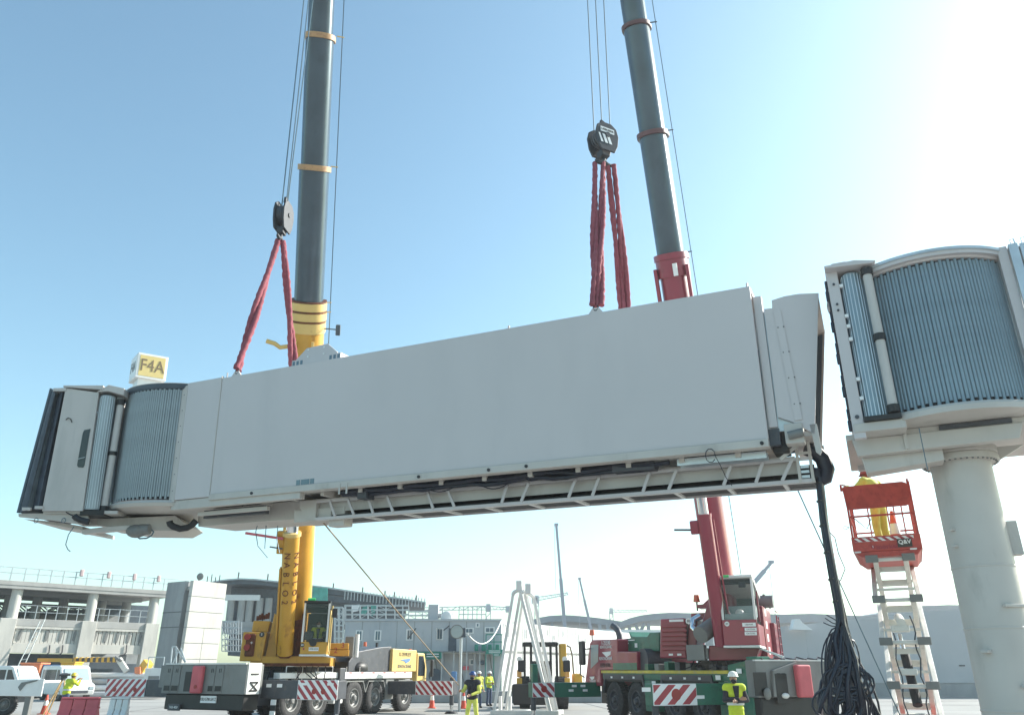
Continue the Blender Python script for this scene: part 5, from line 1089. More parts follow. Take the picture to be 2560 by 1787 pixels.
# boom cheeks, cross beam, beacon
MB().prism(TG, [hg(cR(1245, 740), -1.0), hg(cR(1330, 700), -1.0), hg(cR(1500, 900), -1.0), hg(cR(1480, 480), -1.0), hg(cR(1345, 380), -1.0)], -1.0, 0.9).build('boom_cheek', 'crane_red', cr2, bev=0.03)
MB().prism(TG, [hg(cR(1150, 640), 0.2), hg(cR(1300, 640), 0.2), hg(cR(1300, 575), 0.2), hg(cR(1150, 580), 0.2)], 0.2, 1.4).build('winch_cover', 'crane_red', cr2, bev=0.03)
MB().prism(TG, [hg(cR(1210, 528), -0.6), hg(cR(1330, 525), -0.6), hg(cR(1335, 430), -0.6), hg(cR(1270, 490), -0.6), hg(cR(1210, 495), -0.6)], -0.6, 0.2).build('walkway', 'crane_red', cr2, bev=0.02)
a, c = hg(cR(1207, 440), -0.4); MB().cyl(TG.p(a, -0.4, c - 0.4), TG.p(a, -0.4, c - 0.1), 0.03, n=6).build('beacon_post', 'carrier_dark', cr2)
MB().cyl(TG.p(a, -0.4, c - 0.1), TG.p(a, -0.4, c + 0.14), 0.12, 0.09, n=12).build('beacon', 'beacon', cr2, smooth=40)
# luffing cylinder and boom
B1 = at(*cR(1465, 900), 26.9); J2 = FOOT2.lerp(TIP2, 0.275) + V((-0.35, -0.75, 0.0)); dD = (J2 - B1).normalized(); LD = (J2 - B1).length
tb2 = LD * 0.6
for i in range(200):
    q = B1 + dD * (LD * i / 200); r = q - V((0, 0, CAMH)); u_ = -r.y * _s + r.z * _c; d_ = r.y * _c + r.z * _s
    if CY - FPX * u_ / d_ < 1293: tb2 = LD * i / 200; break
cy2 = MB().cyl(B1, B1 + dD * tb2, 0.235, n=28).build('luffing_cylinder', 'crane_red', cr2, smooth=40)
MB().cyl(B1 + dD * (tb2 - 0.02), B1 + dD * (tb2 + 0.1), 0.25, n=28).build('gland', 'crane_red', cy2, smooth=40)
MB().cyl(B1 + dD * tb2, J2, 0.165, n=24).build('cylinder_rod', 'chrome', cr2, smooth=40)
cf2 = Fr(B1, TG.x, dD)
MB().tube([cf2.p(0.3, -0.15, tb2 - 0.1), cf2.p(0.33, -0.15, tb2 * 0.5), cf2.p(0.36, -0.12, tb2 * 0.25), cf2.p(0.5, -0.1, tb2 * 0.22)], 0.03, 6).build('hydraulic_pipe', 'crane_red', cy2, smooth=50)
MB().box(cf2, -0.5, -0.22, -0.1, 0.1, tb2 - 0.55, tb2 - 0.1).build('pivot_bracket', 'crane_red', cr2, bev=0.04)
MB().bar(cf2.p(-0.5, 0, tb2 - 0.4), cf2.p(-1.05, 0, tb2 - 0.36), 0.06).build('pivot_pin', 'carrier_dark', cr2)
bg, BL2 = boom(cr2, FOOT2, TIP2,
    [(-0.03, 0.347, 0.95, 1.15, 'crane_red'), (0.08, 0.478, 0.93, 1.06, 'boom_grey'), (0.15, 0.585, 0.89, 0.97, 'boom_grey'), (0.2, 0.99, 0.82, 0.89, 'boom_grey')],
    [(0.352, 0.358, 1.20, 1.32, 'crane_red'), (0.335, 0.352, 1.12, 1.26, 'crane_red'), (0.474, 0.4785, 1.10, 1.20, 'collar_dark'), (0.582, 0.586, 1.02, 1.10, 'collar_dark')])
for x in (-0.55, 0.55):
    MB().box(bg, x - 0.06, x + 0.06, -0.5, -0.3, 0.31 * BL2, 0.345 * BL2).build('boom_lug', 'crane_red', cr2, bev=0.02)
MB().box(bg, 0.1, 0.25, -0.72, -0.64, 0.335 * BL2, 0.347 * BL2).build('label_plate', 'print_white', cr2)
MB().bar(bg.p(-0.5, -0.3, 0.31 * BL2), bg.p(-1.6, -0.3, 0.298 * BL2), 0.05, 0.1).build('limit_arm', 'carrier_grey', cr2)
MB().cyl(bg.p(0.72, 0.2, 0.0), bg.p(0.64, 0.2, 0.98 * BL2), 0.014, n=5).build('boom_rope', 'rope_steel', cr2)
for k in (0.358, 0.4785, 0.586): MB().bar(bg.p(0.5, 0.1, k * BL2), bg.p(0.72, 0.2, k * BL2), 0.03).build('rope_guide', 'carrier_dark', cr2)
MB().box(bg, -0.45, 0.45, -0.9, 0.6, 0.985 * BL2, 1.01 * BL2).build('boom_head', 'crane_red', cr2, bev=0.03)
for i in range(12):
    a = lerp(-1.2, 1.6, i / 11); MB().tube([TG.p(a, -1.4, zd2), TG.p(a + rgx.uniform(-.2, .2), -1.75, zd2 - 0.2), TG.p(a + rgx.uniform(-.3, .3), -1.6, szm + 0.1)], 0.022, 5).build('hydraulic_hose', 'cable_black', cr2, smooth=60)
for i in range(9):
    t = gb[0] + 0.4 + i * 0.7; MB().box(QL, t, t + rgx.uniform(.15, .45), 0.1, 0.4, szm + 0.045, szm + 0.05 + rgx.uniform(.08, .3)).build('deck_box', rgx.choice(('carrier_grey', 'carrier_dark', 'crane_green')), cr2, bev=0.02)
# cab
d0 = hg(cR(1487, 905), -2.3); d1 = hg(cR(1838, 905), -2.3); dzs = hg(cR(1650, 645), -2.3)[1]; dzt = hg(cR(1640, 225), -2.3)[1]
ya_, yb_, zc2 = d0[0], d1[0], d0[1]
crane_cab(TG, ya_, yb_, -2.3, -0.35, zc2, dzt, dzs, 'crane_red', cr2, trim='carrier_white', back_slope=0.25)
MB().box(TG, yb_ + 0.003, yb_ + 0.02, -2.2, -0.4, zc2 + 0.0, dzs - 0.13).build('sliding_door', 'crane_red', cr2)
MB().cyl(TG.p(ya_ + 0.16, -2.33, dzt + 0.05), TG.p(ya_ + 0.36, -2.33, dzt + 0.05), 0.05, n=12).build('status_lamp', 'lamp_green', cr2, smooth=40)
a, c = hg(cR(1660, 290), -2.3); MB().box(TG, a - 0.12, a + 0.12, -2.24, -2.18, c - 0.1, c + 0.08).build('fan_housing', 'carrier_dark', cr2, bev=0.03)
(a0, c0_), (a1, c1_) = hg(cR(1510, 625), -2.2), hg(cR(1800, 480), -2.2)
MB().box(TG, a0 + 0.03, a1 - 0.03, -1.86, -1.7, c0_, c1_ - 0.05).build('dash_screen', 'glass_pale', cr2, bev=0.02)
for x0, y0, x1, y1 in ((1668, 675, 1798, 715), (1692, 725, 1808, 760), (1692, 765, 1810, 802)):
    (a0, c0_), (a1, c1_) = hg(cR(x0, y1), -2.31), hg(cR(x1, y0), -2.31); MB().box(TG, a0, a1, -2.312, -2.303, c0_, c1_).build('label_plate', 'print_white', cr2)
    text('LIEBHERR' if y0 == 675 else 'CAUTION', TG, (a0 + a1) / 2, -2.316, (c0_ + c1_) / 2, 0.06, 'print_dark', cr2)
(a0, c0_), (a1, c1_) = hg(cR(1645, 755), -2.31), hg(cR(1675, 725), -2.31); MB().box(TG, a0, a1, -2.312, -2.303, c0_, c1_).build('label_plate', 'red_print', cr2)
a, c = hg(cR(1512, 688), -2.31); MB().cyl(TG.p(a, -2.315, c), TG.p(a, -2.303, c), 0.075, n=16).build('speed_disc', 'print_white', cr2); text('80', TG, a, -2.32, c, 0.09, 'print_dark', cr2)
# tail of the superstructure: striped counterweight, winch, ladder
MB().prism(TG, [(yb_ - 0.55, zd2), (yb_ + 0.05, zd2), (yb_ + 0.05, dzt - 0.75), (yb_ - 0.55, dzt - 0.75)], -0.3, 2.6).build('rear_housing', 'crane_red', cr2, bev=0.03)
TS = Fr(TG.p(yb_ + 0.055, 0, 0), TG.y)                       # right-hand flank, faces +x of TG
for i in range(4):
    z_ = dzt - 1.05 - i * 0.42
    MB().box(TG, yb_ + 0.052, yb_ + 0.062, 0.2, 0.7, z_, z_ + 0.24).build('stripe', 'print_white', cr2)
MB().box(TG, yb_ - 0.9, yb_ + 0.2, 1.9, 3.2, zd2 - 0.1, dzt - 1.2).build('counterweight', 'crane_red', cr2, bev=0.03)
for y_ in (2.0, 2.9):
    MB().bar(TG.p(yb_ + 0.3, y_, zd2 + 0.1), TG.p(yb_ + 0.3, y_, dzt - 0.95), 0.04).build('ladder_rail', 'crane_red', cr2)
for i in range(6): MB().bar(TG.p(yb_ + 0.3, 2.0, zd2 + 0.3 + i * 0.28), TG.p(yb_ + 0.3, 2.9, zd2 + 0.3 + i * 0.28), 0.035).build('ladder_rung', 'crane_red', cr2)
for i in range(5): MB().cyl(TG.p(yb_ - 0.5 + 0.17 * i, 1.2, dzt - 0.75), TG.p(yb_ - 0.5 + 0.17 * i, 1.2, dzt - 0.35 + 0.1 * (i % 2)), 0.05, n=8).build('winch_post', 'carrier_grey', cr2)
MB().cyl(TG.p(yb_ - 0.6, 1.3, dzt - 0.5), TG.p(yb_ + 0.3, 1.3, dzt - 0.5), 0.22, n=16).build('winch_drum', 'carrier_grey', cr2, smooth=40)
MB().prism(TG, [hg(cR(1840, 925), -1.8), hg(cR(2075, 1010), -1.8), hg(cR(2060, 1030), -1.8), hg(cR(1840, 940), -1.8)], -1.8, -1.2).build('step_plate', 'galvanised', cr2)
# hook, ropes, slings
H2 = at(1505, 318, 15.5)
hb2 = hook_block(H2, 'hook_block', 'large grey hook block with a white name plate above the open end', math.radians(28), 0.66, 1.16, plate='LIEBHERR', thick=0.42)
for dx, px in ((-0.2, -0.02), (0.0, 0.05), (0.2, 0.15)):
    MB().cyl(H2 + V((dx, 0, -0.1)), TIP2 + V((px + dx, -0.3, 0)), 0.014, n=6).build('hoist_rope', 'rope_steel', cr2)
sb = H2 + V((0, 0, -1.08))
sling(sb + V((-0.22, -0.02, 0)), LUGS[0] + V((-0.03, 0, 0)), 0.095, 'red sling strand reaching the roof lug nearest the camera, outer of its pair', 7, GS)
sling(sb + V((-0.02, -0.02, 0)), LUGS[0] + V((0.08, 0.0, 0)), 0.095, 'red sling strand reaching the roof lug nearest the camera, inner of its pair', 8, GS)
sling(sb + V((0.10, 0.05, 0)), LUGS[1] + V((-0.02, 0, -0.05)), 0.09, 'red sling strand vanishing behind the roof edge beside the red boom, inner of its pair', 9, GS)
sling(sb + V((0.24, 0.05, 0)), LUGS[1] + V((0.12, 0, -0.05)), 0.09, 'red sling strand vanishing behind the roof edge beside the red boom, outer of its pair', 10, GS)
# ================================================================== scissor lift by the column
SF = Fr(V((at(2190, 1345, 15.5).x, 15.5, 0)), (0.90, -0.436, 0))
lift = thing('scissor_lift', 'raised scissor lift with red basket and cream arms beside the grey column', 'scissor lift', SF.p(0, 1, 0))
hs = lambda q, b=0.0: SF.hit(*q, b)
xl, zdeck = hs(cS(408, 520)); xr, _ = hs(cS(830, 500)); ztoe = hs(cS(600, 600))[1]; zund = hs(cS(600, 665))[1]
zrail = hs(cS(560, 205))[1]; zpl = hs(cS(570, 335))[1]
LEN = 2.3
MB().box(SF, xl, xr, 0, 0.05, ztoe, zdeck).build('toe_board', 'lift_red', lift, bev=0.01)
for x in (xl, xr - 0.04): MB().box(SF, x, x + 0.04, 0.053, LEN, ztoe, zdeck).build('toe_board', 'lift_red', lift)
MB().box(SF, xl, xr, LEN - 0.05, LEN, ztoe, zdeck).build('toe_board', 'lift_red', lift)
MB().box(SF, xl + 0.045, xr - 0.045, 0.055, LEN - 0.055, ztoe + 0.02, ztoe + 0.06).build('deck', 'lift_red', lift)
MB().prism(SF, [(xl + 0.02, ztoe - 0.003), (xr - 0.02, ztoe - 0.003), (xr - 0.1, zund + 0.1), (xl + 0.14, zund + 0.1)], 0.01, LEN - 0.02).build('platform_frame', 'lift_red', lift, bev=0.01)
stripes(SF, xl + 0.06, xr - 0.12, zdeck - 0.10, zdeck - 0.03, -0.002, 8, lift, slope=-1.2, duty=0.5, mat='red_print')
MB().box(SF, xl + 0.06, xr - 0.12, -0.003, -0.0005, zdeck - 0.102, zdeck - 0.028).build('warning_tape', 'print_white', lift)
a, c = hs(cS(620, 575)); text('snorkel', SF, a + 0.02, -0.006, c, 0.13, 'red_print', lift, bold=0.004)
a2, c2 = hs(cS(543, 577)); MB().cyl(SF.p(a2, -0.006, c2), SF.p(a2, -0.001, c2), 0.04, n=14).build('emblem', 'red_print', lift); text('S', SF, a2, -0.01, c2, 0.06, 'print_white', lift)
a, c = hs(cS(736, 550)); MB().box(SF, a - 0.13, a + 0.13, -0.014, -0.004, c - 0.085, c + 0.075).build('name_plate', 'print_dark', lift); text('Q&V', SF, a, -0.02, c + 0.01, 0.11, 'print_white', lift, bold=0.003)
for q in ((450, 610), (790, 588)):
    a, c = hs(cS(*q)); MB().box(SF, a - 0.06, a + 0.06, -0.006, -0.001, c - 0.015, c + 0.015).build('label_plate', 'print_white', lift)
def rail(p, q, r=0.02): MB().cyl(p, q, r, n=8).build('guard_rail', 'lift_red', lift, smooth=40)
zmid = hs(cS(580, 382))[1]
for y in (0.02, LEN - 0.02):
    for z in ((zmid, zrail) if y > 1 else (zmid,)): rail(SF.p(xl + 0.03, y, z), SF.p(xr - 0.03, y, z))
for x in (xl + 0.03, xr - 0.03):
    for z in (zmid, zrail): rail(SF.p(x, 0.02, z), SF.p(x, LEN - 0.02, z))
    for y in (0.02, 1.2, LEN - 0.02): rail(SF.p(x, y, zdeck), SF.p(x, y, zrail + 0.04), 0.022)
for x in (xl + 0.35, xr - 0.5): rail(SF.p(x, LEN - 0.02, zdeck), SF.p(x, LEN - 0.02, zrail), 0.016)
for x in (xr - 0.36, xr - 0.2): rail(SF.p(x, LEN - 0.02, zdeck), SF.p(x, LEN - 0.02, zrail), 0.016)
bx0, bx1 = hs(cS(362, 270))[0], hs(cS(765, 250))[0]
rc = 0.1; zA, zB = zpl - 0.02, zrail + 0.03
poly = [(bx0 + 0.0, zB - 0.02), (bx0 + 0.03, zA), (bx0 + 0.06, zA), (bx1 - rc, zA), (bx1 - 0.03, zA + 0.03), (bx1, zA + rc), (bx1, zB - rc), (bx1 - 0.03, zB - 0.03), (bx1 - rc, zB), (bx0 + 0.06, zB)]
MB().prism(SF, poly, -0.05, -0.03).build('front_board', 'lift_red', lift)
for x in (bx0 - 0.02, bx1 + 0.0): MB().box(SF, x - 0.02, x + 0.02, -0.04, 0.03, zB - 0.08, zB + 0.05).build('hinge', 'lift_red', lift)
MB().tube([SF.p(xl - 0.0, 0, zdeck + 0.2), SF.p(xl - 0.09, 0, zdeck + 0.24), SF.p(xl - 0.12, 0, zdeck + 0.19), SF.p(xl - 0.07, 0, zdeck + 0.16), SF.p(xl, 0, zdeck + 0.2)], 0.008, 5).build('chain_ring', 'galvanised', lift)
MB().tube([SF.p(xl + 0.1, 0.1, zmid), SF.p(xl + 0.2, 0.1, zdeck + 0.3), SF.p(xl + 0.32, 0.1, zdeck + 0.16), SF.p(xl + 0.42, 0.1, zdeck + 0.35), SF.p(xl + 0.36, 0.1, zmid)], 0.009, 5).build('control_cable', 'cable_black', lift)
MB().box(SF, xr - 0.32, xr - 0.08, 0.15, 0.5, zdeck - 0.02, zdeck + 0.03).build('tool_tray', 'carrier_grey', lift, bev=0.01)
# scissor stack
NS = 4; Z0, Z1 = 0.78, zund + 0.06; sh_ = (Z1 - Z0) / NS; xa_, xb_ = -0.44, 0.44
ax0, ax1 = xl + 0.26, xr - 0.22
for i in range(NS):
    zl, zh = Z0 + i * sh_, Z0 + (i + 1) * sh_
    for x, s_ in ((ax0, 1), (ax1, -1)):
        MB().bar(SF.p(x, 0.06, zl), SF.p(x, LEN - 0.25, zh), 0.09, 0.13).build('scissor_arm', 'lift_cream', lift, bev=0.01)
        MB().bar(SF.p(x + 0.11 * s_, LEN - 0.25, zl), SF.p(x + 0.11 * s_, 0.06, zh), 0.09, 0.13).build('scissor_arm', 'lift_cream', lift, bev=0.01)
        MB().box(SF, x - 0.06, x + 0.17 if s_ > 0 else x + 0.06, -0.02, 0.05, zh - 0.07, zh + 0.07).build('pivot_block', 'carrier_grey', lift, bev=0.01) if s_ > 0 else MB().box(SF, x - 0.17, x + 0.06, -0.02, 0.05, zh - 0.07, zh + 0.07).build('pivot_block', 'carrier_grey', lift, bev=0.01)
    MB().cyl(SF.p(ax0, 0.06, zh - 0.02), SF.p(ax1, 0.06, zh - 0.02), 0.038, n=10).build('cross_tube', 'lift_cream', lift, smooth=40)
    MB().cyl(SF.p(ax0, LEN - 0.25, zh - 0.02), SF.p(ax1, LEN - 0.25, zh - 0.02), 0.038, n=10).build('cross_tube', 'lift_cream', lift, smooth=40)
    MB().box(SF, ax0 + 0.13, ax1 - 0.13, 0.95, 1.1, (zl + zh) / 2 - 0.06, (zl + zh) / 2 + 0.06).build('cross_beam', 'lift_cream', lift, bev=0.01)
    for k_ in (0.3, 0.55): MB().bar(SF.p(ax0 + 0.05, 0.06 + (LEN - 0.3) * k_, lerp(zl, zh, k_)), SF.p(ax1 - 0.05, 0.06 + (LEN - 0.3) * k_, lerp(zl, zh, k_)), 0.06, 0.05).build('cross_brace', 'lift_cream', lift)
    MB().bar(SF.p(ax0 + 0.14, 0.45, lerp(zl, zh, .78)), SF.p(ax1 - 0.14, 0.45, lerp(zl, zh, .78)), 0.05, 0.1).build('cross_beam', 'lift_cream', lift)
mx_ = (ax0 + ax1) / 2
MB().cyl(SF.p(mx_ + 0.02, 0.3, Z0 + 0.55 * sh_), SF.p(mx_ - 0.05, 0.8, Z0 + 1.75 * sh_), 0.085, n=18).build('lift_cylinder', 'black_rubber', lift, smooth=40)
MB().cyl(SF.p(mx_ - 0.05, 0.8, Z0 + 1.7 * sh_), SF.p(mx_ - 0.09, 1.0, Z0 + 2.2 * sh_), 0.045, n=14).build('cylinder_rod', 'chrome', lift, smooth=40)
MB().cyl(SF.p(mx_ + 0.0, 0.4, Z0 + 2.45 * sh_), SF.p(mx_ - 0.05, 0.9, Z0 + 2.62 * sh_), 0.08, n=16).build('lift_cylinder', 'lift_cream', lift, smooth=40)
for i in range(3): MB().box(SF, mx_ - 0.2, mx_ + 0.12, 0.4, 0.7, Z0 + (0.2 + i * 1.02) * sh_, Z0 + (0.2 + i * 1.02) * sh_ + 0.12).build('valve_block', 'lift_cream', lift, bev=0.02)
MB().tube([SF.p(ax1 - 0.2, 0.1, Z0 + t * sh_) + V((0.03 * math.sin(t * 9), 0, 0)) for t in [i * 0.2 for i in range(14)]], 0.014, 5).build('hose', 'cable_black', lift)
MB().tube([SF.p(ax0 + 0.2, 0.1, Z0 + t * sh_) + V((0.03 * math.sin(t * 7), 0, 0)) for t in [i * 0.2 for i in range(12)]], 0.012, 5).build('hose', 'cable_black', lift)
MB().box(SF, xl + 0.05, xr - 0.05, -0.05, LEN, 0.3, Z0 - 0.08).build('base_chassis', 'lift_red', lift, bev=0.03)
wheels(lift, [SF.p(x, y, 0.25) for x, y in ((xl + 0.05, 0.25), (xl + 0.05, LEN - 0.3))], -SF.x, 0.25, 0.2, 'lift_cream')
wheels(lift, [SF.p(x, y, 0.25) for x, y in ((xr - 0.05, 0.25), (xr - 0.05, LEN - 0.3))], SF.x, 0.25, 0.2, 'lift_cream')
LIFT_STAND = SF.p(xl + 0.58, 0.75, ztoe + 0.06)

# traffic cone helper (base, body, stripes)
def cone(p, label, h=0.75):
    t = thing('traffic_cone', label, 'traffic cone', p, 'traffic cones'); f = Fr(p, (1, 0, 0))
    MB().box(f, -0.2, 0.2, -0.2, 0.2, 0.0, 0.04).build('base', 'cone_orange', t, bev=0.01)
    MB().lathe(f, [(0.15, 0.041), (0.125, h * 0.28), (0.095, h * 0.5), (0.06, h * 0.8), (0.03, h), (0, h)], 18).build('body', 'cone_orange', t, smooth=40)
    MB().lathe(f, [(0.108, h * 0.45), (0.078, h * 0.7)], 18).build('band', 'print_white', t, smooth=40)
    return t
cone(SF.p(xr - 0.42, 1.2, ztoe + 0.06), 'orange traffic cone standing inside the lift basket', 0.9)

# ================================================================== black cable bundle hanging off the open end of the bridge
cb_top = BF.p(0.66, 0.9, -3.45)
cab = thing('cable_bundle', 'thick bundle of black cables hanging from the open end of the bridge', 'cables', V((cb_top.x, cb_top.y, 0)))
cY = cb_top.y
pv = lambda x, y, Y=None: at(*cV(x, y), cY if Y is None else Y)
MB().tube([pv(1806, 1006), pv(1826, 1012), pv(1845, 1028), pv(1853, 1052), pv(1848, 1070), pv(1836, 1078), pv(1830, 1066), pv(1832, 1052)], [0.12, 0.14, 0.15, 0.15, 0.15, 0.14, 0.12, 0.1], 12).build('cable_loop', 'cable_black', cab, smooth=60)
rg = random.Random(11)
spine = [(1836, 1070), (1840, 1110), (1846, 1165), (1856, 1225), (1866, 1285), (1876, 1335), (1886, 1385)]
for k in range(26):
    ox, oy = rg.uniform(-9, 9), rg.uniform(-0.12, 0.12)
    pts = [pv(x + ox * (0.55 + 0.06 * i) + rg.uniform(-1.2, 1.2), y, cY + oy) for i, (x, y) in enumerate(spine)]
    ex = rg.uniform(-50, 100); loop = k % 3
    for t in (0.25, 0.5, 0.75, 1.0):
        bulge = math.sin(t * math.pi) * (rg.uniform(-30, 30))
        pts.append(pv(1886 + ox * 0.8 + ex * t ** 1.3 + bulge * 0.6, 1385 + 190 * t, cY + oy - 0.1 * t))
    pts += [pv(1886 + ex + rg.uniform(-14, 20), 1610), pv(1886 + ex + rg.uniform(-20, 30), 1660)]
    pts = [pts[0]] + [pts[i].lerp((pts[i - 1] + pts[i + 1]) / 2, 0.25) for i in range(1, len(pts) - 1)] + [pts[-1]]
    e = pts[-1]; pts.append(V((e.x + rg.uniform(-.2, .2), e.y + rg.uniform(-.2, .3), 0.05)))
    MB().tube(pts, 0.019 + 0.009 * (k % 3), 6).build('cable', 'cable_black', cab, smooth=60)
for k in range(14):
    cx_ = 1886 + rg.uniform(-20, 30); w_ = rg.uniform(8, 30); h_ = rg.uniform(110, 170); y0 = rg.uniform(1400, 1440)
    pts = [pv(cx_ + w_ * math.sin(2 * math.pi * i / 20), y0 + h_ / 2 - h_ / 2 * math.cos(2 * math.pi * i / 20), cY + rg.uniform(-.03, .03) - 0.1) for i in range(20)]
    MB().tube(pts, 0.013, 5, closed=True).build('cable_loop', 'cable_black', cab, smooth=60)
for k in range(13):
    cx_ = 1893 + rg.uniform(-28, 34); cy_ = 1535 + rg.uniform(-25, 55); r_ = rg.uniform(22, 48)
    MB().tube([pv(cx_ + r_ * math.cos(i * 0.42), cy_ + r_ * 0.8 * math.sin(i * 0.42), cY - 0.15) for i in range(15)], 0.019, 6, closed=True).build('cable_coil', 'cable_black', cab, smooth=60)
for pts in (((1848, 1150), (1845, 1180), (1850, 1210), (1862, 1225)), ((1858, 1190), (1872, 1205), (1880, 1240), (1895, 1275), (1885, 1300), (1870, 1310)), ((1866, 1240), (1880, 1300), (1890, 1350), (1900, 1400), (1915, 1450)), ((1850, 1385), (1865, 1395), (1880, 1400)), ((1846, 1395), (1862, 1402), (1880, 1405)), ((1853, 1378), (1868, 1386), (1884, 1396))):
    MB().tube([pv(x, y) for x, y in pts], 0.009, 5).build('loose_wire', 'cable_black', cab, smooth=60)
MB().tube([pv(x, y) for x, y in ((1868, 1240), (1870, 1290), (1874, 1330), (1884, 1390))], 0.016, 5).build('red_wire', 'cloth_red', cab, smooth=60)
for i in range(6):
    x, y = spine[i + 0] if i < len(spine) else spine[-1]
    MB().tube([pv(x + 9 * math.cos(t), y + 14 + 3 * math.sin(t), cY + 0.16 * math.sin(t)) for t in [j * 0.8 for j in range(8)]], 0.012, 5, closed=True).build('cable_tie', 'print_dark', cab)

# ================================================================== tag lines
t1 = MB().cyl(BF.p(-10.6, 1.0, -3.7), at(*cN(345, 1300), 29.3), 0.017, n=6).build('tag_line', 'rope_tan', None, loc=at(*cN(345, 1300), 29.3))
tag(t1, 'long tan tag line from under the bridge to the worker in blue helmet', 'rope', 'tag lines')
pA, pB = at(1995, 1226, 13.6), at(2190, 1615, 15.2)
tag(MB().cyl(pA, V((pB.x + (pB.x - pA.x) * 0.55, pB.y + 0.8, 0.02)), 0.011, n=6).build('tag_line', 'rope_steel', None, loc=pB), 'thin grey line slanting from the open end towards the scissor lift', 'rope', 'tag lines')

# ================================================================== white A-frame stand
AF = Fr(V((at(1310, 1780, 36.5).x, 36.5, 0)), (0.98, -0.2, 0))
ha = lambda q, b=0.0: AF.hit(*q, b)
afr = thing('a_frame_stand', 'tall white steel A-frame stand with paired tubular legs', 'stand', AF.p(0, 0.6, 0))
apx, apz = ha(cN(945, 345))
def leg(q0, q1, b0, b1, nm='leg', w=0.13):
    (x0, z0), (x1, z1) = ha(q0, b0), ha(q1, b1); d = 1.0
    k = (z1 - 0.0) / (z1 - z0) if z0 > 0 else 1.0
    p0 = AF.p(x1 + (x0 - x1) * k, b1 + (b0 - b1) * k, 0.0 + 0.02)
    MB().bar(p0, AF.p(x1, b1, z1), w, w).build(nm, 'frame_white', afr, bev=0.01)
leg(cN(695, 1600), cN(895, 375), 0.0, 0.0); leg(cN(765, 1580), cN(965, 390), 0.5, 0.3); leg(cN(825, 1560), cN(1000, 420), 1.2, 0.7)
leg(cN(1250, 1500), cN(965, 365), 0.0, 0.0); leg(cN(1275, 1450), cN(1020, 380), 0.5, 0.3); leg(cN(1295, 1400), cN(1095, 410), 1.2, 0.7)
leg(cN(1215, 1400), cN(1010, 380), 0.3, 0.2)
MB().tube([AF.p(*(lambda q: (q[0], 0, q[1]))(ha(cN(x, y)))) for x, y in ((888, 400), (905, 370), (940, 352), (975, 362), (990, 385))], 0.09, 10).build('top_bend', 'frame_white', afr, smooth=60)
MB().tube([AF.p(*(lambda q: (q[0], 0.6, q[1]))(ha(cN(x, y), .6))) for x, y in ((985, 355), (1030, 370), (1070, 395), (1100, 420))], 0.09, 10).build('top_bend', 'frame_white', afr, smooth=60)
for x, y in ((948, 308), (1038, 338)):
    a, c = ha(cN(x, y)); MB().box(AF, a - 0.1, a + 0.17, -0.1, 0.1, c - 0.22, c + 0.22).build('top_plate', 'frame_white', afr, bev=0.02)
bx0_, bx1_ = ha(cN(690, 1600))[0] - 0.1, ha(cN(1330, 1600))[0] + 0.1
for b in (0.0, 1.3): MB().box(AF, bx0_, bx1_, b - 0.08, b + 0.08, 0.02, 0.2).build('base_beam', 'frame_white', afr, bev=0.01)
for x in (bx0_ + 0.1, (bx0_ + bx1_) / 2, bx1_ - 0.1): MB().box(AF, x - 0.08, x + 0.08, 0.083, 1.217, 0.03, 0.19).build('base_beam', 'frame_white', afr, bev=0.01)
for x in (ha(cN(750, 1530))[0], ha(cN(848, 1500))[0]): MB().box(AF, x - 0.06, x + 0.06, 0.2, 0.35, 0.2, 0.75).build('base_post', 'frame_white', afr)

# ================================================================== yellow and black wheel loader behind the stand
LD_ = Fr(V((at(1370, 1700, 42).x, 42, 0)), (1, 0, 0))
hl = lambda q, b=0.0: LD_.hit(*q, b)
ldr = thing('wheel_loader', 'yellow wheel loader with black cab frame and bucket behind the white stand', 'wheel loader', LD_.p(0, 1, 0))
c_l, c_r = hl(cN(990, 1100))[0], hl(cN(1350, 1100))[0]; c_t = hl(cN(1170, 868))[1]; c_b = hl(cN(1170, 1290))[1]
MB().box(LD_, c_l, c_r, 0, 1.7, c_t - 0.2, c_t).build('cab_roof', 'oily_black', ldr, bev=0.06)
for x in (c_l + 0.03, c_r - 0.15, (c_l + c_r) / 2 - 0.55, (c_l + c_r) / 2 + 0.45):
    MB().box(LD_, x, x + 0.12, 0.02, 0.14, c_b, c_t - 0.2).build('cab_post', 'oily_black', ldr)
MB().box(LD_, c_l + 0.05, c_r - 0.05, 0.15, 0.18, c_b, c_t - 0.2).build('windscreen', 'glass_cab', ldr)
MB().box(LD_, c_l + 0.5, c_r - 0.4, 1.3, 1.6, c_b, c_t - 0.9).build('cab_interior', 'oily_black', ldr)
MB().box(LD_, c_l - 0.1, c_r + 0.3, 0.0, 2.2, 0.8, c_b - 0.003).build('chassis', 'carrier_dark', ldr, bev=0.05)
(ya, yz), (yb, yz1) = hl(cN(1505, 1380)), hl(cN(1590, 1185)); MB().box(LD_, ya, yb, 0.2, 1.6, max(0.5, yz), yz1).build('engine_hood', 'truck_yellow', ldr, bev=0.1)
(ya, yz), (yb, yz1) = hl(cN(1365, 1260), .6), hl(cN(1425, 885), .6); MB().box(LD_, ya, yb, 0.6, 1.6, yz, yz1).build('cab_side', 'truck_yellow', ldr, bev=0.05)
MB().tube([LD_.p(*(lambda q: (q[0], 0.9, q[1]))(hl(cN(x, y), .9))) for x, y in ((1430, 905), (1465, 920), (1485, 1000), (1500, 1200))], 0.05, 8).build('roll_bar', 'carrier_grey', ldr, smooth=60)
(ba, bz), (bb, bz1) = hl(cN(895, 1540), -1.2), hl(cN(1090, 1290), -1.2)
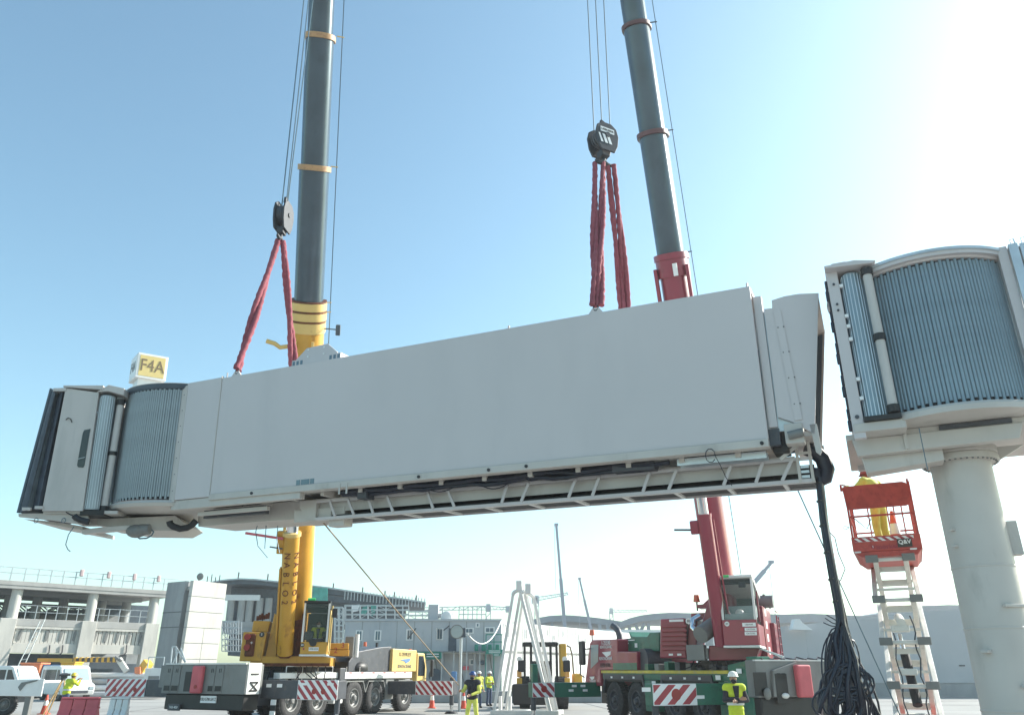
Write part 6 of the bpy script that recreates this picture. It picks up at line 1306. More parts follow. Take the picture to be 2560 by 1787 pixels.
MB().prism(LD_, [(ba, 0.25), (ba - 0.1, bz1 - 0.1), (ba, bz1), (bb + 0.9, bz1), (bb + 0.9, 0.25)], -1.2, -0.5).build('bucket', 'oily_black', ldr, bev=0.05)
for x in (955, 1410):
    a, c = hl(cN(x, 1040), -.1); MB().cyl(LD_.p(a, -0.12, c), LD_.p(a, 0.02, c), 0.13, n=16).build('work_lamp', 'helmet_white', ldr, smooth=40)
    a, c = hl(cN(x + (20 if x < 1000 else 20), 1110), -.1); MB().box(LD_, a - 0.18, a + 0.18, -0.15, 0.0, c - 0.28, c + 0.28).build('mirror', 'black_rubber', ldr, bev=0.06)
    a, c = hl(cN(x + (0 if x < 1000 else 25), 1185), -.1); MB().box(LD_, a - 0.12, a + 0.12, -0.12, 0.0, c - 0.18, c + 0.18).build('head_lamp', 'lens_amber', ldr, bev=0.05)
    MB().box(LD_, a - 0.14, a + 0.14, -0.08, 0.1, c - 0.75, c - 0.2).build('lamp_bracket', 'truck_yellow', ldr, bev=0.03)
wheels(ldr, [LD_.p(c_l + 0.1, 0.6, 0.75), LD_.p(c_l + 0.1, 3.0, 0.75)], V((-1, 0, 0)), 0.75, 0.55, 'truck_yellow')
wheels(ldr, [LD_.p(c_r + 0.2, 0.6, 0.75), LD_.p(c_r + 0.2, 3.0, 0.75)], V((1, 0, 0)), 0.75, 0.55, 'truck_yellow')

# ================================================================== floodlight mast
FM = Fr(V((at(1150, 1710, 40).x, 40, 0)), (1, 0, 0)); hf = lambda q: FM.hit(*q)
fl = thing('floodlight_mast', 'thin grey floodlight mast with a round lamp before the site offices', 'floodlight', FM.o)
zt_m = hf(cN(365, 808))[1]
MB().cyl(FM.p(0, 0, 0), FM.p(0, 0, zt_m), 0.07, n=10).build('pole', 'galvanised', fl, smooth=40)
MB().box(FM, -0.45, 0.45, -0.06, 0.06, zt_m, zt_m + 0.07).build('cross_arm', 'galvanised', fl)
a, c = hf(cN(332, 768)); MB().cyl(FM.p(a, -0.2, c), FM.p(a, 0.1, c), 0.33, 0.2, n=20).build('lamp', 'carrier_grey', fl, smooth=40)
MB().cyl(FM.p(a, -0.215, c), FM.p(a, -0.203, c), 0.29, n=20).build('lens', 'glass_pale', fl)
a, c = hf(cN(388, 775)); MB().box(FM, a - 0.15, a + 0.15, -0.1, 0.15, c - 0.22, c + 0.22).build('lamp', 'steel_blue', fl, bev=0.03)
tag(MB().tube(sag(FM.p(0.3, 0, zt_m + 0.1), at(*cN(775, 650), 54), 0.9, 16), 0.035, 6).build('air_hose', 'office_white', None, smooth=60, loc=FM.p(0.3, 0, zt_m)), 'white sagging hose strung from the floodlight mast to the office corner', 'hose')

# ================================================================== cones, barriers, tripod
for px, Y, lb in ((1080, 43.5, 'orange traffic cone under the far striped outrigger of the yellow crane'), (1159, 43.0, 'orange traffic cone beside the worker in blue helmet')):
    cone(V((at(px, 1755, Y).x, Y, 0)), lb, 0.85)
cone(V((at(110, 1780, 37.6).x, 37.6, 0)), 'orange traffic cone by the tripod feet', 0.8)
def barrier(p, w, h, mt, label, yaw=0.1):
    t = thing('plastic_barrier', label, 'barrier', p); f = Fr(p, (math.cos(yaw), math.sin(yaw), 0))
    prof = [(-0.25, 0), (0.25, 0), (0.25, h * 0.2), (0.12, h * 0.5), (0.09, h), (-0.09, h), (-0.12, h * 0.5), (-0.25, h * 0.2)]
    f2 = Fr(p, f.y, f.z)
    for i in range(3):
        x0 = -w / 2 + i * w / 3
        MB().prism(f2, prof, -(x0 + w / 3 - 0.03), -x0).build('segment', mt, t, bev=0.03)
    MB().box(f, -w / 2, w / 2, -0.085, 0.085, h * 0.55, h * 0.62).build('rib', mt, t)
    MB().box(f, -w / 2 + 0.02, w / 2 - 0.02, -0.1, 0.1, h + 0.002, h + 0.08).build('top_rail', mt, t, bev=0.02)
    return t
barrier(V((at(198, 1775, 33.5).x, 33.5, 0)), 1.5, 0.74, 'barrier_red', 'red plastic road barrier at the surveyor\'s feet')
barrier(V((at(297, 1775, 33.5).x, 33.5, 0)), 0.75, 0.74, 'paint_white', 'white plastic barrier beside the striped outrigger foot')
TP = V((at(133, 1760, 35.2).x, 35.2, 0)); tp = thing('survey_tripod', 'survey tripod with level instrument in front of the surveyor', 'tripod', TP)
for a in (0.4, 2.4, 4.5): MB().bar(TP + V((0.5 * math.cos(a), 0.5 * math.sin(a), 0)), TP + V((0.05 * math.cos(a) + 0.2, 0.05 * math.sin(a), 1.42)), 0.045).build('leg', 'wood', tp)
MB().cyl(TP + V((0.2, 0, 1.42)), TP + V((0.2, 0, 1.48)), 0.1, n=12).build('head', 'carrier_dark', tp)
MB().box(Fr(TP, (1, 0.3, 0)), 0.08, 0.32, -0.08, 0.08, 1.482, 1.70).build('instrument', 'carrier_dark', tp, bev=0.02)
MB().cyl(TP + V((0.05, -0.1, 1.62)), TP + V((0.42, 0.1, 1.64)), 0.05, n=12).build('telescope', 'carrier_dark', tp, smooth=40)
# ================================================================== ground markings
def strip(p0, p1, w, z, mt, name):
    p0, p1 = V(p0), V(p1); d = (p1 - p0).normalized(); q = V((-d.y, d.x, 0)) * w / 2
    m = MB(); m.add([p0 + q + V((0, 0, z)), p0 - q + V((0, 0, z)), p1 - q + V((0, 0, z)), p1 + q + V((0, 0, z))], [(0, 1, 2, 3)]); return kind(m.build(name, mt), 'structure')
for y_ in (40.5, 46.0, 52.0):
    strip((-40, y_ - 1.5, 0), (40, y_ + 1.5, 0), 0.09, 0.004, 'joint_dark', 'slab_joint')
for x_ in (-18.5, -1.2, 4.6, 11.5):
    strip((x_ + 0.6, 37, 0), (x_ - 1.0, 60, 0), 0.09, 0.004, 'joint_dark', 'slab_joint')
# ================================================================== terminal building under construction (left)
P0_ = at(0, 1447, 66.0); P1_ = at(430, 1475, 75.8)
BT = Fr(V((P0_.x, P0_.y, 0)), V((P1_.x - P0_.x, P1_.y - P0_.y, 0)))
term = thing('terminal_building', 'concrete terminal building under construction with open upper floor and roof railing', 'building', BT.p(6, 5, 0))
hb = lambda x, y, b=0.0: BT.hit(*cL(x, y), b)
AL, AR = hb(-700, 500)[0], hb(1610, 500)[0]
zR1 = hb(300, 268)[1]; zR0 = hb(300, 345)[1]; zF1 = hb(500, 645)[1]; zF0 = hb(500, 742)[1]; zS1 = hb(500, 885)[1]; zS0 = hb(500, 982)[1]
DPT = 16.0
MB().box(BT, AL, AR + 1.6, -0.3, DPT, zR0 + 0.25, zR1).build('roof_slab', 'concrete', term, bev=0.03)
MB().box(BT, AL, AR + 1.6, -0.25, 0.5, zR0, zR0 + 0.247).build('roof_beam', 'concrete', term)
for b in (5.0, 10.0): MB().box(BT, AL, AR, b, b + 0.6, zR0 - 0.15, zR0 + 0.24).build('roof_beam', 'concrete_grey', term)
for x in (90, 230, 365, 495, 620, 745, 860, 1015, 1115, 1225, 1330, 1435, 1535, 1640, -40, -170):
    a = hb(x, 260)[0]; MB().box(BT, a - 0.04, a + 0.04, -0.24, -0.16, zR1, zR1 + 1.05).build('railing_post', 'scaffold', term)
for z in (1.05, 0.6): MB().box(BT, AL, AR + 1.2, -0.22, -0.18, zR1 + z - 0.03, zR1 + z + 0.03).build('handrail', 'scaffold', term)
for x in (795, 1070, 1330, 1575):
    a = hb(x, 240)[0]; MB().box(BT, a - 0.16, a + 0.16, -0.5, -0.26, zR1 + 0.7, zR1 + 1.3).build('wrapped_bundle', 'wrap_pink', term, bev=0.08)
for x, xt in ((115, 172), (895, 925), (1520, 1545)):
    a = hb(x, 640, .3)[0]; MB().cyl(BT.p(a, 0.4, zF1), BT.p(a, 0.4, zR0), 0.42, n=18).build('column', 'concrete_panel', term, smooth=40)
for x in (345, 612, 1000, 1250, 60, -100):
    a = hb(x, 600, 7.0)[0]; MB().cyl(BT.p(a, 7.0, zF1), BT.p(a, 7.0, zR0), 0.42, n=14).build('column', 'concrete_grey', term, smooth=40)
MB().box(BT, AL, AR, 0.0, DPT, zF0 + 0.2, zF1).build('floor_slab', 'concrete', term, bev=0.02)
MB().box(BT, AL, AR, 0.02, 0.4, zF0, zF0 + 0.197).build('edge_beam', 'concrete_panel', term)
MB().box(BT, AL, AR, 0.05, 0.4, zS0, zS1).build('spandrel', 'concrete_panel', term, bev=0.02)
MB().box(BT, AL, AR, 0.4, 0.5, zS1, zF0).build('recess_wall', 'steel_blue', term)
for x0, x1 in ((140, 830), (905, 1475)):
    n = int((x1 - x0) / 37)
    for i in range(n):
        a = hb(lerp(x0, x1, (i + 0.5) / n), 810, .2)[0]; MB().box(BT, a - 0.13, a + 0.13, 0.16, 0.34, zS1 + 0.01, zF0 - 0.01).build('baluster', 'concrete_panel', term)
    for k in range(5):
        a = hb(lerp(x0, x1, (k + 0.4) / 5), 810, .1)[0]; MB().prism(BT, [(a - 0.12, zS1 + 0.3), (a + 0.05, zS1 + 0.2), (a + 0.14, zS1 + 0.8), (a + 0.02, zS1 + 1.2), (a - 0.1, zS1 + 0.9)], 0.1, 0.15).build('tarpaulin', 'carrier_grey', term)
for x in (25, 850, 1490):
    a = hb(x, 900)[0]; MB().box(BT, a - 0.6, a + 0.6, -0.18, 0.6, 0, zF0 + 0.3 + (zF1 - zF0) * 0.6).build('pier', 'concrete_panel', term, bev=0.03)
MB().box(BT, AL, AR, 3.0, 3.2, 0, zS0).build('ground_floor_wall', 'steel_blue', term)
MB().box(BT, AL, AR, 9.8, 10.0, zF1, zF1 + 1.1).build('parapet', 'concrete_grey', term)
for x in range(150, 1500, 105):
    a = hb(x, 600)[0]; MB().box(BT, a - 0.03, a + 0.03, 0.1, 0.16, zF1, zF1 + 1.1).build('railing_post', 'scaffold', term)
for z in (1.08, 0.55): MB().box(BT, hb(140, 600)[0], hb(1490, 600)[0], 0.12, 0.15, zF1 + z - 0.02, zF1 + z + 0.02).build('handrail', 'scaffold', term)
MB().cyl(BT.p(*(lambda q: (q[0], 2.2, q[1]))(hb(865, 1015, 2.2))), BT.p(*(lambda q: (q[0], 2.2, q[1]))(hb(1380, 1018, 2.2))), 0.22, n=12).build('duct', 'galvanised', term, smooth=40)
a, c = hb(1305, 1030, 1.9); MB().box(BT, a - 0.5, a + 0.5, 1.5, 2.0, c - 0.5, c + 0.5).build('duct_box', 'galvanised', term)
for x0, x1 in ((500, 520), (630, 650), (1270, 1400)):
    a0, c0_ = hb(x0, 900, -.05); MB().tube([BT.p(a0, -0.05, c0_), BT.p(a0 + 0.05, -0.05, c0_ - 0.6), BT.p(a0 - 0.1, -0.05, zS0 - 0.1)], 0.05, 5).build('hanging_hose', 'cable_black', term)
# roof trusses seen through the open floor
for k in range(3):
    b = 12.0 + k * 1.2
    for i in range(10):
        a0, a1 = lerp(AL, AR, i / 10), lerp(AL, AR, (i + 1) / 10)
        MB().bar(BT.p(a0, b, zR0 - 0.35), BT.p(a1, b, zR0 - 0.35 - 0.0), 0.14).build('truss_chord', 'steel_blue', term)
        MB().bar(BT.p(a0, b, zR0 - 0.35), BT.p((a0 + a1) / 2, b, zR0 - 1.0), 0.1).build('truss_brace', 'steel_blue', term); MB().bar(BT.p((a0 + a1) / 2, b, zR0 - 1.0), BT.p(a1, b, zR0 - 0.35), 0.1).build('truss_brace', 'steel_blue', term)
MB().bar(BT.p(AR - 14, 9, zF1 + 0.4), BT.p(AR - 1, 9, zR0 - 0.7), 0.5, 0.35).build('stair_flight', 'steel_blue', term)
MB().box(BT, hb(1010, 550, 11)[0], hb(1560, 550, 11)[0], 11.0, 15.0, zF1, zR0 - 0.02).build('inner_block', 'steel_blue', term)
# ladder leaning on the facade
ld = thing('ladder', 'long thin ladder leaning on the terminal facade', 'ladder', V((at(40, 1650, 63).x, 63, 0)))
lp = [BT.p(*(lambda q: (q[0], -0.4, q[1]))(hb(x, y, -.4))) for x, y in ((190, 1055), (400, 660), (262, 1055), (450, 640))]
for a, b in ((0, 1), (2, 3)): MB().bar(V((lp[a].x, lp[a].y - 1.0, 0)), lp[b], 0.06).build('rail', 'scaffold', ld)
for i in range(12):
    t = (i + 1) / 13; MB().bar(V((lp[0].x, lp[0].y - 1.0, 0)).lerp(lp[1], t), V((lp[2].x, lp[2].y - 1.0, 0)).lerp(lp[3], t), 0.04).build('rung', 'scaffold', ld)
# ================================================================== concrete core tower with panel joints
cpt = at(*cL(1872, 700), 66.0)
CT = Fr(V((cpt.x, cpt.y, 0)), (0.53, 0.848, 0))               # lit face: x recedes to the right
CTL = Fr(CT.o, (0.848, -0.53, 0))                              # shaded face: -x to the left
core = thing('concrete_core', 'tall square concrete core tower of large stacked panels', 'tower', CT.p(3, 3, 0))
zt = CT.hit(*cL(1895, 245))[1]; aw = CT.hit(*cL(2235, 600))[0]
lev = [CT.hit(*cL(1870, y))[1] for y in (405, 562, 722, 880)]
zs = [zt] + lev + [lev[-1] - (lev[0] - lev[1]), 0.0]
for i in range(len(zs) - 1):
    for j in range(1 if i < 3 else 2):
        k_ = 1 if i < 3 else 2
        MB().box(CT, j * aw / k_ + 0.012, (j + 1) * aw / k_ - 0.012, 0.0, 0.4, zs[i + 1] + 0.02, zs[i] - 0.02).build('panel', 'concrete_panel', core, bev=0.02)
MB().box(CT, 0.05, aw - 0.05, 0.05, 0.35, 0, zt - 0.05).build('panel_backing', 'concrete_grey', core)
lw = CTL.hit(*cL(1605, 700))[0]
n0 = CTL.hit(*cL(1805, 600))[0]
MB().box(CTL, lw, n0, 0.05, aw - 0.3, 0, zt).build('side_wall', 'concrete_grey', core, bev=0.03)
for y in (570, 720):
    z = CTL.hit(*cL(1750, y))[1]; MB().box(CTL, lw - 0.0, n0, 0.035, 0.051, z - 0.03, z + 0.03).build('joint', 'carrier_dark', core)
MB().box(CTL, n0, -0.45, 1.2, 1.6, 0, CTL.hit(*cL(1850, 480))[1]).build('recess_wall', 'concrete_grey', core)
z1 = CTL.hit(*cL(1850, 350))[1]; z2 = CTL.hit(*cL(1850, 310))[1]; MB().box(CTL, n0, -0.45, 0.3, 0.8, z1, z2).build('tie_beam', 'concrete', core)
MB().cyl(CT.p(aw * 0.28, 0.6, zt), CT.p(aw * 0.28, 0.6, zt + 0.3), 0.04, n=6).build('antenna_post', 'carrier_grey', core)
MB().ball(CT.p(aw * 0.28, 0.5, zt + 0.4), 0.3, 0.1, 0.3, n=14).build('dish', 'carrier_grey', core, smooth=60)
for i in range(4): MB().cyl(CT.p(aw * (0.5 + 0.12 * i), 0.5, zt), CT.p(aw * (0.5 + 0.12 * i), 0.5, zt + 0.5 + 0.2 * (i % 2)), 0.04, n=5).build('starter_bar', 'carrier_dark', core)
a, c = CTL.hit(*cL(1545, 1040)); 
# ================================================================== curved terminal wing behind
WG = Fr(V((at(800, 1500, 98).x, 98, 0)), (1, 0.12, 0)); hw_ = lambda x, y, b=0.0: WG.hit(*cM(x, y), b)
wing = thing('curved_terminal_wing', 'unfinished terminal wing with sweeping dark curved roof edge behind the yellow crane', 'building', WG.p(0, 5, 0))
top = [(-60, 285), (0, 268), (110, 252), (250, 242), (400, 248), (620, 270), (800, 295), (1120, 330), (1300, 358), (1500, 388), (1700, 418), (1900, 446), (2100, 478)]
for i in range(len(top) - 1):
    (x0, y0), (x1, y1) = top[i], top[i + 1]
    th = lambda x: 44 if x < 1100 else lerp(60, 14, (x - 1100) / 1000)
    MB().prism(WG, [hw_(x0, y0), hw_(x1, y1), hw_(x1, y1 + th(x1)), hw_(x0, y0 + th(x0))], 0.0, 14.0).build('roof_segment', 'steel_blue', wing)
    MB().prism(WG, [hw_(x0, y0 - 8), hw_(x1, y1 - 8), hw_(x1, y1 + 6), hw_(x0, y0 + 6)], -0.5, -0.02).build('roof_edge', 'scaffold', wing)
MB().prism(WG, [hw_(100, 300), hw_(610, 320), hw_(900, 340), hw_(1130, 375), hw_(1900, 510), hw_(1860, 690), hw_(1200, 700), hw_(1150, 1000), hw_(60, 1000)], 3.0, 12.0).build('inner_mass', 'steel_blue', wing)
MB().prism(WG, [hw_(1120, 395), hw_(1900, 462), hw_(1900, 512), hw_(1700, 505), hw_(1120, 460)], 0.3, 2.9).build('soffit', 'steel_blue', wing)
for x, y, h in ((215, 245, 75), (510, 262, 75), (1170, 345, 65), (1465, 385, 65), (1690, 418, 62), (1785, 432, 65), (2005, 465, 65)):
    a, c = hw_(x, y); MB().cyl(WG.p(a, 0.3, c), WG.p(a, 0.3, c + h / 4.007 / FPX * 92), 0.09, n=6).build('edge_post', 'carrier_dark', wing)
for x in (140, 250, 330, 430, 520):
    a, c = hw_(x, 560, 1.5); a2, c2 = hw_(x - 10, 700, 1.5); MB().cyl(WG.p(a2, 1.5, c2 - 1), WG.p(a, 1.5, c + 1.5), 0.45, n=10).build('column', 'concrete', wing, smooth=40)
for y, m_ in ((420, 'office_white'), (690, 'concrete'), (740, 'concrete_grey')):
    (a, c), (a2, _) = hw_(60, y, 1.0), hw_(440 if y == 420 else 620, y, 1.0); MB().box(WG, a, a2, 1.0, 1.6, c - 0.35, c + 0.3).build('floor_edge', m_, wing)
for i in range(26):
    x = 1290 + i * 32; a, c = hw_(x, 400 + (x - 1290) * 0.105, -.6); MB().box(WG, a - 0.05, a + 0.05, -0.6, -0.5, c - 0.5, c + 0.6).build('edge_baluster', 'scaffold', wing)
# scaffolds
def scaffold(name_label, F, xs, ys, cr, b0=0.0, depth=1.6, seed=1, diag=0.3, r=0.06):
    t = thing('scaffolding', name_label, 'scaffolding', F.p(*(lambda q: (q[0], b0, 0))(F.hit(*cr(xs[0], ys[-1]), b0))), 'scaffolding'); rg = random.Random(seed)
    for b in (b0, b0 + depth):
        G = [[F.hit(*cr(x, y), b0) for y in ys] for x in xs]
        for i in range(len(xs)):
            (a0, c0_), (a1, c1_) = G[i][0], G[i][-1]; MB().bar(F.p(a1, b, c1_), F.p(a0, b, c0_), r * 1.6).build('standard', 'scaffold', t)
        for j in range(len(ys)):
            MB().bar(F.p(*(lambda q: (q[0], b, q[1]))(G[0][j])), F.p(*(lambda q: (q[0], b, q[1]))(G[-1][j])), r * 1.5).build('ledger', 'scaffold', t)
        if b == b0:
            for i in range(len(xs) - 1):
                for j in range(len(ys) - 1):
                    if rg.random() < diag:
                        p, q = G[i][j], G[i + 1][j + 1]
                        if rg.random() < 0.5: p, q = G[i + 1][j], G[i][j + 1]
                        MB().bar(F.p(p[0], b, p[1]), F.p(q[0], b, q[1]), r).build('brace', 'scaffold', t)
    return t
scaffold('silver scaffolding tower right behind the yellow crane cab', WG, [1185, 1225, 1270], [520, 580, 640, 700, 760, 830, 890], cM, -3.0, seed=4, diag=.6)
scaffold('silver scaffolding under the tapering roof edge of the wing', WG, [1290, 1360, 1440, 1520, 1610, 1700, 1790, 1870, 1930], [500, 545, 590, 640, 690], cM, -2.0, seed=5, diag=.45)
scaffold('scaffold stair tower between the concrete core and the yellow crane', WG, [60, 115, 170, 225], [660, 720, 780, 840, 900, 960], cM, -6.0, seed=6, diag=.8)
scaffold('low scaffold landing with railings on the office roof line', WG, [1930, 2000, 2070, 2130], [560, 600, 640], cM, -1.0, seed=7, diag=.2)
net = MB(); q = [WG.hit(*cM(x, y), -1.2) for x, y in ((925, 318), (1118, 330), (1118, 468), (905, 440))]; net.prism(WG, q, -1.2, -1.1)
tag(net.build('debris_net', 'net_green', None, loc=WG.p(q[3][0], -1.2, q[3][1])), 'green debris net hung above the yellow crane cab', 'net')
for k, q4 in enumerate((((1360, 500), (1440, 492), (1420, 560), (1370, 570)), ((1550, 500), (1610, 505), (1590, 590), (1560, 610)), ((1470, 520), (1530, 505), (1500, 600), (1450, 590)))):
    q = [WG.hit(*cM(x, y), -0.5) for x, y in q4]; o_ = MB().prism(WG, q, -0.5, -0.4).build('hanging_sheet', 'office_white' if k == 0 else 'net_green', wing)
# ================================================================== site office of stacked cabins
OF = Fr(V((at(1253, 1560, 54).x, 54, 0)), (1, 0.02, 0)); ho = lambda q, b=0.0: OF.hit(*q, b)
off = thing('site_office', 'two-storey site office of grey-blue cabins with a white end wall', 'building', OF.p(-4, 3, 0))
oz = ho(cN(400, 662))[1]; om = ho(cN(400, 962))[1]; oa0 = ho(cM(1285, 800))[0]
MB().box(OF, oa0, 0, 0, 0.2, om, oz).build('upper_wall', 'office_blue', off)
MB().box(OF, oa0 - 0.1, 0, 0.05, 0.25, 0, om - 0.12).build('lower_wall', 'office_blue', off)
MB().box(OF, oa0 - 0.2, 0.1, -0.9, 0.0, om - 0.118, om - 0.02).build('walkway', 'carrier_grey', off)
n_pan = 9
for i in range(1, n_pan): MB().box(OF, lerp(oa0, 0, i / n_pan) - 0.025, lerp(oa0, 0, i / n_pan) + 0.025, -0.012, 0.0, om, oz - 0.02).build('panel_joint', 'concrete_grey', off)
MB().box(OF, oa0 - 0.05, 0.05, -0.08, 0.2, oz + 0.002, oz + 0.14).build('eaves', 'office_blue', off)
PE = at(*cN(1640, 740), 64.5); OE = Fr(OF.o, V((PE.x - OF.o.x, PE.y - OF.o.y, 0))); he = lambda q, b=0.0: OE.hit(*q, b)
oL = he(cN(2100, 800))[0]
MB().box(OE, 0.012, oL, 0.0, 0.2, 0, oz - 0.01).build('end_wall', 'office_white', off)
for x in (985, 1130, 1260, 1350, 1440, 1520, 1585, 1640):
    a = he(cN(x, 850))[0]; MB().box(OE, a - 0.03, a + 0.03, -0.015, -0.001, 0.2, oz - 0.05).build('panel_joint', 'carrier_grey', off)
MB().box(OE, 0.05, oL, -0.02, -0.002, om - 0.1, om + 0.05).build('floor_band', 'carrier_grey', off)
def window(F, q0, q1, parent, split=2, b=0.0, gm='glass_window'):
    (a0, c1_), (a1, c0_) = F.hit(*q0, b), F.hit(*q1, b)
    w = MB().box(F, a0 - 0.07, a1 + 0.07, b - 0.035, b - 0.002, c0_ - 0.07, c1_ + 0.07).build('window', 'office_white', parent)
    for i in range(split):
        x0 = lerp(a0, a1, i / split) + 0.02; x1 = lerp(a0, a1, (i + 1) / split) - 0.02
        MB().box(F, x0, x1, b - 0.045, b - 0.036, c0_, c1_).build('pane', gm, w)
for x0, y0, x1, y1 in ((1412, 762, 1456, 848), (1600, 762, 1642, 848), (1918, 752, 1962, 842), (2222, 742, 2262, 835)): window(OF, cM(x0, y0), cM(x1, y1), off)
for x0, y0, x1, y1 in ((135, 742, 182, 838), (410, 738, 488, 774), (618, 730, 698, 768)): window(OF, cN(x0, y0), cN(x1, y1), off)
window(OF, cN(527, 687), cN(547, 713), off, 1); window(OF, cN(465, 1050), cN(500, 1090), off, 1, 0.05)
for i, (x, y, w, h) in enumerate(((1010, 745, 24, 90), (1225, 745, 14, 60), (1290, 800, 18, 55), (1390, 760, 12, 50), (1475, 765, 12, 45), (1535, 790, 16, 80), (1605, 830, 14, 50), (925, 740, 20, 50), (830, 740, 20, 80), (890, 665, 14, 25), (805, 690, 14, 25))):
    window(OE, cN(x, y), cN(x + w, y + h), off, 1, gm='concrete_grey')
(a0, c1_), (a1, c0_) = ho(cN(250, 732)), ho(cN(322, 950))
MB().box(OF, a0, a1, -0.05, -0.003, om, c1_).build('door', 'steel_blue', off)
(a0, c1_), (a1, c0_) = ho(cM(1995, 745)), ho(cM(2065, 900)); MB().box(OF, a0, a1, -0.05, -0.003, om, c1_).build('door', 'office_blue', off)
for x in (80, 180, 300, 430, 560, 620, 700, 775): 
    a = ho(cN(x, 960), -.9)[0]; MB().box(OF, a - 0.03, a + 0.03, -0.9, -0.84, 0, om + (1.0 if x > 600 else 0.0)).build('walkway_post', 'sign_green' if x > 600 else 'scaffold', off)
for z in (0.55, 1.0): MB().box(OF, ho(cN(620, 900), -.9)[0], 0.1, -0.89, -0.85, om + z - 0.03, om + z + 0.03).build('handrail', 'sign_green', off)
for q0, q1, tx in (((0, 972), (175, 1035), True), ((625, 945), (790, 990), False), ((690, 985), (760, 1010), False)):
    (a0, c1_), (a1, c0_) = ho(cN(*q0), -.95), ho(cN(*q1), -.95); sgn = MB().box(OF, a0, a1, -0.97, -0.92, c0_, c1_).build('sign_board', 'sign_green', off)
    for k in range(2): MB().box(OF, lerp(a0, a1, .15), lerp(a0, a1, .85), -0.98, -0.972, lerp(c0_, c1_, .25 + .4 * k), lerp(c0_, c1_, .38 + .4 * k)).build('sign_line', 'print_white', sgn)
(a0, c1_), (a1, c0_) = ho(cM(2010, 965), -.95), ho(cM(2244, 1040), -.95); MB().box(OF, a0, a1, -0.97, -0.92, c0_, c1_).build('sign_board', 'sign_green', off)
for x in (525, 595, 660, 735): 
    a = ho(cN(x, 935), -.5)[0]; MB().box(OF, a - 0.12, a + 0.12, -0.7, -0.3, om, om + 0.4).build('air_unit', 'sign_green', off, bev=0.03)
for x, lo_ in ((110, 1170), (350, 1180), (600, 1130), (660, 1180)):
    a, c = ho(cN(x, 1000), -.1); MB().tube([OF.p(a, -0.1, om - 0.2), OF.p(a + 0.1, -0.15, om - 0.9), OF.p(a + 0.5, -0.1, 0.6)], 0.04, 5).build('conduit', 'carrier_grey', off)
for x in (505, 620, 180): 
    a, c = ho(cN(x, 1100), -.2); MB().cyl(OF.p(a, -0.2, 0), OF.p(a, -0.2, om - 0.13), 0.09, n=8).build('downpipe', 'office_blue', off, smooth=40)
(a0, c1_), (a1, c0_) = ho(cN(388, 1110), -.3), ho(cN(448, 1150), -.3); MB().box(OF, a0, a1, -0.3, 0.04, c0_, c1_).build('fire_cabinet', 'barrier_red', off, bev=0.03)
(a0, c1_), (a1, c0_) = ho(cN(550, 1055), -.3), ho(cN(605, 1095), -.3); MB().box(OF, a0, a1, -0.3, 0.04, c0_, c1_).build('meter_box', 'steel_blue', off, bev=0.03)
# roof clutter
a0, a1 = ho(cN(350, 620), 1.)[0], ho(cN(620, 640), 1.)[0]
for i in range(7): MB().box(OF, lerp(a0, a1, i / 6) - 0.03, lerp(a0, a1, i / 6) + 0.03, 1.0, 1.06, oz, oz + 1.0).build('roof_rail_post', 'scaffold', off)
for z in (0.5, 1.0): MB().box(OF, a0, a1, 1.01, 1.05, oz + z - 0.03, oz + z + 0.03).build('roof_rail', 'scaffold', off)
a, c = ho(cN(88, 610)); MB().box(OF, a - 0.33, a + 0.33, 0.3, 1.0, oz, c + 0.75).build('chimney', 'office_blue', off); MB().box(OF, a + 0.34, a + 1.3, 0.5, 0.9, c - 0.1, c + 0.2).build('roof_duct', 'office_blue', off)
a, c = ho(cN(225, 620)); MB().ball(OF.p(a, 0.3, c), 0.4, 0.15, 0.42, n=14).build('dish', 'office_white', off, smooth=60); MB().cyl(OF.p(a + 0.1, 0.4, oz), OF.p(a + 0.1, 0.4, c), 0.05, n=6).build('dish_post', 'scaffold', off)
a, c = ho(cN(183, 545)); MB().cyl(OF.p(a, 0.3, oz), OF.p(a, 0.3, c + 0.2), 0.05, n=6).build('antenna_post', 'scaffold', off)
for q0, q1 in (((1920, 840), (2005, 730)),): 
    pA, pB = [OF.p(*(lambda q: (q[0], -0.3, q[1]))(ho(cM(*qq), -.3))) for qq in (q0, q1)]; MB().bar(pA, pB, 0.07).build('lamp_arm', 'carrier_dark', off)
pA, pB = [OF.p(*(lambda q: (q[0], -0.3, q[1]))(ho(cN(*qq), -.3))) for qq in ((195, 755), (255, 705))]; MB().bar(pA, pB, 0.07).build('lamp_arm', 'carrier_dark', off)
MB().box(OF, oa0, 0.0, 0.21, 4.0, oz - 0.1, oz - 0.001).build('roof', 'office_white', off)
tag(MB().box(OF, ho(cN(275, 1250), -1.6)[0], ho(cN(330, 1250), -1.6)[0], -2.2, -1.5, 0, 1.75).build('waste_bin', 'tarp_blue', None, bev=0.08, loc=OF.p(ho(cN(300, 1250), -1.6)[0], -1.8, 0)), 'blue waste bin against the lower office wall', 'bin')
a = ho(cN(100, 1230), -1.6)[0]; tag(MB().cyl(OF.p(a, -0.7, 1.5), OF.p(a, -0.35, 1.5), 0.42, n=20).build('cable_reel', 'steel_blue', None, smooth=40, loc=OF.p(a, -0.5, 1.08)), 'round dark blue cable reel on the lower office wall', 'cable reel')
# stone kerb wall in front of the office
kb = MB().box(Fr(OF.p(0, -3.5, 0), OF.x), oa0 + 1, 16, 0, 0.35, 0, 0.65).build('low_wall', 'concrete_grey', None, bev=0.04, loc=OF.p(0, -3.5, 0)); tag(kb, 'low grey concrete barrier wall running in front of the offices', 'low wall')
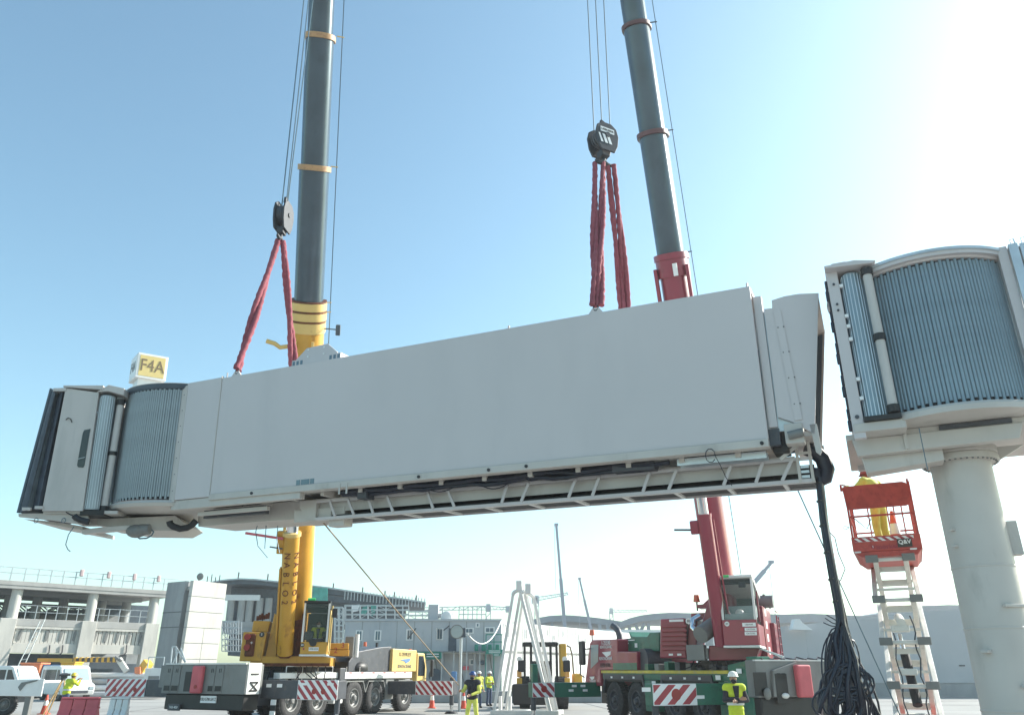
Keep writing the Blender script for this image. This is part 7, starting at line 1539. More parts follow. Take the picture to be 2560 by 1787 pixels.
# stacked cabin rows further back, behind the red crane
CB = Fr(V((at(1500, 1600, 88).x, 88, 0)), (1, 0.1, 0)); cabn = thing('cabin_block', 'far white cabin block with rows of small windows behind the red carrier cab', 'building', CB.o)
cz1 = CB.hit(*cN(1900, 745))[1]; MB().box(CB, -2, 16, 0, 3, 0, cz1).build('wall', 'office_white', cabn)
for i in range(9): MB().box(CB, 1.2 + i * 1.5, 2.0 + i * 1.5, -0.05, -0.003, cz1 - 1.6, cz1 - 0.7).build('window', 'concrete_grey', cabn)
# ================================================================== far wave-roofed terminal
FR_ = Fr(V((0, 190, 0)), (1, -0.03, 0))
def wave_roof(label, cr, tops, thick, lo_y, struts, b=0.0, mt='roof_steel', wallm='far_white'):
    h = lambda x, y, bb=b: FR_.hit(*cr(x, y), bb)
    t = thing('wave_roof_hall', label, 'building', FR_.p(h(tops[0][0], lo_y)[0], b + 5, 0), 'far wave-roofed halls')
    for i in range(len(tops) - 1):
        (x0, y0), (x1, y1) = tops[i], tops[i + 1]
        MB().prism(FR_, [h(x0, y0), h(x1, y1), h(x1, y1 + thick), h(x0, y0 + thick)], b, b + 30).build('roof_segment', mt, t)
    for x, y0, x2, y1 in struts:
        (a0, c0_), (a1, c1_) = h(x, y0), h(x2, y1); MB().bar(FR_.p(a0, b + 1, c0_), FR_.p(a1, b + 1, c1_), 0.7).build('strut', mt, t)
    (a0, _), (a1, cw) = h(tops[0][0], lo_y), h(tops[-1][0], lo_y)
    MB().box(FR_, a0, a1, b + 12, b + 14, 0, cw).build('wall', wallm, t)
    return t
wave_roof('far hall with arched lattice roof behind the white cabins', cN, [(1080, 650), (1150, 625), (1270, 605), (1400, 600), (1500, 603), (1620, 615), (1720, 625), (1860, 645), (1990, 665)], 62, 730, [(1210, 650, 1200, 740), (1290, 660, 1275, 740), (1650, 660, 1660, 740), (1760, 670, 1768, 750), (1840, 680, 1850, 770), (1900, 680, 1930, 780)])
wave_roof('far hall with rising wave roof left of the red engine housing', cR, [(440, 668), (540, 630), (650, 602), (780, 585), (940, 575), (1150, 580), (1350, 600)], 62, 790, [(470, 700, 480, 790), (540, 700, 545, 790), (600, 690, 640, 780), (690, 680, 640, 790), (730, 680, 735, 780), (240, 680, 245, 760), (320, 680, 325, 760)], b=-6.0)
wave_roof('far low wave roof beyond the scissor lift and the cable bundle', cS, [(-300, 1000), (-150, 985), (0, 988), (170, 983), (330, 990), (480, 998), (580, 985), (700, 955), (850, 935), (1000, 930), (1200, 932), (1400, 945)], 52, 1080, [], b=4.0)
# ================================================================== grey hall wall on the right
HW = Fr(V((at(2200, 1650, 62).x, 62, 0)), (1, -0.05, 0)); hh = lambda q: HW.hit(*q)
wl_ = thing('hall_wall', 'long plain grey-blue hall wall behind the scissor lift and column', 'building', HW.o)
x0_, x1_ = hh(cS(-330, 1300))[0], hh(cS(1900, 1300))[0]
npn = 9
for i in range(npn):
    xa0, xa1 = lerp(x0_, x1_, i / npn), lerp(x0_, x1_, (i + 1) / npn)
    z0_, z1_ = [hh(cS(lerp(-330, 1900, t / npn), lerp(1075, 955, max(0, min(1, (t / npn - 0.1) / 0.55)))))[1] for t in (i, i + 1)]
    MB().prism(HW, [(xa0 + 0.004, 0.95), (xa1 - 0.004, 0.95), (xa1 - 0.004, z1_), (xa0 + 0.004, z0_)], 0.0, 0.4).build('wall_panel', 'hoarding', wl_)
MB().box(HW, x0_, x1_, 0.05, 0.5, 0, 0.945).build('plinth', 'concrete_grey', wl_)
a, c = hh(cS(60, 1055)); tent = MB(); tent.prism(HW, [(a - 0.5, c - 0.35), (a + 1.0, c - 0.4), (a + 0.3, c + 0.15), (a + 0.15, c + 0.4), (a - 0.2, c + 0.4)], -1.2, -0.3)
tag(tent.build('white_canopy', 'office_white', None, loc=HW.p(a, -1, 0)), 'small white canopy tip in front of the grey hall wall', 'canopy')
a, c = hh(cS(1085, 1300)); MB().box(HW, a - 0.2, a + 0.2, -0.06, -0.003, c - 0.05, c + 0.05).build('wall_lamp', 'carrier_dark', wl_)
# ================================================================== far tower cranes and booms
def lattice(parent, p0, p1, w, n, mt, name):
    d = (p1 - p0); u1 = d.normalized().orthogonal().normalized() if abs(d.normalized().z) < 0.9 else V((1, 0, 0)); 
    if abs(d.normalized().z) < 0.9: u1 = V((0, 0, 1))
    u2 = V((0, 1, 0)); th = w * 0.14
    for s1 in (-1, 1):
        for s2 in (-1, 1): MB().bar(p0 + u1 * s1 * w / 2 + u2 * s2 * w / 2, p1 + u1 * s1 * w / 2 * (0.5 if name == 'jib' else 1) + u2 * s2 * w / 2, th).build(name + '_chord', mt, parent)
    for i in range(n):
        a, b = p0.lerp(p1, i / n), p0.lerp(p1, (i + 1) / n); s_ = 1 if i % 2 else -1
        for s2 in (-1, 1): MB().bar(a + u1 * s_ * w / 2 + u2 * s2 * w / 2, b - u1 * s_ * w / 2 + u2 * s2 * w / 2, th * 0.8).build(name + '_lacing', mt, parent)
def tower_crane(label, Y, mast, jib, cj, cr, mt='far_crane', w=1.1):
    b0 = at(*cr(*mast[0]), Y); t0 = at(*cr(*mast[1]), Y); t = thing('tower_crane', label, 'tower crane', V((b0.x, Y, 0)), 'far tower cranes')
    lattice(t, V((t0.x, Y, 0)), t0, w, 14, mt, 'mast')
    j1 = at(*cr(*jib), Y); lattice(t, t0, j1, w * 0.8, 16, mt, 'jib')
    if cj:
        j2 = at(*cr(*cj), Y); lattice(t, t0, j2, w * 0.8, 6, mt, 'jib'); MB().box(Fr(j2, (1, 0, 0)), -0.7, 0.7, -0.5, 0.5, -0.9, 0.6).build('counterweight', mt, t)
    MB().box(Fr(t0, (1, 0, 0)), -0.55, 0.55, -0.5, 0.5, -0.9, 0.9).build('slewing_cab', mt, t)
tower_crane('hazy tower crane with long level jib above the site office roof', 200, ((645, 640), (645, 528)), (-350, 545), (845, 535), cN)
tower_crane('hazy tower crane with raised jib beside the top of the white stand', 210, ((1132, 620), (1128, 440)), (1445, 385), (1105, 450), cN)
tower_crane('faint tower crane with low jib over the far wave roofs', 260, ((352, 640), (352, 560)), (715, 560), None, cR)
def far_boom(label, q0, q1, Y, w, cr, base=None):
    p1 = at(*cr(*q1), Y); p0 = at(*cr(*q0), Y); k = p0.z / max(0.1, (p1.z - p0.z)); g_ = p0 - (p1 - p0) * k
    t = thing('distant_crane', label, 'crane', V((g_.x, Y, 0)), 'distant crane booms')
    MB().bar(g_ + V((0, 0, 0.5)), p0.lerp(p1, 0.45), w, w).build('boom_section', 'far_boom', t); MB().bar(p0.lerp(p1, 0.4), p1, w * 0.7, w * 0.7).build('boom_section', 'far_boom', t)
    MB().box(Fr(p1, (1, 0, 0)), -w * 0.6, w * 0.6, -w / 2, w / 2, -w * 0.2, w * 0.5).build('boom_head', 'far_boom', t)
    MB().cyl(p1 + V((-w * 0.6, 0, 0)), p1 + V((-w * 0.6, 0, -min(12, p1.z - 3))), 0.05, n=4).build('hoist_rope', 'far_boom', t)
    MB().box(Fr(V((g_.x, Y, 0)), (1, 0, 0)), -3, 5, -1.4, 1.4, 0.3, 2.6).build('carrier', 'far_boom', t)
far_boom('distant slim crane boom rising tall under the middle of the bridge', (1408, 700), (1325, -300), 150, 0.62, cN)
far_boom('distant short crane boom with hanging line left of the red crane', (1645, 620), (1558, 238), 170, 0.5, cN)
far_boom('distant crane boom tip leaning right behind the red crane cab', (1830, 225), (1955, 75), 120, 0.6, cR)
# ================================================================== vehicles and clutter at lower left
def van(p, yaw, label, L=4.9, W=1.8, Hh=2.1):
    f = Fr(p, (math.cos(yaw), math.sin(yaw), 0)); t = thing('white_van', label, 'van', p, 'parked white vans')
    side = [(-L / 2, 0.35), (L / 2 - 0.1, 0.35), (L / 2, 0.6), (L / 2 - 0.05, 0.95), (L / 2 - 0.75, 1.15), (L / 2 - 1.45, Hh - 0.1), (L / 2 - 1.8, Hh), (-L / 2 + 0.15, Hh), (-L / 2, Hh - 0.3)]
    MB().prism(f, side, -W / 2, W / 2).build('body', 'paint_white', t, bev=0.06)
    for b0, b1 in ((-W / 2 - 0.012, -W / 2 - 0.002), (W / 2 + 0.002, W / 2 + 0.012)):
        MB().prism(f, [(L / 2 - 1.9, 1.2), (L / 2 - 1.1, 1.2), (L / 2 - 1.55, 1.85), (L / 2 - 1.9, 1.85)], b0, b1).build('side_window', 'window_dark', t)
        MB().prism(f, [(-L / 2 + 0.3, 1.2), (L / 2 - 2.05, 1.2), (L / 2 - 2.05, 1.85), (-L / 2 + 0.3, 1.85)], b0, b1).build('side_window', 'window_dark', t)
    MB().prism(Fr(f.p(L / 2 - 1.08, 0, 1.54), f.y, f.p(-0.68, 0, 0.95) - f.o), [(-W / 2 + 0.12, -0.42), (W / 2 - 0.12, -0.42), (W / 2 - 0.2, 0.45), (-W / 2 + 0.2, 0.45)], -0.05, 0.02).build('windscreen', 'glass_pale', t)
    for y in (-W / 2 + 0.22, W / 2 - 0.22): MB().box(f, L / 2 - 0.06, L / 2 + 0.02, y - 0.16, y + 0.16, 0.65, 0.85).build('head_lamp', 'glass_pale', t, bev=0.03)
    MB().box(f, L / 2 - 0.05, L / 2 + 0.03, -0.5, 0.5, 0.45, 0.62).build('grille', 'carrier_dark', t)
    wheels(t, [f.p(x, -W / 2 + 0.1, 0.33) for x in (-L / 2 + 0.9, L / 2 - 0.95)], -f.y, 0.33, 0.22, 'carrier_grey')
    wheels(t, [f.p(x, W / 2 - 0.1, 0.33) for x in (-L / 2 + 0.9, L / 2 - 0.95)], f.y, 0.33, 0.22, 'carrier_grey')
    return t
van(V((at(25, 1720, 58).x, 58, 0)), -0.35, 'white van cut by the left edge behind the flat white platform')
van(V((at(165, 1720, 55).x, 55, 0)), -0.75, 'white van parked behind the surveyor with sunlit windscreen')
PT = Fr(V((at(40, 1720, 36).x, 36, 0)), (1, 0.12, 0)); hp_ = lambda x, y, b=0.0: PT.hit(*cL(x, y), b)
plat = thing('flat_platform_truck', 'white flat-sided platform truck in the lower left corner', 'truck', PT.p(-2, 1, 0))
(a0, c0_), (a1, c1_) = hp_(-260, 1410), hp_(415, 1250)
MB().prism(PT, [(a0, c0_ + 0.02), hp_(410, 1415), hp_(445, 1240), (a0, c1_)], 0, 0.08).build('side_panel', 'paint_white', plat, bev=0.02)
MB().box(PT, a0, a1 + 0.1, 0.083, 2.2, c1_ - 0.12, c1_ - 0.02).build('bed', 'paint_white', plat, bev=0.02)
q = [hp_(x, y, -.02) for x, y in ((180, 1320), (215, 1275), (380, 1245), (370, 1260), (260, 1290), (200, 1360))]; MB().prism(PT, q, -0.03, -0.003).build('folded_strap', 'carrier_grey', plat)
for x in (-120, 255): a = hp_(x, 1500)[0]; MB().box(PT, a - 0.12, a + 0.12, 0.1, 0.4, 0.0, c0_ + 0.0).build('support_leg', 'carrier_grey', plat, bev=0.02)
MB().box(PT, a0, hp_(60, 1500)[0], 0.4, 2.0, 0.5, c0_).build('chassis', 'carrier_dark', plat)
wheels(plat, [PT.p(hp_(10, 1560)[0], 0.25, 0.45), PT.p(hp_(10, 1560)[0] - 1.8, 0.25, 0.45)], -PT.y, 0.45, 0.3, 'carrier_grey')
# orange bins, yellow skip and lattice boom in front of the terminal
GB = Fr(V((at(90, 1660, 57).x, 59, 0)), (1, 0.1, 0)); hgb = lambda x, y, b=0.0: GB.hit(*cL(x, y), b)
def crate(x0, y0, x1, y1, mt, nm, label, cat, b=0.0, d=1.4):
    (a0, c1_), (a1, _) = hgb(x0, y0, b), hgb(x1, y1, b); t = thing(nm, label, cat, GB.p((a0 + a1) / 2, b, 0))
    MB().box(GB, a0, a1, b, b + d, 0.25, c1_).build('body', mt, t, bev=0.04)
    for i in range(3): MB().box(GB, lerp(a0, a1, (i + .5) / 3) - 0.05, lerp(a0, a1, (i + .5) / 3) + 0.05, b - 0.05, b, 0.3, c1_ - 0.1).build('rib', mt, t)
    MB().box(GB, a0 - 0.04, a1 + 0.04, b - 0.06, b + d + 0.04, c1_ + 0.002, c1_ + 0.1).build('rim', mt, t)
    for x in (a0 + 0.15, a1 - 0.15): MB().box(GB, x - 0.08, x + 0.08, b + 0.2, b + d - 0.2, 0, 0.248).build('skid', 'carrier_dark', t)
crate(210, 1090, 395, 1150, 'plastic_orange', 'orange_crate', 'big orange crate behind the vans below the terminal facade', 'crate')
crate(610, 1080, 735, 1160, 'truck_yellow', 'yellow_skip', 'yellow skip behind the van nearest the surveyor', 'skip')
crate(425, 1110, 600, 1160, 'tarp_blue', 'blue_crate', 'blue crate between the orange crate and the yellow skip', 'crate', b=0.4)
bl = thing('boom_lift', 'yellow and black telescopic boom lift with bent arm left of the yellow crane', 'boom lift', GB.p(hgb(1300, 1150, 2)[0], 2.0, 0))
def pg(x, y, b=2.0): a, c = hgb(x, y, b); return GB.p(a, b, c)
MB().bar(pg(380, 1050), pg(740, 1052), 0.25).build('boom_section', 'truck_yellow', bl); MB().bar(pg(735, 1052), pg(1190, 1042), 0.3).build('boom_section', 'carrier_dark', bl)
for i in range(8): MB().bar(pg(745 + i * 56, 1048), pg(770 + i * 56, 1046), 0.34).build('boom_rung', 'truck_yellow', bl)
MB().bar(pg(1190, 1040), pg(1270, 1165), 0.35).build('knuckle_arm', 'lift_cream', bl); MB().cyl(pg(1185, 1050), pg(1200, 1030), 0.35, n=12).build('knuckle', 'carrier_grey', bl)
MB().prism(GB, [hgb(1390, 1110, 2), hgb(1440, 1040, 2), hgb(1480, 1090, 2), hgb(1420, 1190, 2)], 2.0, 3.4).build('engine_cover', 'truck_yellow', bl, bev=0.05)
MB().prism(GB, [hgb(1345, 1120, 1.8), hgb(1405, 1115, 1.8), hgb(1405, 1190, 1.8), hgb(1345, 1185, 1.8)], 1.8, 2.6).build('tank', 'plastic_orange', bl, bev=0.05)
a0 = hgb(1150, 1200, 2)[0]; a1 = hgb(1480, 1200, 2)[0]; MB().box(GB, a0, a1, 2.0, 3.6, 0.5, 1.3).build('chassis', 'lift_cream', bl, bev=0.05)
wheels(bl, [GB.p(a0 + 0.5, 2.1, 0.45), GB.p(a1 - 0.5, 2.1, 0.45)], -GB.y, 0.45, 0.35, 'lift_cream')
for x in (1640, 1480): pass
gp = thing('generator_unit', 'grey generator box with top rail beside the yellow crane', 'generator', GB.p(hgb(1540, 1150, -3)[0], -3, 0))
(a0, c1_), (a1, _) = hgb(1455, 1130, -3), hgb(1640, 1130, -3); MB().box(GB, a0, a1, -3, -1.5, 0.2, c1_).build('body', 'carrier_white', gp, bev=0.05); MB().box(GB, a0 + 0.3, a1 - 0.2, -3.03, -3.003, c1_ - 0.75, c1_ - 0.5).build('vent', 'carrier_grey', gp)
for x in (a0 + 0.1, a1 - 0.1): MB().bar(GB.p(x, -2.9, c1_), GB.p(x, -2.9, c1_ + 0.7), 0.06).build('rail_post', 'scaffold', gp)
MB().bar(GB.p(a0 + 0.1, -2.9, c1_ + 0.7), GB.p(a1 - 0.1, -2.9, c1_ + 0.7), 0.06).build('rail', 'scaffold', gp)
st = thing('access_steps', 'small silver access steps at the foot of the concrete core', 'steps', V((at(440, 1650, 60).x, 60, 0)))
SFm = Fr(V((at(440, 1650, 60).x, 60, 0)), (1, 0.1, 0)); hst = lambda x, y: SFm.hit(*cL(x, y))
for (x0, y0), (x1, y1) in (((1710, 1080), (1725, 915)), ((1765, 1080), (1765, 915)), ((1725, 915), (1765, 915)), ((1765, 920), (1855, 1075)), ((1735, 1080), (1790, 950)), ((1810, 930), (1860, 1070))):
    (a, c), (a2, c2) = hst(x0, y0), hst(x1, y1); MB().bar(SFm.p(a, 0, c), SFm.p(a2, 0, c2), 0.08).build('step_frame', 'scaffold', st)
for k, x in enumerate((1715, 1790, 1850)):
    a, c = hst(x, 1080); MB().bar(SFm.p(a, 0, 0), SFm.p(a, 0, c), 0.08).build('leg', 'scaffold', st)
# white plastic pipes stacked behind the surveyor
for i in range(4):
    p = V((at(210, 1700, 60).x, 60, 0)); o_ = MB().cyl(p + V((-0.5, 0.4 * i, 0.2 + 0.42 * i)), p + V((7.0, 1.0 + 0.4 * i, 0.2 + 0.42 * i)), 0.2, n=12).build('plastic_pipe', 'paint_white' if i % 2 else 'office_blue', None, smooth=40, loc=p)
    tag(o_, ('lowest', 'second lowest', 'second highest', 'topmost')[i] + ' of the long pipes stacked left of the striped outrigger', 'pipe', 'stacked pipes')
# ================================================================== people
def capsule(m, a, b, r0, r1): 
    m.cyl(a, b, r0, r1, n=12); m.ball(a, r0, n=12); m.ball(b, r1, n=12)
def solid(m, name, mt, parent, vox=0.014, smooth=2):
    o = m.build(name, mt, parent)
    md = o.modifiers.new('remesh', 'REMESH'); md.mode = 'VOXEL'; md.voxel_size = vox; md.use_smooth_shade = True
    if smooth:
        sm = o.modifiers.new('smooth', 'SMOOTH'); sm.iterations = smooth; sm.factor = 0.5
    return o
def person(loc, yaw, label, top='hivis_yellow', sleeves=None, trousers='cloth_blue', helmet='helmet_white', vest=None, harness=False, mask=False, pose=None, s=1.0, lean=0.0, cap=None, open_front=False):
    """x = right in the picture when yaw = 0, -y = the way the person faces"""
    F = Fr(loc, (math.cos(yaw), math.sin(yaw), 0)); t = thing('person', label, 'person', loc)
    J = dict(head=(0, -0.02, 1.625), neck=(0, 0, 1.47), chest=(0, 0, 1.29), belly=(0, 0, 1.08), pel=(0, 0, 0.93),
             shL=(-0.185, 0, 1.405), shR=(0.185, 0, 1.405), elL=(-0.25, 0.04, 1.12), elR=(0.25, 0.04, 1.12), wrL=(-0.25, -0.08, 0.88), wrR=(0.25, -0.08, 0.88),
             hiL=(-0.09, 0, 0.90), hiR=(0.09, 0, 0.90), knL=(-0.11, -0.02, 0.49), knR=(0.11, -0.02, 0.49), anL=(-0.12, 0.02, 0.09), anR=(0.12, 0.02, 0.09))
    if pose: J.update(pose)
    P = {k: F.p(v[0] * s, v[1] * s, v[2] * s) for k, v in J.items()}
    hd = P['head']; HF = Fr(hd, F.x)
    b = MB()
    b.ball(hd, 0.076 * s, 0.094 * s, 0.115 * s, fr=F, n=16); b.ball(hd + F.p(0, -0.03 * s, -0.07 * s) - F.o, 0.055 * s, 0.06 * s, 0.05 * s, fr=F, n=12)
    b.ball(hd + F.p(0, -0.098 * s, -0.015 * s) - F.o, 0.014 * s, 0.02 * s, 0.026 * s, fr=F, n=8)
    for e in (-1, 1): b.ball(hd + F.p(e * 0.078 * s, 0.005 * s, -0.01 * s) - F.o, 0.012 * s, 0.02 * s, 0.032 * s, fr=F, n=8)
    capsule(b, P['neck'], hd + V((0, 0, -0.05 * s)), 0.056 * s, 0.05 * s)
    b.ball(P['chest'], 0.165 * s, 0.105 * s, 0.19 * s, fr=F, n=16); b.ball(P['belly'], 0.145 * s, 0.10 * s, 0.17 * s, fr=F, n=16); b.ball(P['pel'], 0.155 * s, 0.105 * s, 0.13 * s, fr=F, n=16)
    capsule(b, P['shL'], P['shR'], 0.066 * s, 0.066 * s)
    for e in 'LR':
        capsule(b, P['sh' + e], P['el' + e], 0.056 * s, 0.043 * s); capsule(b, P['el' + e], P['wr' + e], 0.042 * s, 0.030 * s)
        capsule(b, P['hi' + e], P['kn' + e], 0.082 * s, 0.058 * s); capsule(b, P['kn' + e], P['an' + e], 0.056 * s, 0.040 * s)
        d = (P['wr' + e] - P['el' + e]).normalized(); sd_ = d.cross(F.y).normalized(); w = P['wr' + e]
        b.ball(w + d * 0.05 * s, 0.042 * s, 0.024 * s, 0.046 * s, fr=Fr(w, sd_, d), n=10)
        inn = F.y * -1
        for k, (off, ln) in enumerate(((-0.030, 0.068), (-0.010, 0.078), (0.010, 0.074), (0.029, 0.058))):
            p0 = w + d * 0.08 * s + sd_ * off * s; p1 = p0 + (d * 0.75 + inn * 0.35) * ln * 0.55 * s; p2 = p1 + (d * 0.3 + inn * 0.8) * ln * 0.55 * s
            capsule(b, p0, p1, 0.0098 * s, 0.009 * s); capsule(b, p1, p2, 0.009 * s, 0.0075 * s)
        q0 = w + d * 0.03 * s + sd_ * 0.038 * s * (1 if e == 'L' else -1); q1 = q0 + (d * 0.6 + sd_ * (0.5 if e == 'L' else -0.5) + inn * 0.5).normalized() * 0.045 * s
        capsule(b, q0, q1, 0.012 * s, 0.010 * s); capsule(b, q1, q1 + (d * 0.7 + inn * 0.6).normalized() * 0.03 * s, 0.010 * s, 0.008 * s)
    solid(b, 'body', 'skin', t, 0.012 * s, 1)
    # jacket or shirt
    def torso(m, g):
        m.ball(P['chest'], (0.165 + g) * s, (0.11 + g) * s, (0.20) * s, fr=F, n=16); m.ball(P['belly'], (0.15 + g) * s, (0.108 + g) * s, 0.19 * s, fr=F, n=16)
        m.ball(P['pel'] + V((0, 0, 0.02)), (0.155 + g) * s, (0.11 + g) * s, 0.12 * s, fr=F, n=16); capsule(m, P['shL'], P['shR'], (0.07 + g) * s, (0.07 + g) * s)
        capsule(m, P['chest'], P['neck'] - V((0, 0, 0.02)), 0.1 * s, 0.065 * s)
    j = MB(); torso(j, 0.022)
    for e in 'LR':
        capsule(j, P['sh' + e], P['el' + e], 0.078 * s, 0.062 * s); capsule(j, P['el' + e], P['el' + e].lerp(P['wr' + e], 0.86), 0.062 * s, 0.046 * s)
    solid(j, 'jacket', sleeves or top, t, 0.018 * s, 2)
    if vest:
        v_ = MB(); torso(v_, 0.042); solid(v_, 'vest', vest, t, 0.018 * s, 2)
        bz = MB(); f2 = F
        for z_, rr in ((1.06, 0.0),):
            bz.lathe(Fr(P['belly'] + V((0, 0, -0.02)), F.x), [(0.205 * s, -0.03), (0.207 * s, 0.03)], 24)
        for vv in range(len(bz.v)):
            d = bz.v[vv] - P['belly']; bz.v[vv] = P['belly'] + F.x * d.dot(F.x) + F.y * d.dot(F.y) * 0.78 + F.z * d.dot(F.z)
        bz.build('reflective_band', 'reflective', t)
    if not vest:
        for zc_ in (0.02, 0.17):
            bz = MB(); bz.lathe(Fr(P['belly'] + V((0, 0, zc_)), F.x), [(0.182 * s, -0.022), (0.184 * s, 0.022)], 24)
            for vv in range(len(bz.v)):
                d = bz.v[vv] - P['belly']; bz.v[vv] = P['belly'] + F.x * d.dot(F.x) + F.y * d.dot(F.y) * 0.8 + F.z * d.dot(F.z)
            bz.build('reflective_band', 'reflective', t)
    if open_front:
        q0 = P['chest']; MB().prism(Fr(q0, F.x), [(-0.03, -0.22), (0.03, -0.22), (0.075, 0.17), (-0.075, 0.17)], -0.172, -0.12).build('shirt_front', 'cloth_dark', t, bev=0.01)
    tr = MB(); tr.ball(P['pel'] - V((0, 0, 0.02)), 0.165 * s, 0.12 * s, 0.13 * s, fr=F, n=16)
    for e in 'LR':
        capsule(tr, P['hi' + e], P['kn' + e], 0.098 * s, 0.078 * s); capsule(tr, P['kn' + e], P['an' + e] + V((0, 0, 0.02)), 0.076 * s, 0.068 * s)
    solid(tr, 'trousers', trousers, t, 0.018 * s, 2)
    for e in 'LR':
        m = MB(); a = P['an' + e]; m.ball(a + F.p(0, -0.06 * s, -0.035 * s) - F.o, 0.052 * s, 0.13 * s, 0.05 * s, fr=F, n=12); capsule(m, a, a + V((0, 0, 0.08 * s)), 0.055 * s, 0.052 * s)
        m2 = solid(m, 'boot', 'boot_black', t, 0.014 * s, 1)
    if helmet:
        hl_ = hd + V((0, 0, 0.035 * s)); m = MB()
        m.lathe(Fr(hl_, F.x), [(0.122 * s, 0.0), (0.118 * s, 0.03 * s), (0.105 * s, 0.07 * s), (0.075 * s, 0.105 * s), (0.03 * s, 0.122 * s), (0, 0.125 * s)], 24)
        m.prismz(Fr(hl_, F.x), [(0.09 * s * math.cos(a), (-0.06 - 0.11 * math.sin(a)) * s) for a in [math.pi * i / 8 for i in range(9)]], -0.004, 0.008)
        m.lathe(Fr(hl_, F.x), [(0.118 * s, 0.0), (0.132 * s, -0.006), (0.13 * s, 0.004), (0.12 * s, 0.012)], 24)
        m.build('helmet', helmet, t, smooth=50)
    hm = MB(); hm.ball(hd + F.p(0, 0.018 * s, 0.03 * s) - F.o, 0.083 * s, 0.09 * s, 0.1 * s, fr=F, n=14); solid(hm, 'hair', cap or 'hair_dark', t, 0.014 * s, 1)
    for e in (-1, 1):
        MB().ball(hd + F.p(e * 0.032 * s, -0.088 * s, 0.01 * s) - F.o, 0.011 * s, 0.008 * s, 0.007 * s, fr=F, n=8).build('eye', 'print_dark', t)
    if mask:
        m = MB(); m.ball(hd + F.p(0, -0.04 * s, -0.065 * s) - F.o, 0.072 * s, 0.075 * s, 0.06 * s, fr=F, n=14); solid(m, 'face_mask', mask, t, 0.012 * s, 1)
    if harness:
        for e in (-1, 1):
            MB().tube([P['pel'] + F.p(e * 0.15, -0.14, 0.02) - F.o, P['chest'] + F.p(e * 0.09, -0.16, 0) - F.o, P['sh' + ('L' if e < 0 else 'R')] + F.p(-e * 0.06, -0.05, 0.09) - F.o, P['chest'] + F.p(e * 0.06, 0.16, 0.05) - F.o, P['pel'] + F.p(0, 0.15, 0.05) - F.o], 0.022, 6).build('harness_strap', 'cloth_dark', t)
        MB().box(Fr(P['pel'], F.x), -0.12, 0.12, -0.2, -0.12, 0.0, 0.16).build('tool_pouch', 'cloth_dark', t, bev=0.03)
        MB().lathe(Fr(P['pel'] + V((0, 0, 0.09)), F.x), [(0.19, -0.03), (0.19, 0.03)], 20).build('belt', 'cloth_dark', t)
    return t
crossed = dict(elL=(-0.27, -0.05, 1.14), elR=(0.27, -0.05, 1.14), wrL=(0.06, -0.22, 1.17), wrR=(-0.06, -0.24, 1.12), head=(0, -0.0, 1.63))
# foreground worker with folded arms
Y = 20.3; p = V((at(*cR(1590, 1400), Y).x, Y, 0))
person(p, 0.05, 'worker in yellow-green vest, light helmet and arms folded before the green crane', sleeves='cloth_dark', vest='hivis_yellow', trousers='hivis_yellow', helmet='helmet_white', mask='cloth_dark', pose=crossed, s=1.0, open_front=True)
# rope handler with harness
Y = 28.8; p = V((at(*cN(485, 1400), Y).x, Y, 0))
person(p, -0.25, 'worker in blue helmet, harness and lime trousers holding the tan rope', top='hivis_lime', vest='cloth_dark', trousers='hivis_lime', helmet='helmet_blue', harness=True, mask='cloth_dark',
       pose=dict(elL=(-0.30, -0.05, 1.15), wrL=(-0.33, -0.28, 1.16), elR=(0.26, -0.02, 1.13), wrR=(0.02, -0.3, 1.02), knL=(-0.15, -0.04, 0.49), anL=(-0.2, 0, 0.09), knR=(0.14, 0, 0.49), anR=(0.2, 0.05, 0.09)))
Y = 43.5; p = V((at(*cN(548, 1300), Y).x, Y, 0))
person(p, 0.6, 'worker in lime vest and white helmet half hidden behind the rope handler', top='hivis_lime', vest='hivis_lime', trousers='cloth_blue', helmet='helmet_white')
Y = 46.0; p = V((at(*cN(652, 1300), Y).x, Y, 0))
person(p, 0.8, 'worker in bright yellow jacket, dark trousers and white helmet standing sideways', top='hivis_yellow', trousers='cloth_blue', helmet='helmet_white',
       pose=dict(elL=(-0.26, -0.05, 1.14), wrL=(-0.05, -0.24, 1.15), elR=(0.26, -0.05, 1.14), wrR=(0.05, -0.24, 1.1)))
# surveyor seen from behind, bent towards the instrument
Y = 34.8; p = V((at(*cL(640, 1500), Y).x, Y, 0))
person(p, 2.6, 'surveyor in yellow vest and orange back patch bending to the tripod', sleeves='hivis_yellow', top='hivis_yellow', vest='hivis_yellow', trousers='cloth_blue', helmet='helmet_yellow',
       pose=dict(head=(0.02, -0.20, 1.56), neck=(0.01, -0.12, 1.44), chest=(0, -0.07, 1.27), shL=(-0.17, -0.09, 1.38), shR=(0.19, -0.09, 1.38), elL=(-0.22, -0.3, 1.25), wrL=(-0.1, -0.45, 1.42), elR=(0.22, -0.3, 1.25), wrR=(0.12, -0.45, 1.42)))
# man in the lift basket, bent under the rotunda
person(LIFT_STAND, 3.6, 'man in yellow overalls working in the raised lift basket under the rotunda', top='hivis_lime', sleeves='hivis_lime', trousers='hivis_lime', helmet='cloth_red', cap='cloth_red',
       pose=dict(head=(-0.2, -0.30, 1.60), neck=(-0.12, -0.18, 1.48), chest=(-0.06, -0.10, 1.30), belly=(-0.02, -0.03, 1.08), shL=(-0.27, -0.14, 1.42), shR=(0.10, -0.16, 1.44), elL=(-0.42, -0.3, 1.3), wrL=(-0.45, -0.5, 1.4), elR=(0.26, -0.3, 1.25), wrR=(0.2, -0.5, 1.38)), s=1.04)
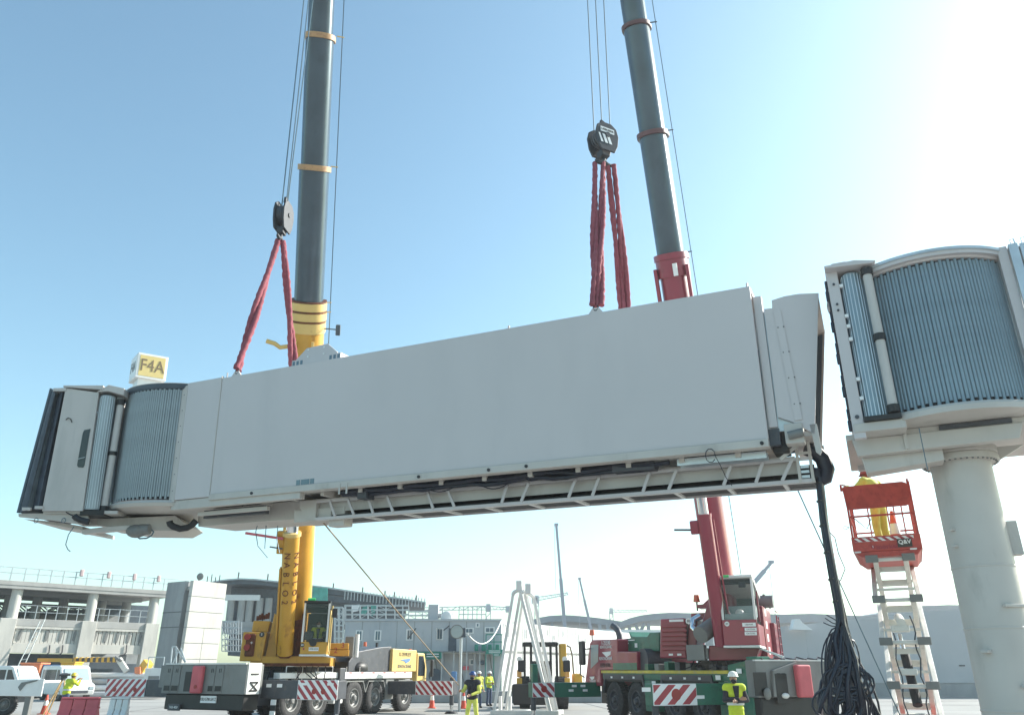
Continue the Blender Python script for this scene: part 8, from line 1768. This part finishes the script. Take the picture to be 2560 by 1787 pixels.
# crane operator, seated
CO_ = TF.p((xa + xb) / 2 + 0.06, -1.55, zc)
person(CO_, math.atan2(TF.x.y, TF.x.x), 'seated crane operator in black top and lime vest inside the yellow cab', sleeves='cloth_dark', vest='hivis_yellow', trousers='cloth_dark', helmet=None, cap='cloth_dark', mask='paint_white', open_front=True,
       pose={k: v for k, v in dict(head=(0, -0.02, 1.16), neck=(0, 0, 1.0), chest=(0, 0, 0.82), belly=(0, 0, 0.62), pel=(0, 0, 0.5), shL=(-0.185, 0, 0.94), shR=(0.185, 0, 0.94), elL=(-0.27, -0.1, 0.68), elR=(0.27, -0.1, 0.68), wrL=(-0.22, -0.36, 0.66), wrR=(0.22, -0.36, 0.66), hiL=(-0.1, -0.02, 0.5), hiR=(0.1, -0.02, 0.5), knL=(-0.14, -0.45, 0.52), knR=(0.14, -0.45, 0.52), anL=(-0.13, -0.5, 0.1), anR=(0.13, -0.5, 0.1)).items()})
# white helmet left on the red crane's dashboard
a, c = TG.hit(*cR(1640, 580), -2.05)
MB().box(TG, ya_ + 0.08, yb_ - 0.08, -2.22, -1.9, zc2 + 0.02, c - 0.03).build('dashboard', 'glass_pale', cr2, bev=0.02)
hm = MB(); hf_ = TG.sub(a, -2.05, c - 0.028)
hm.lathe(hf_, [(0.15, 0.0), (0.14, 0.06), (0.11, 0.11), (0.06, 0.145), (0, 0.15)], 20); hm.prismz(hf_, [(0.12, -0.05), (0.23, -0.1), (0.24, -0.04), (0.12, 0.06)], 0.0, 0.012)
tag(hm.build('safety_helmet', 'helmet_white', None, smooth=50, loc=hf_.o), 'white safety helmet lying behind the windscreen of the red cab', 'helmet')
# ================================================================== thin dusty air over the apron
hz = MB().box(WORLD, -260, 260, -40, 340, -1.0, 48.0).build('haze', 'apron'); hz['kind'] = 'stuff'; hz['label'] = 'thin pale dust haze over the whole apron'
hm_ = bpy.data.materials.new('haze_air'); hm_.use_nodes = True; hn = hm_.node_tree.nodes; hn.clear()
ho_ = hn.new('ShaderNodeOutputMaterial'); hv = hn.new('ShaderNodeVolumePrincipled')
hv.inputs['Color'].default_value = (0.95, 0.96, 0.98, 1.0); hv.inputs['Density'].default_value = 0.0008; hv.inputs['Anisotropy'].default_value = 0.35
hm_.node_tree.links.new(hv.outputs['Volume'], ho_.inputs['Volume'])
hz.data.materials.clear(); hz.data.materials.append(hm_)
flush_text()
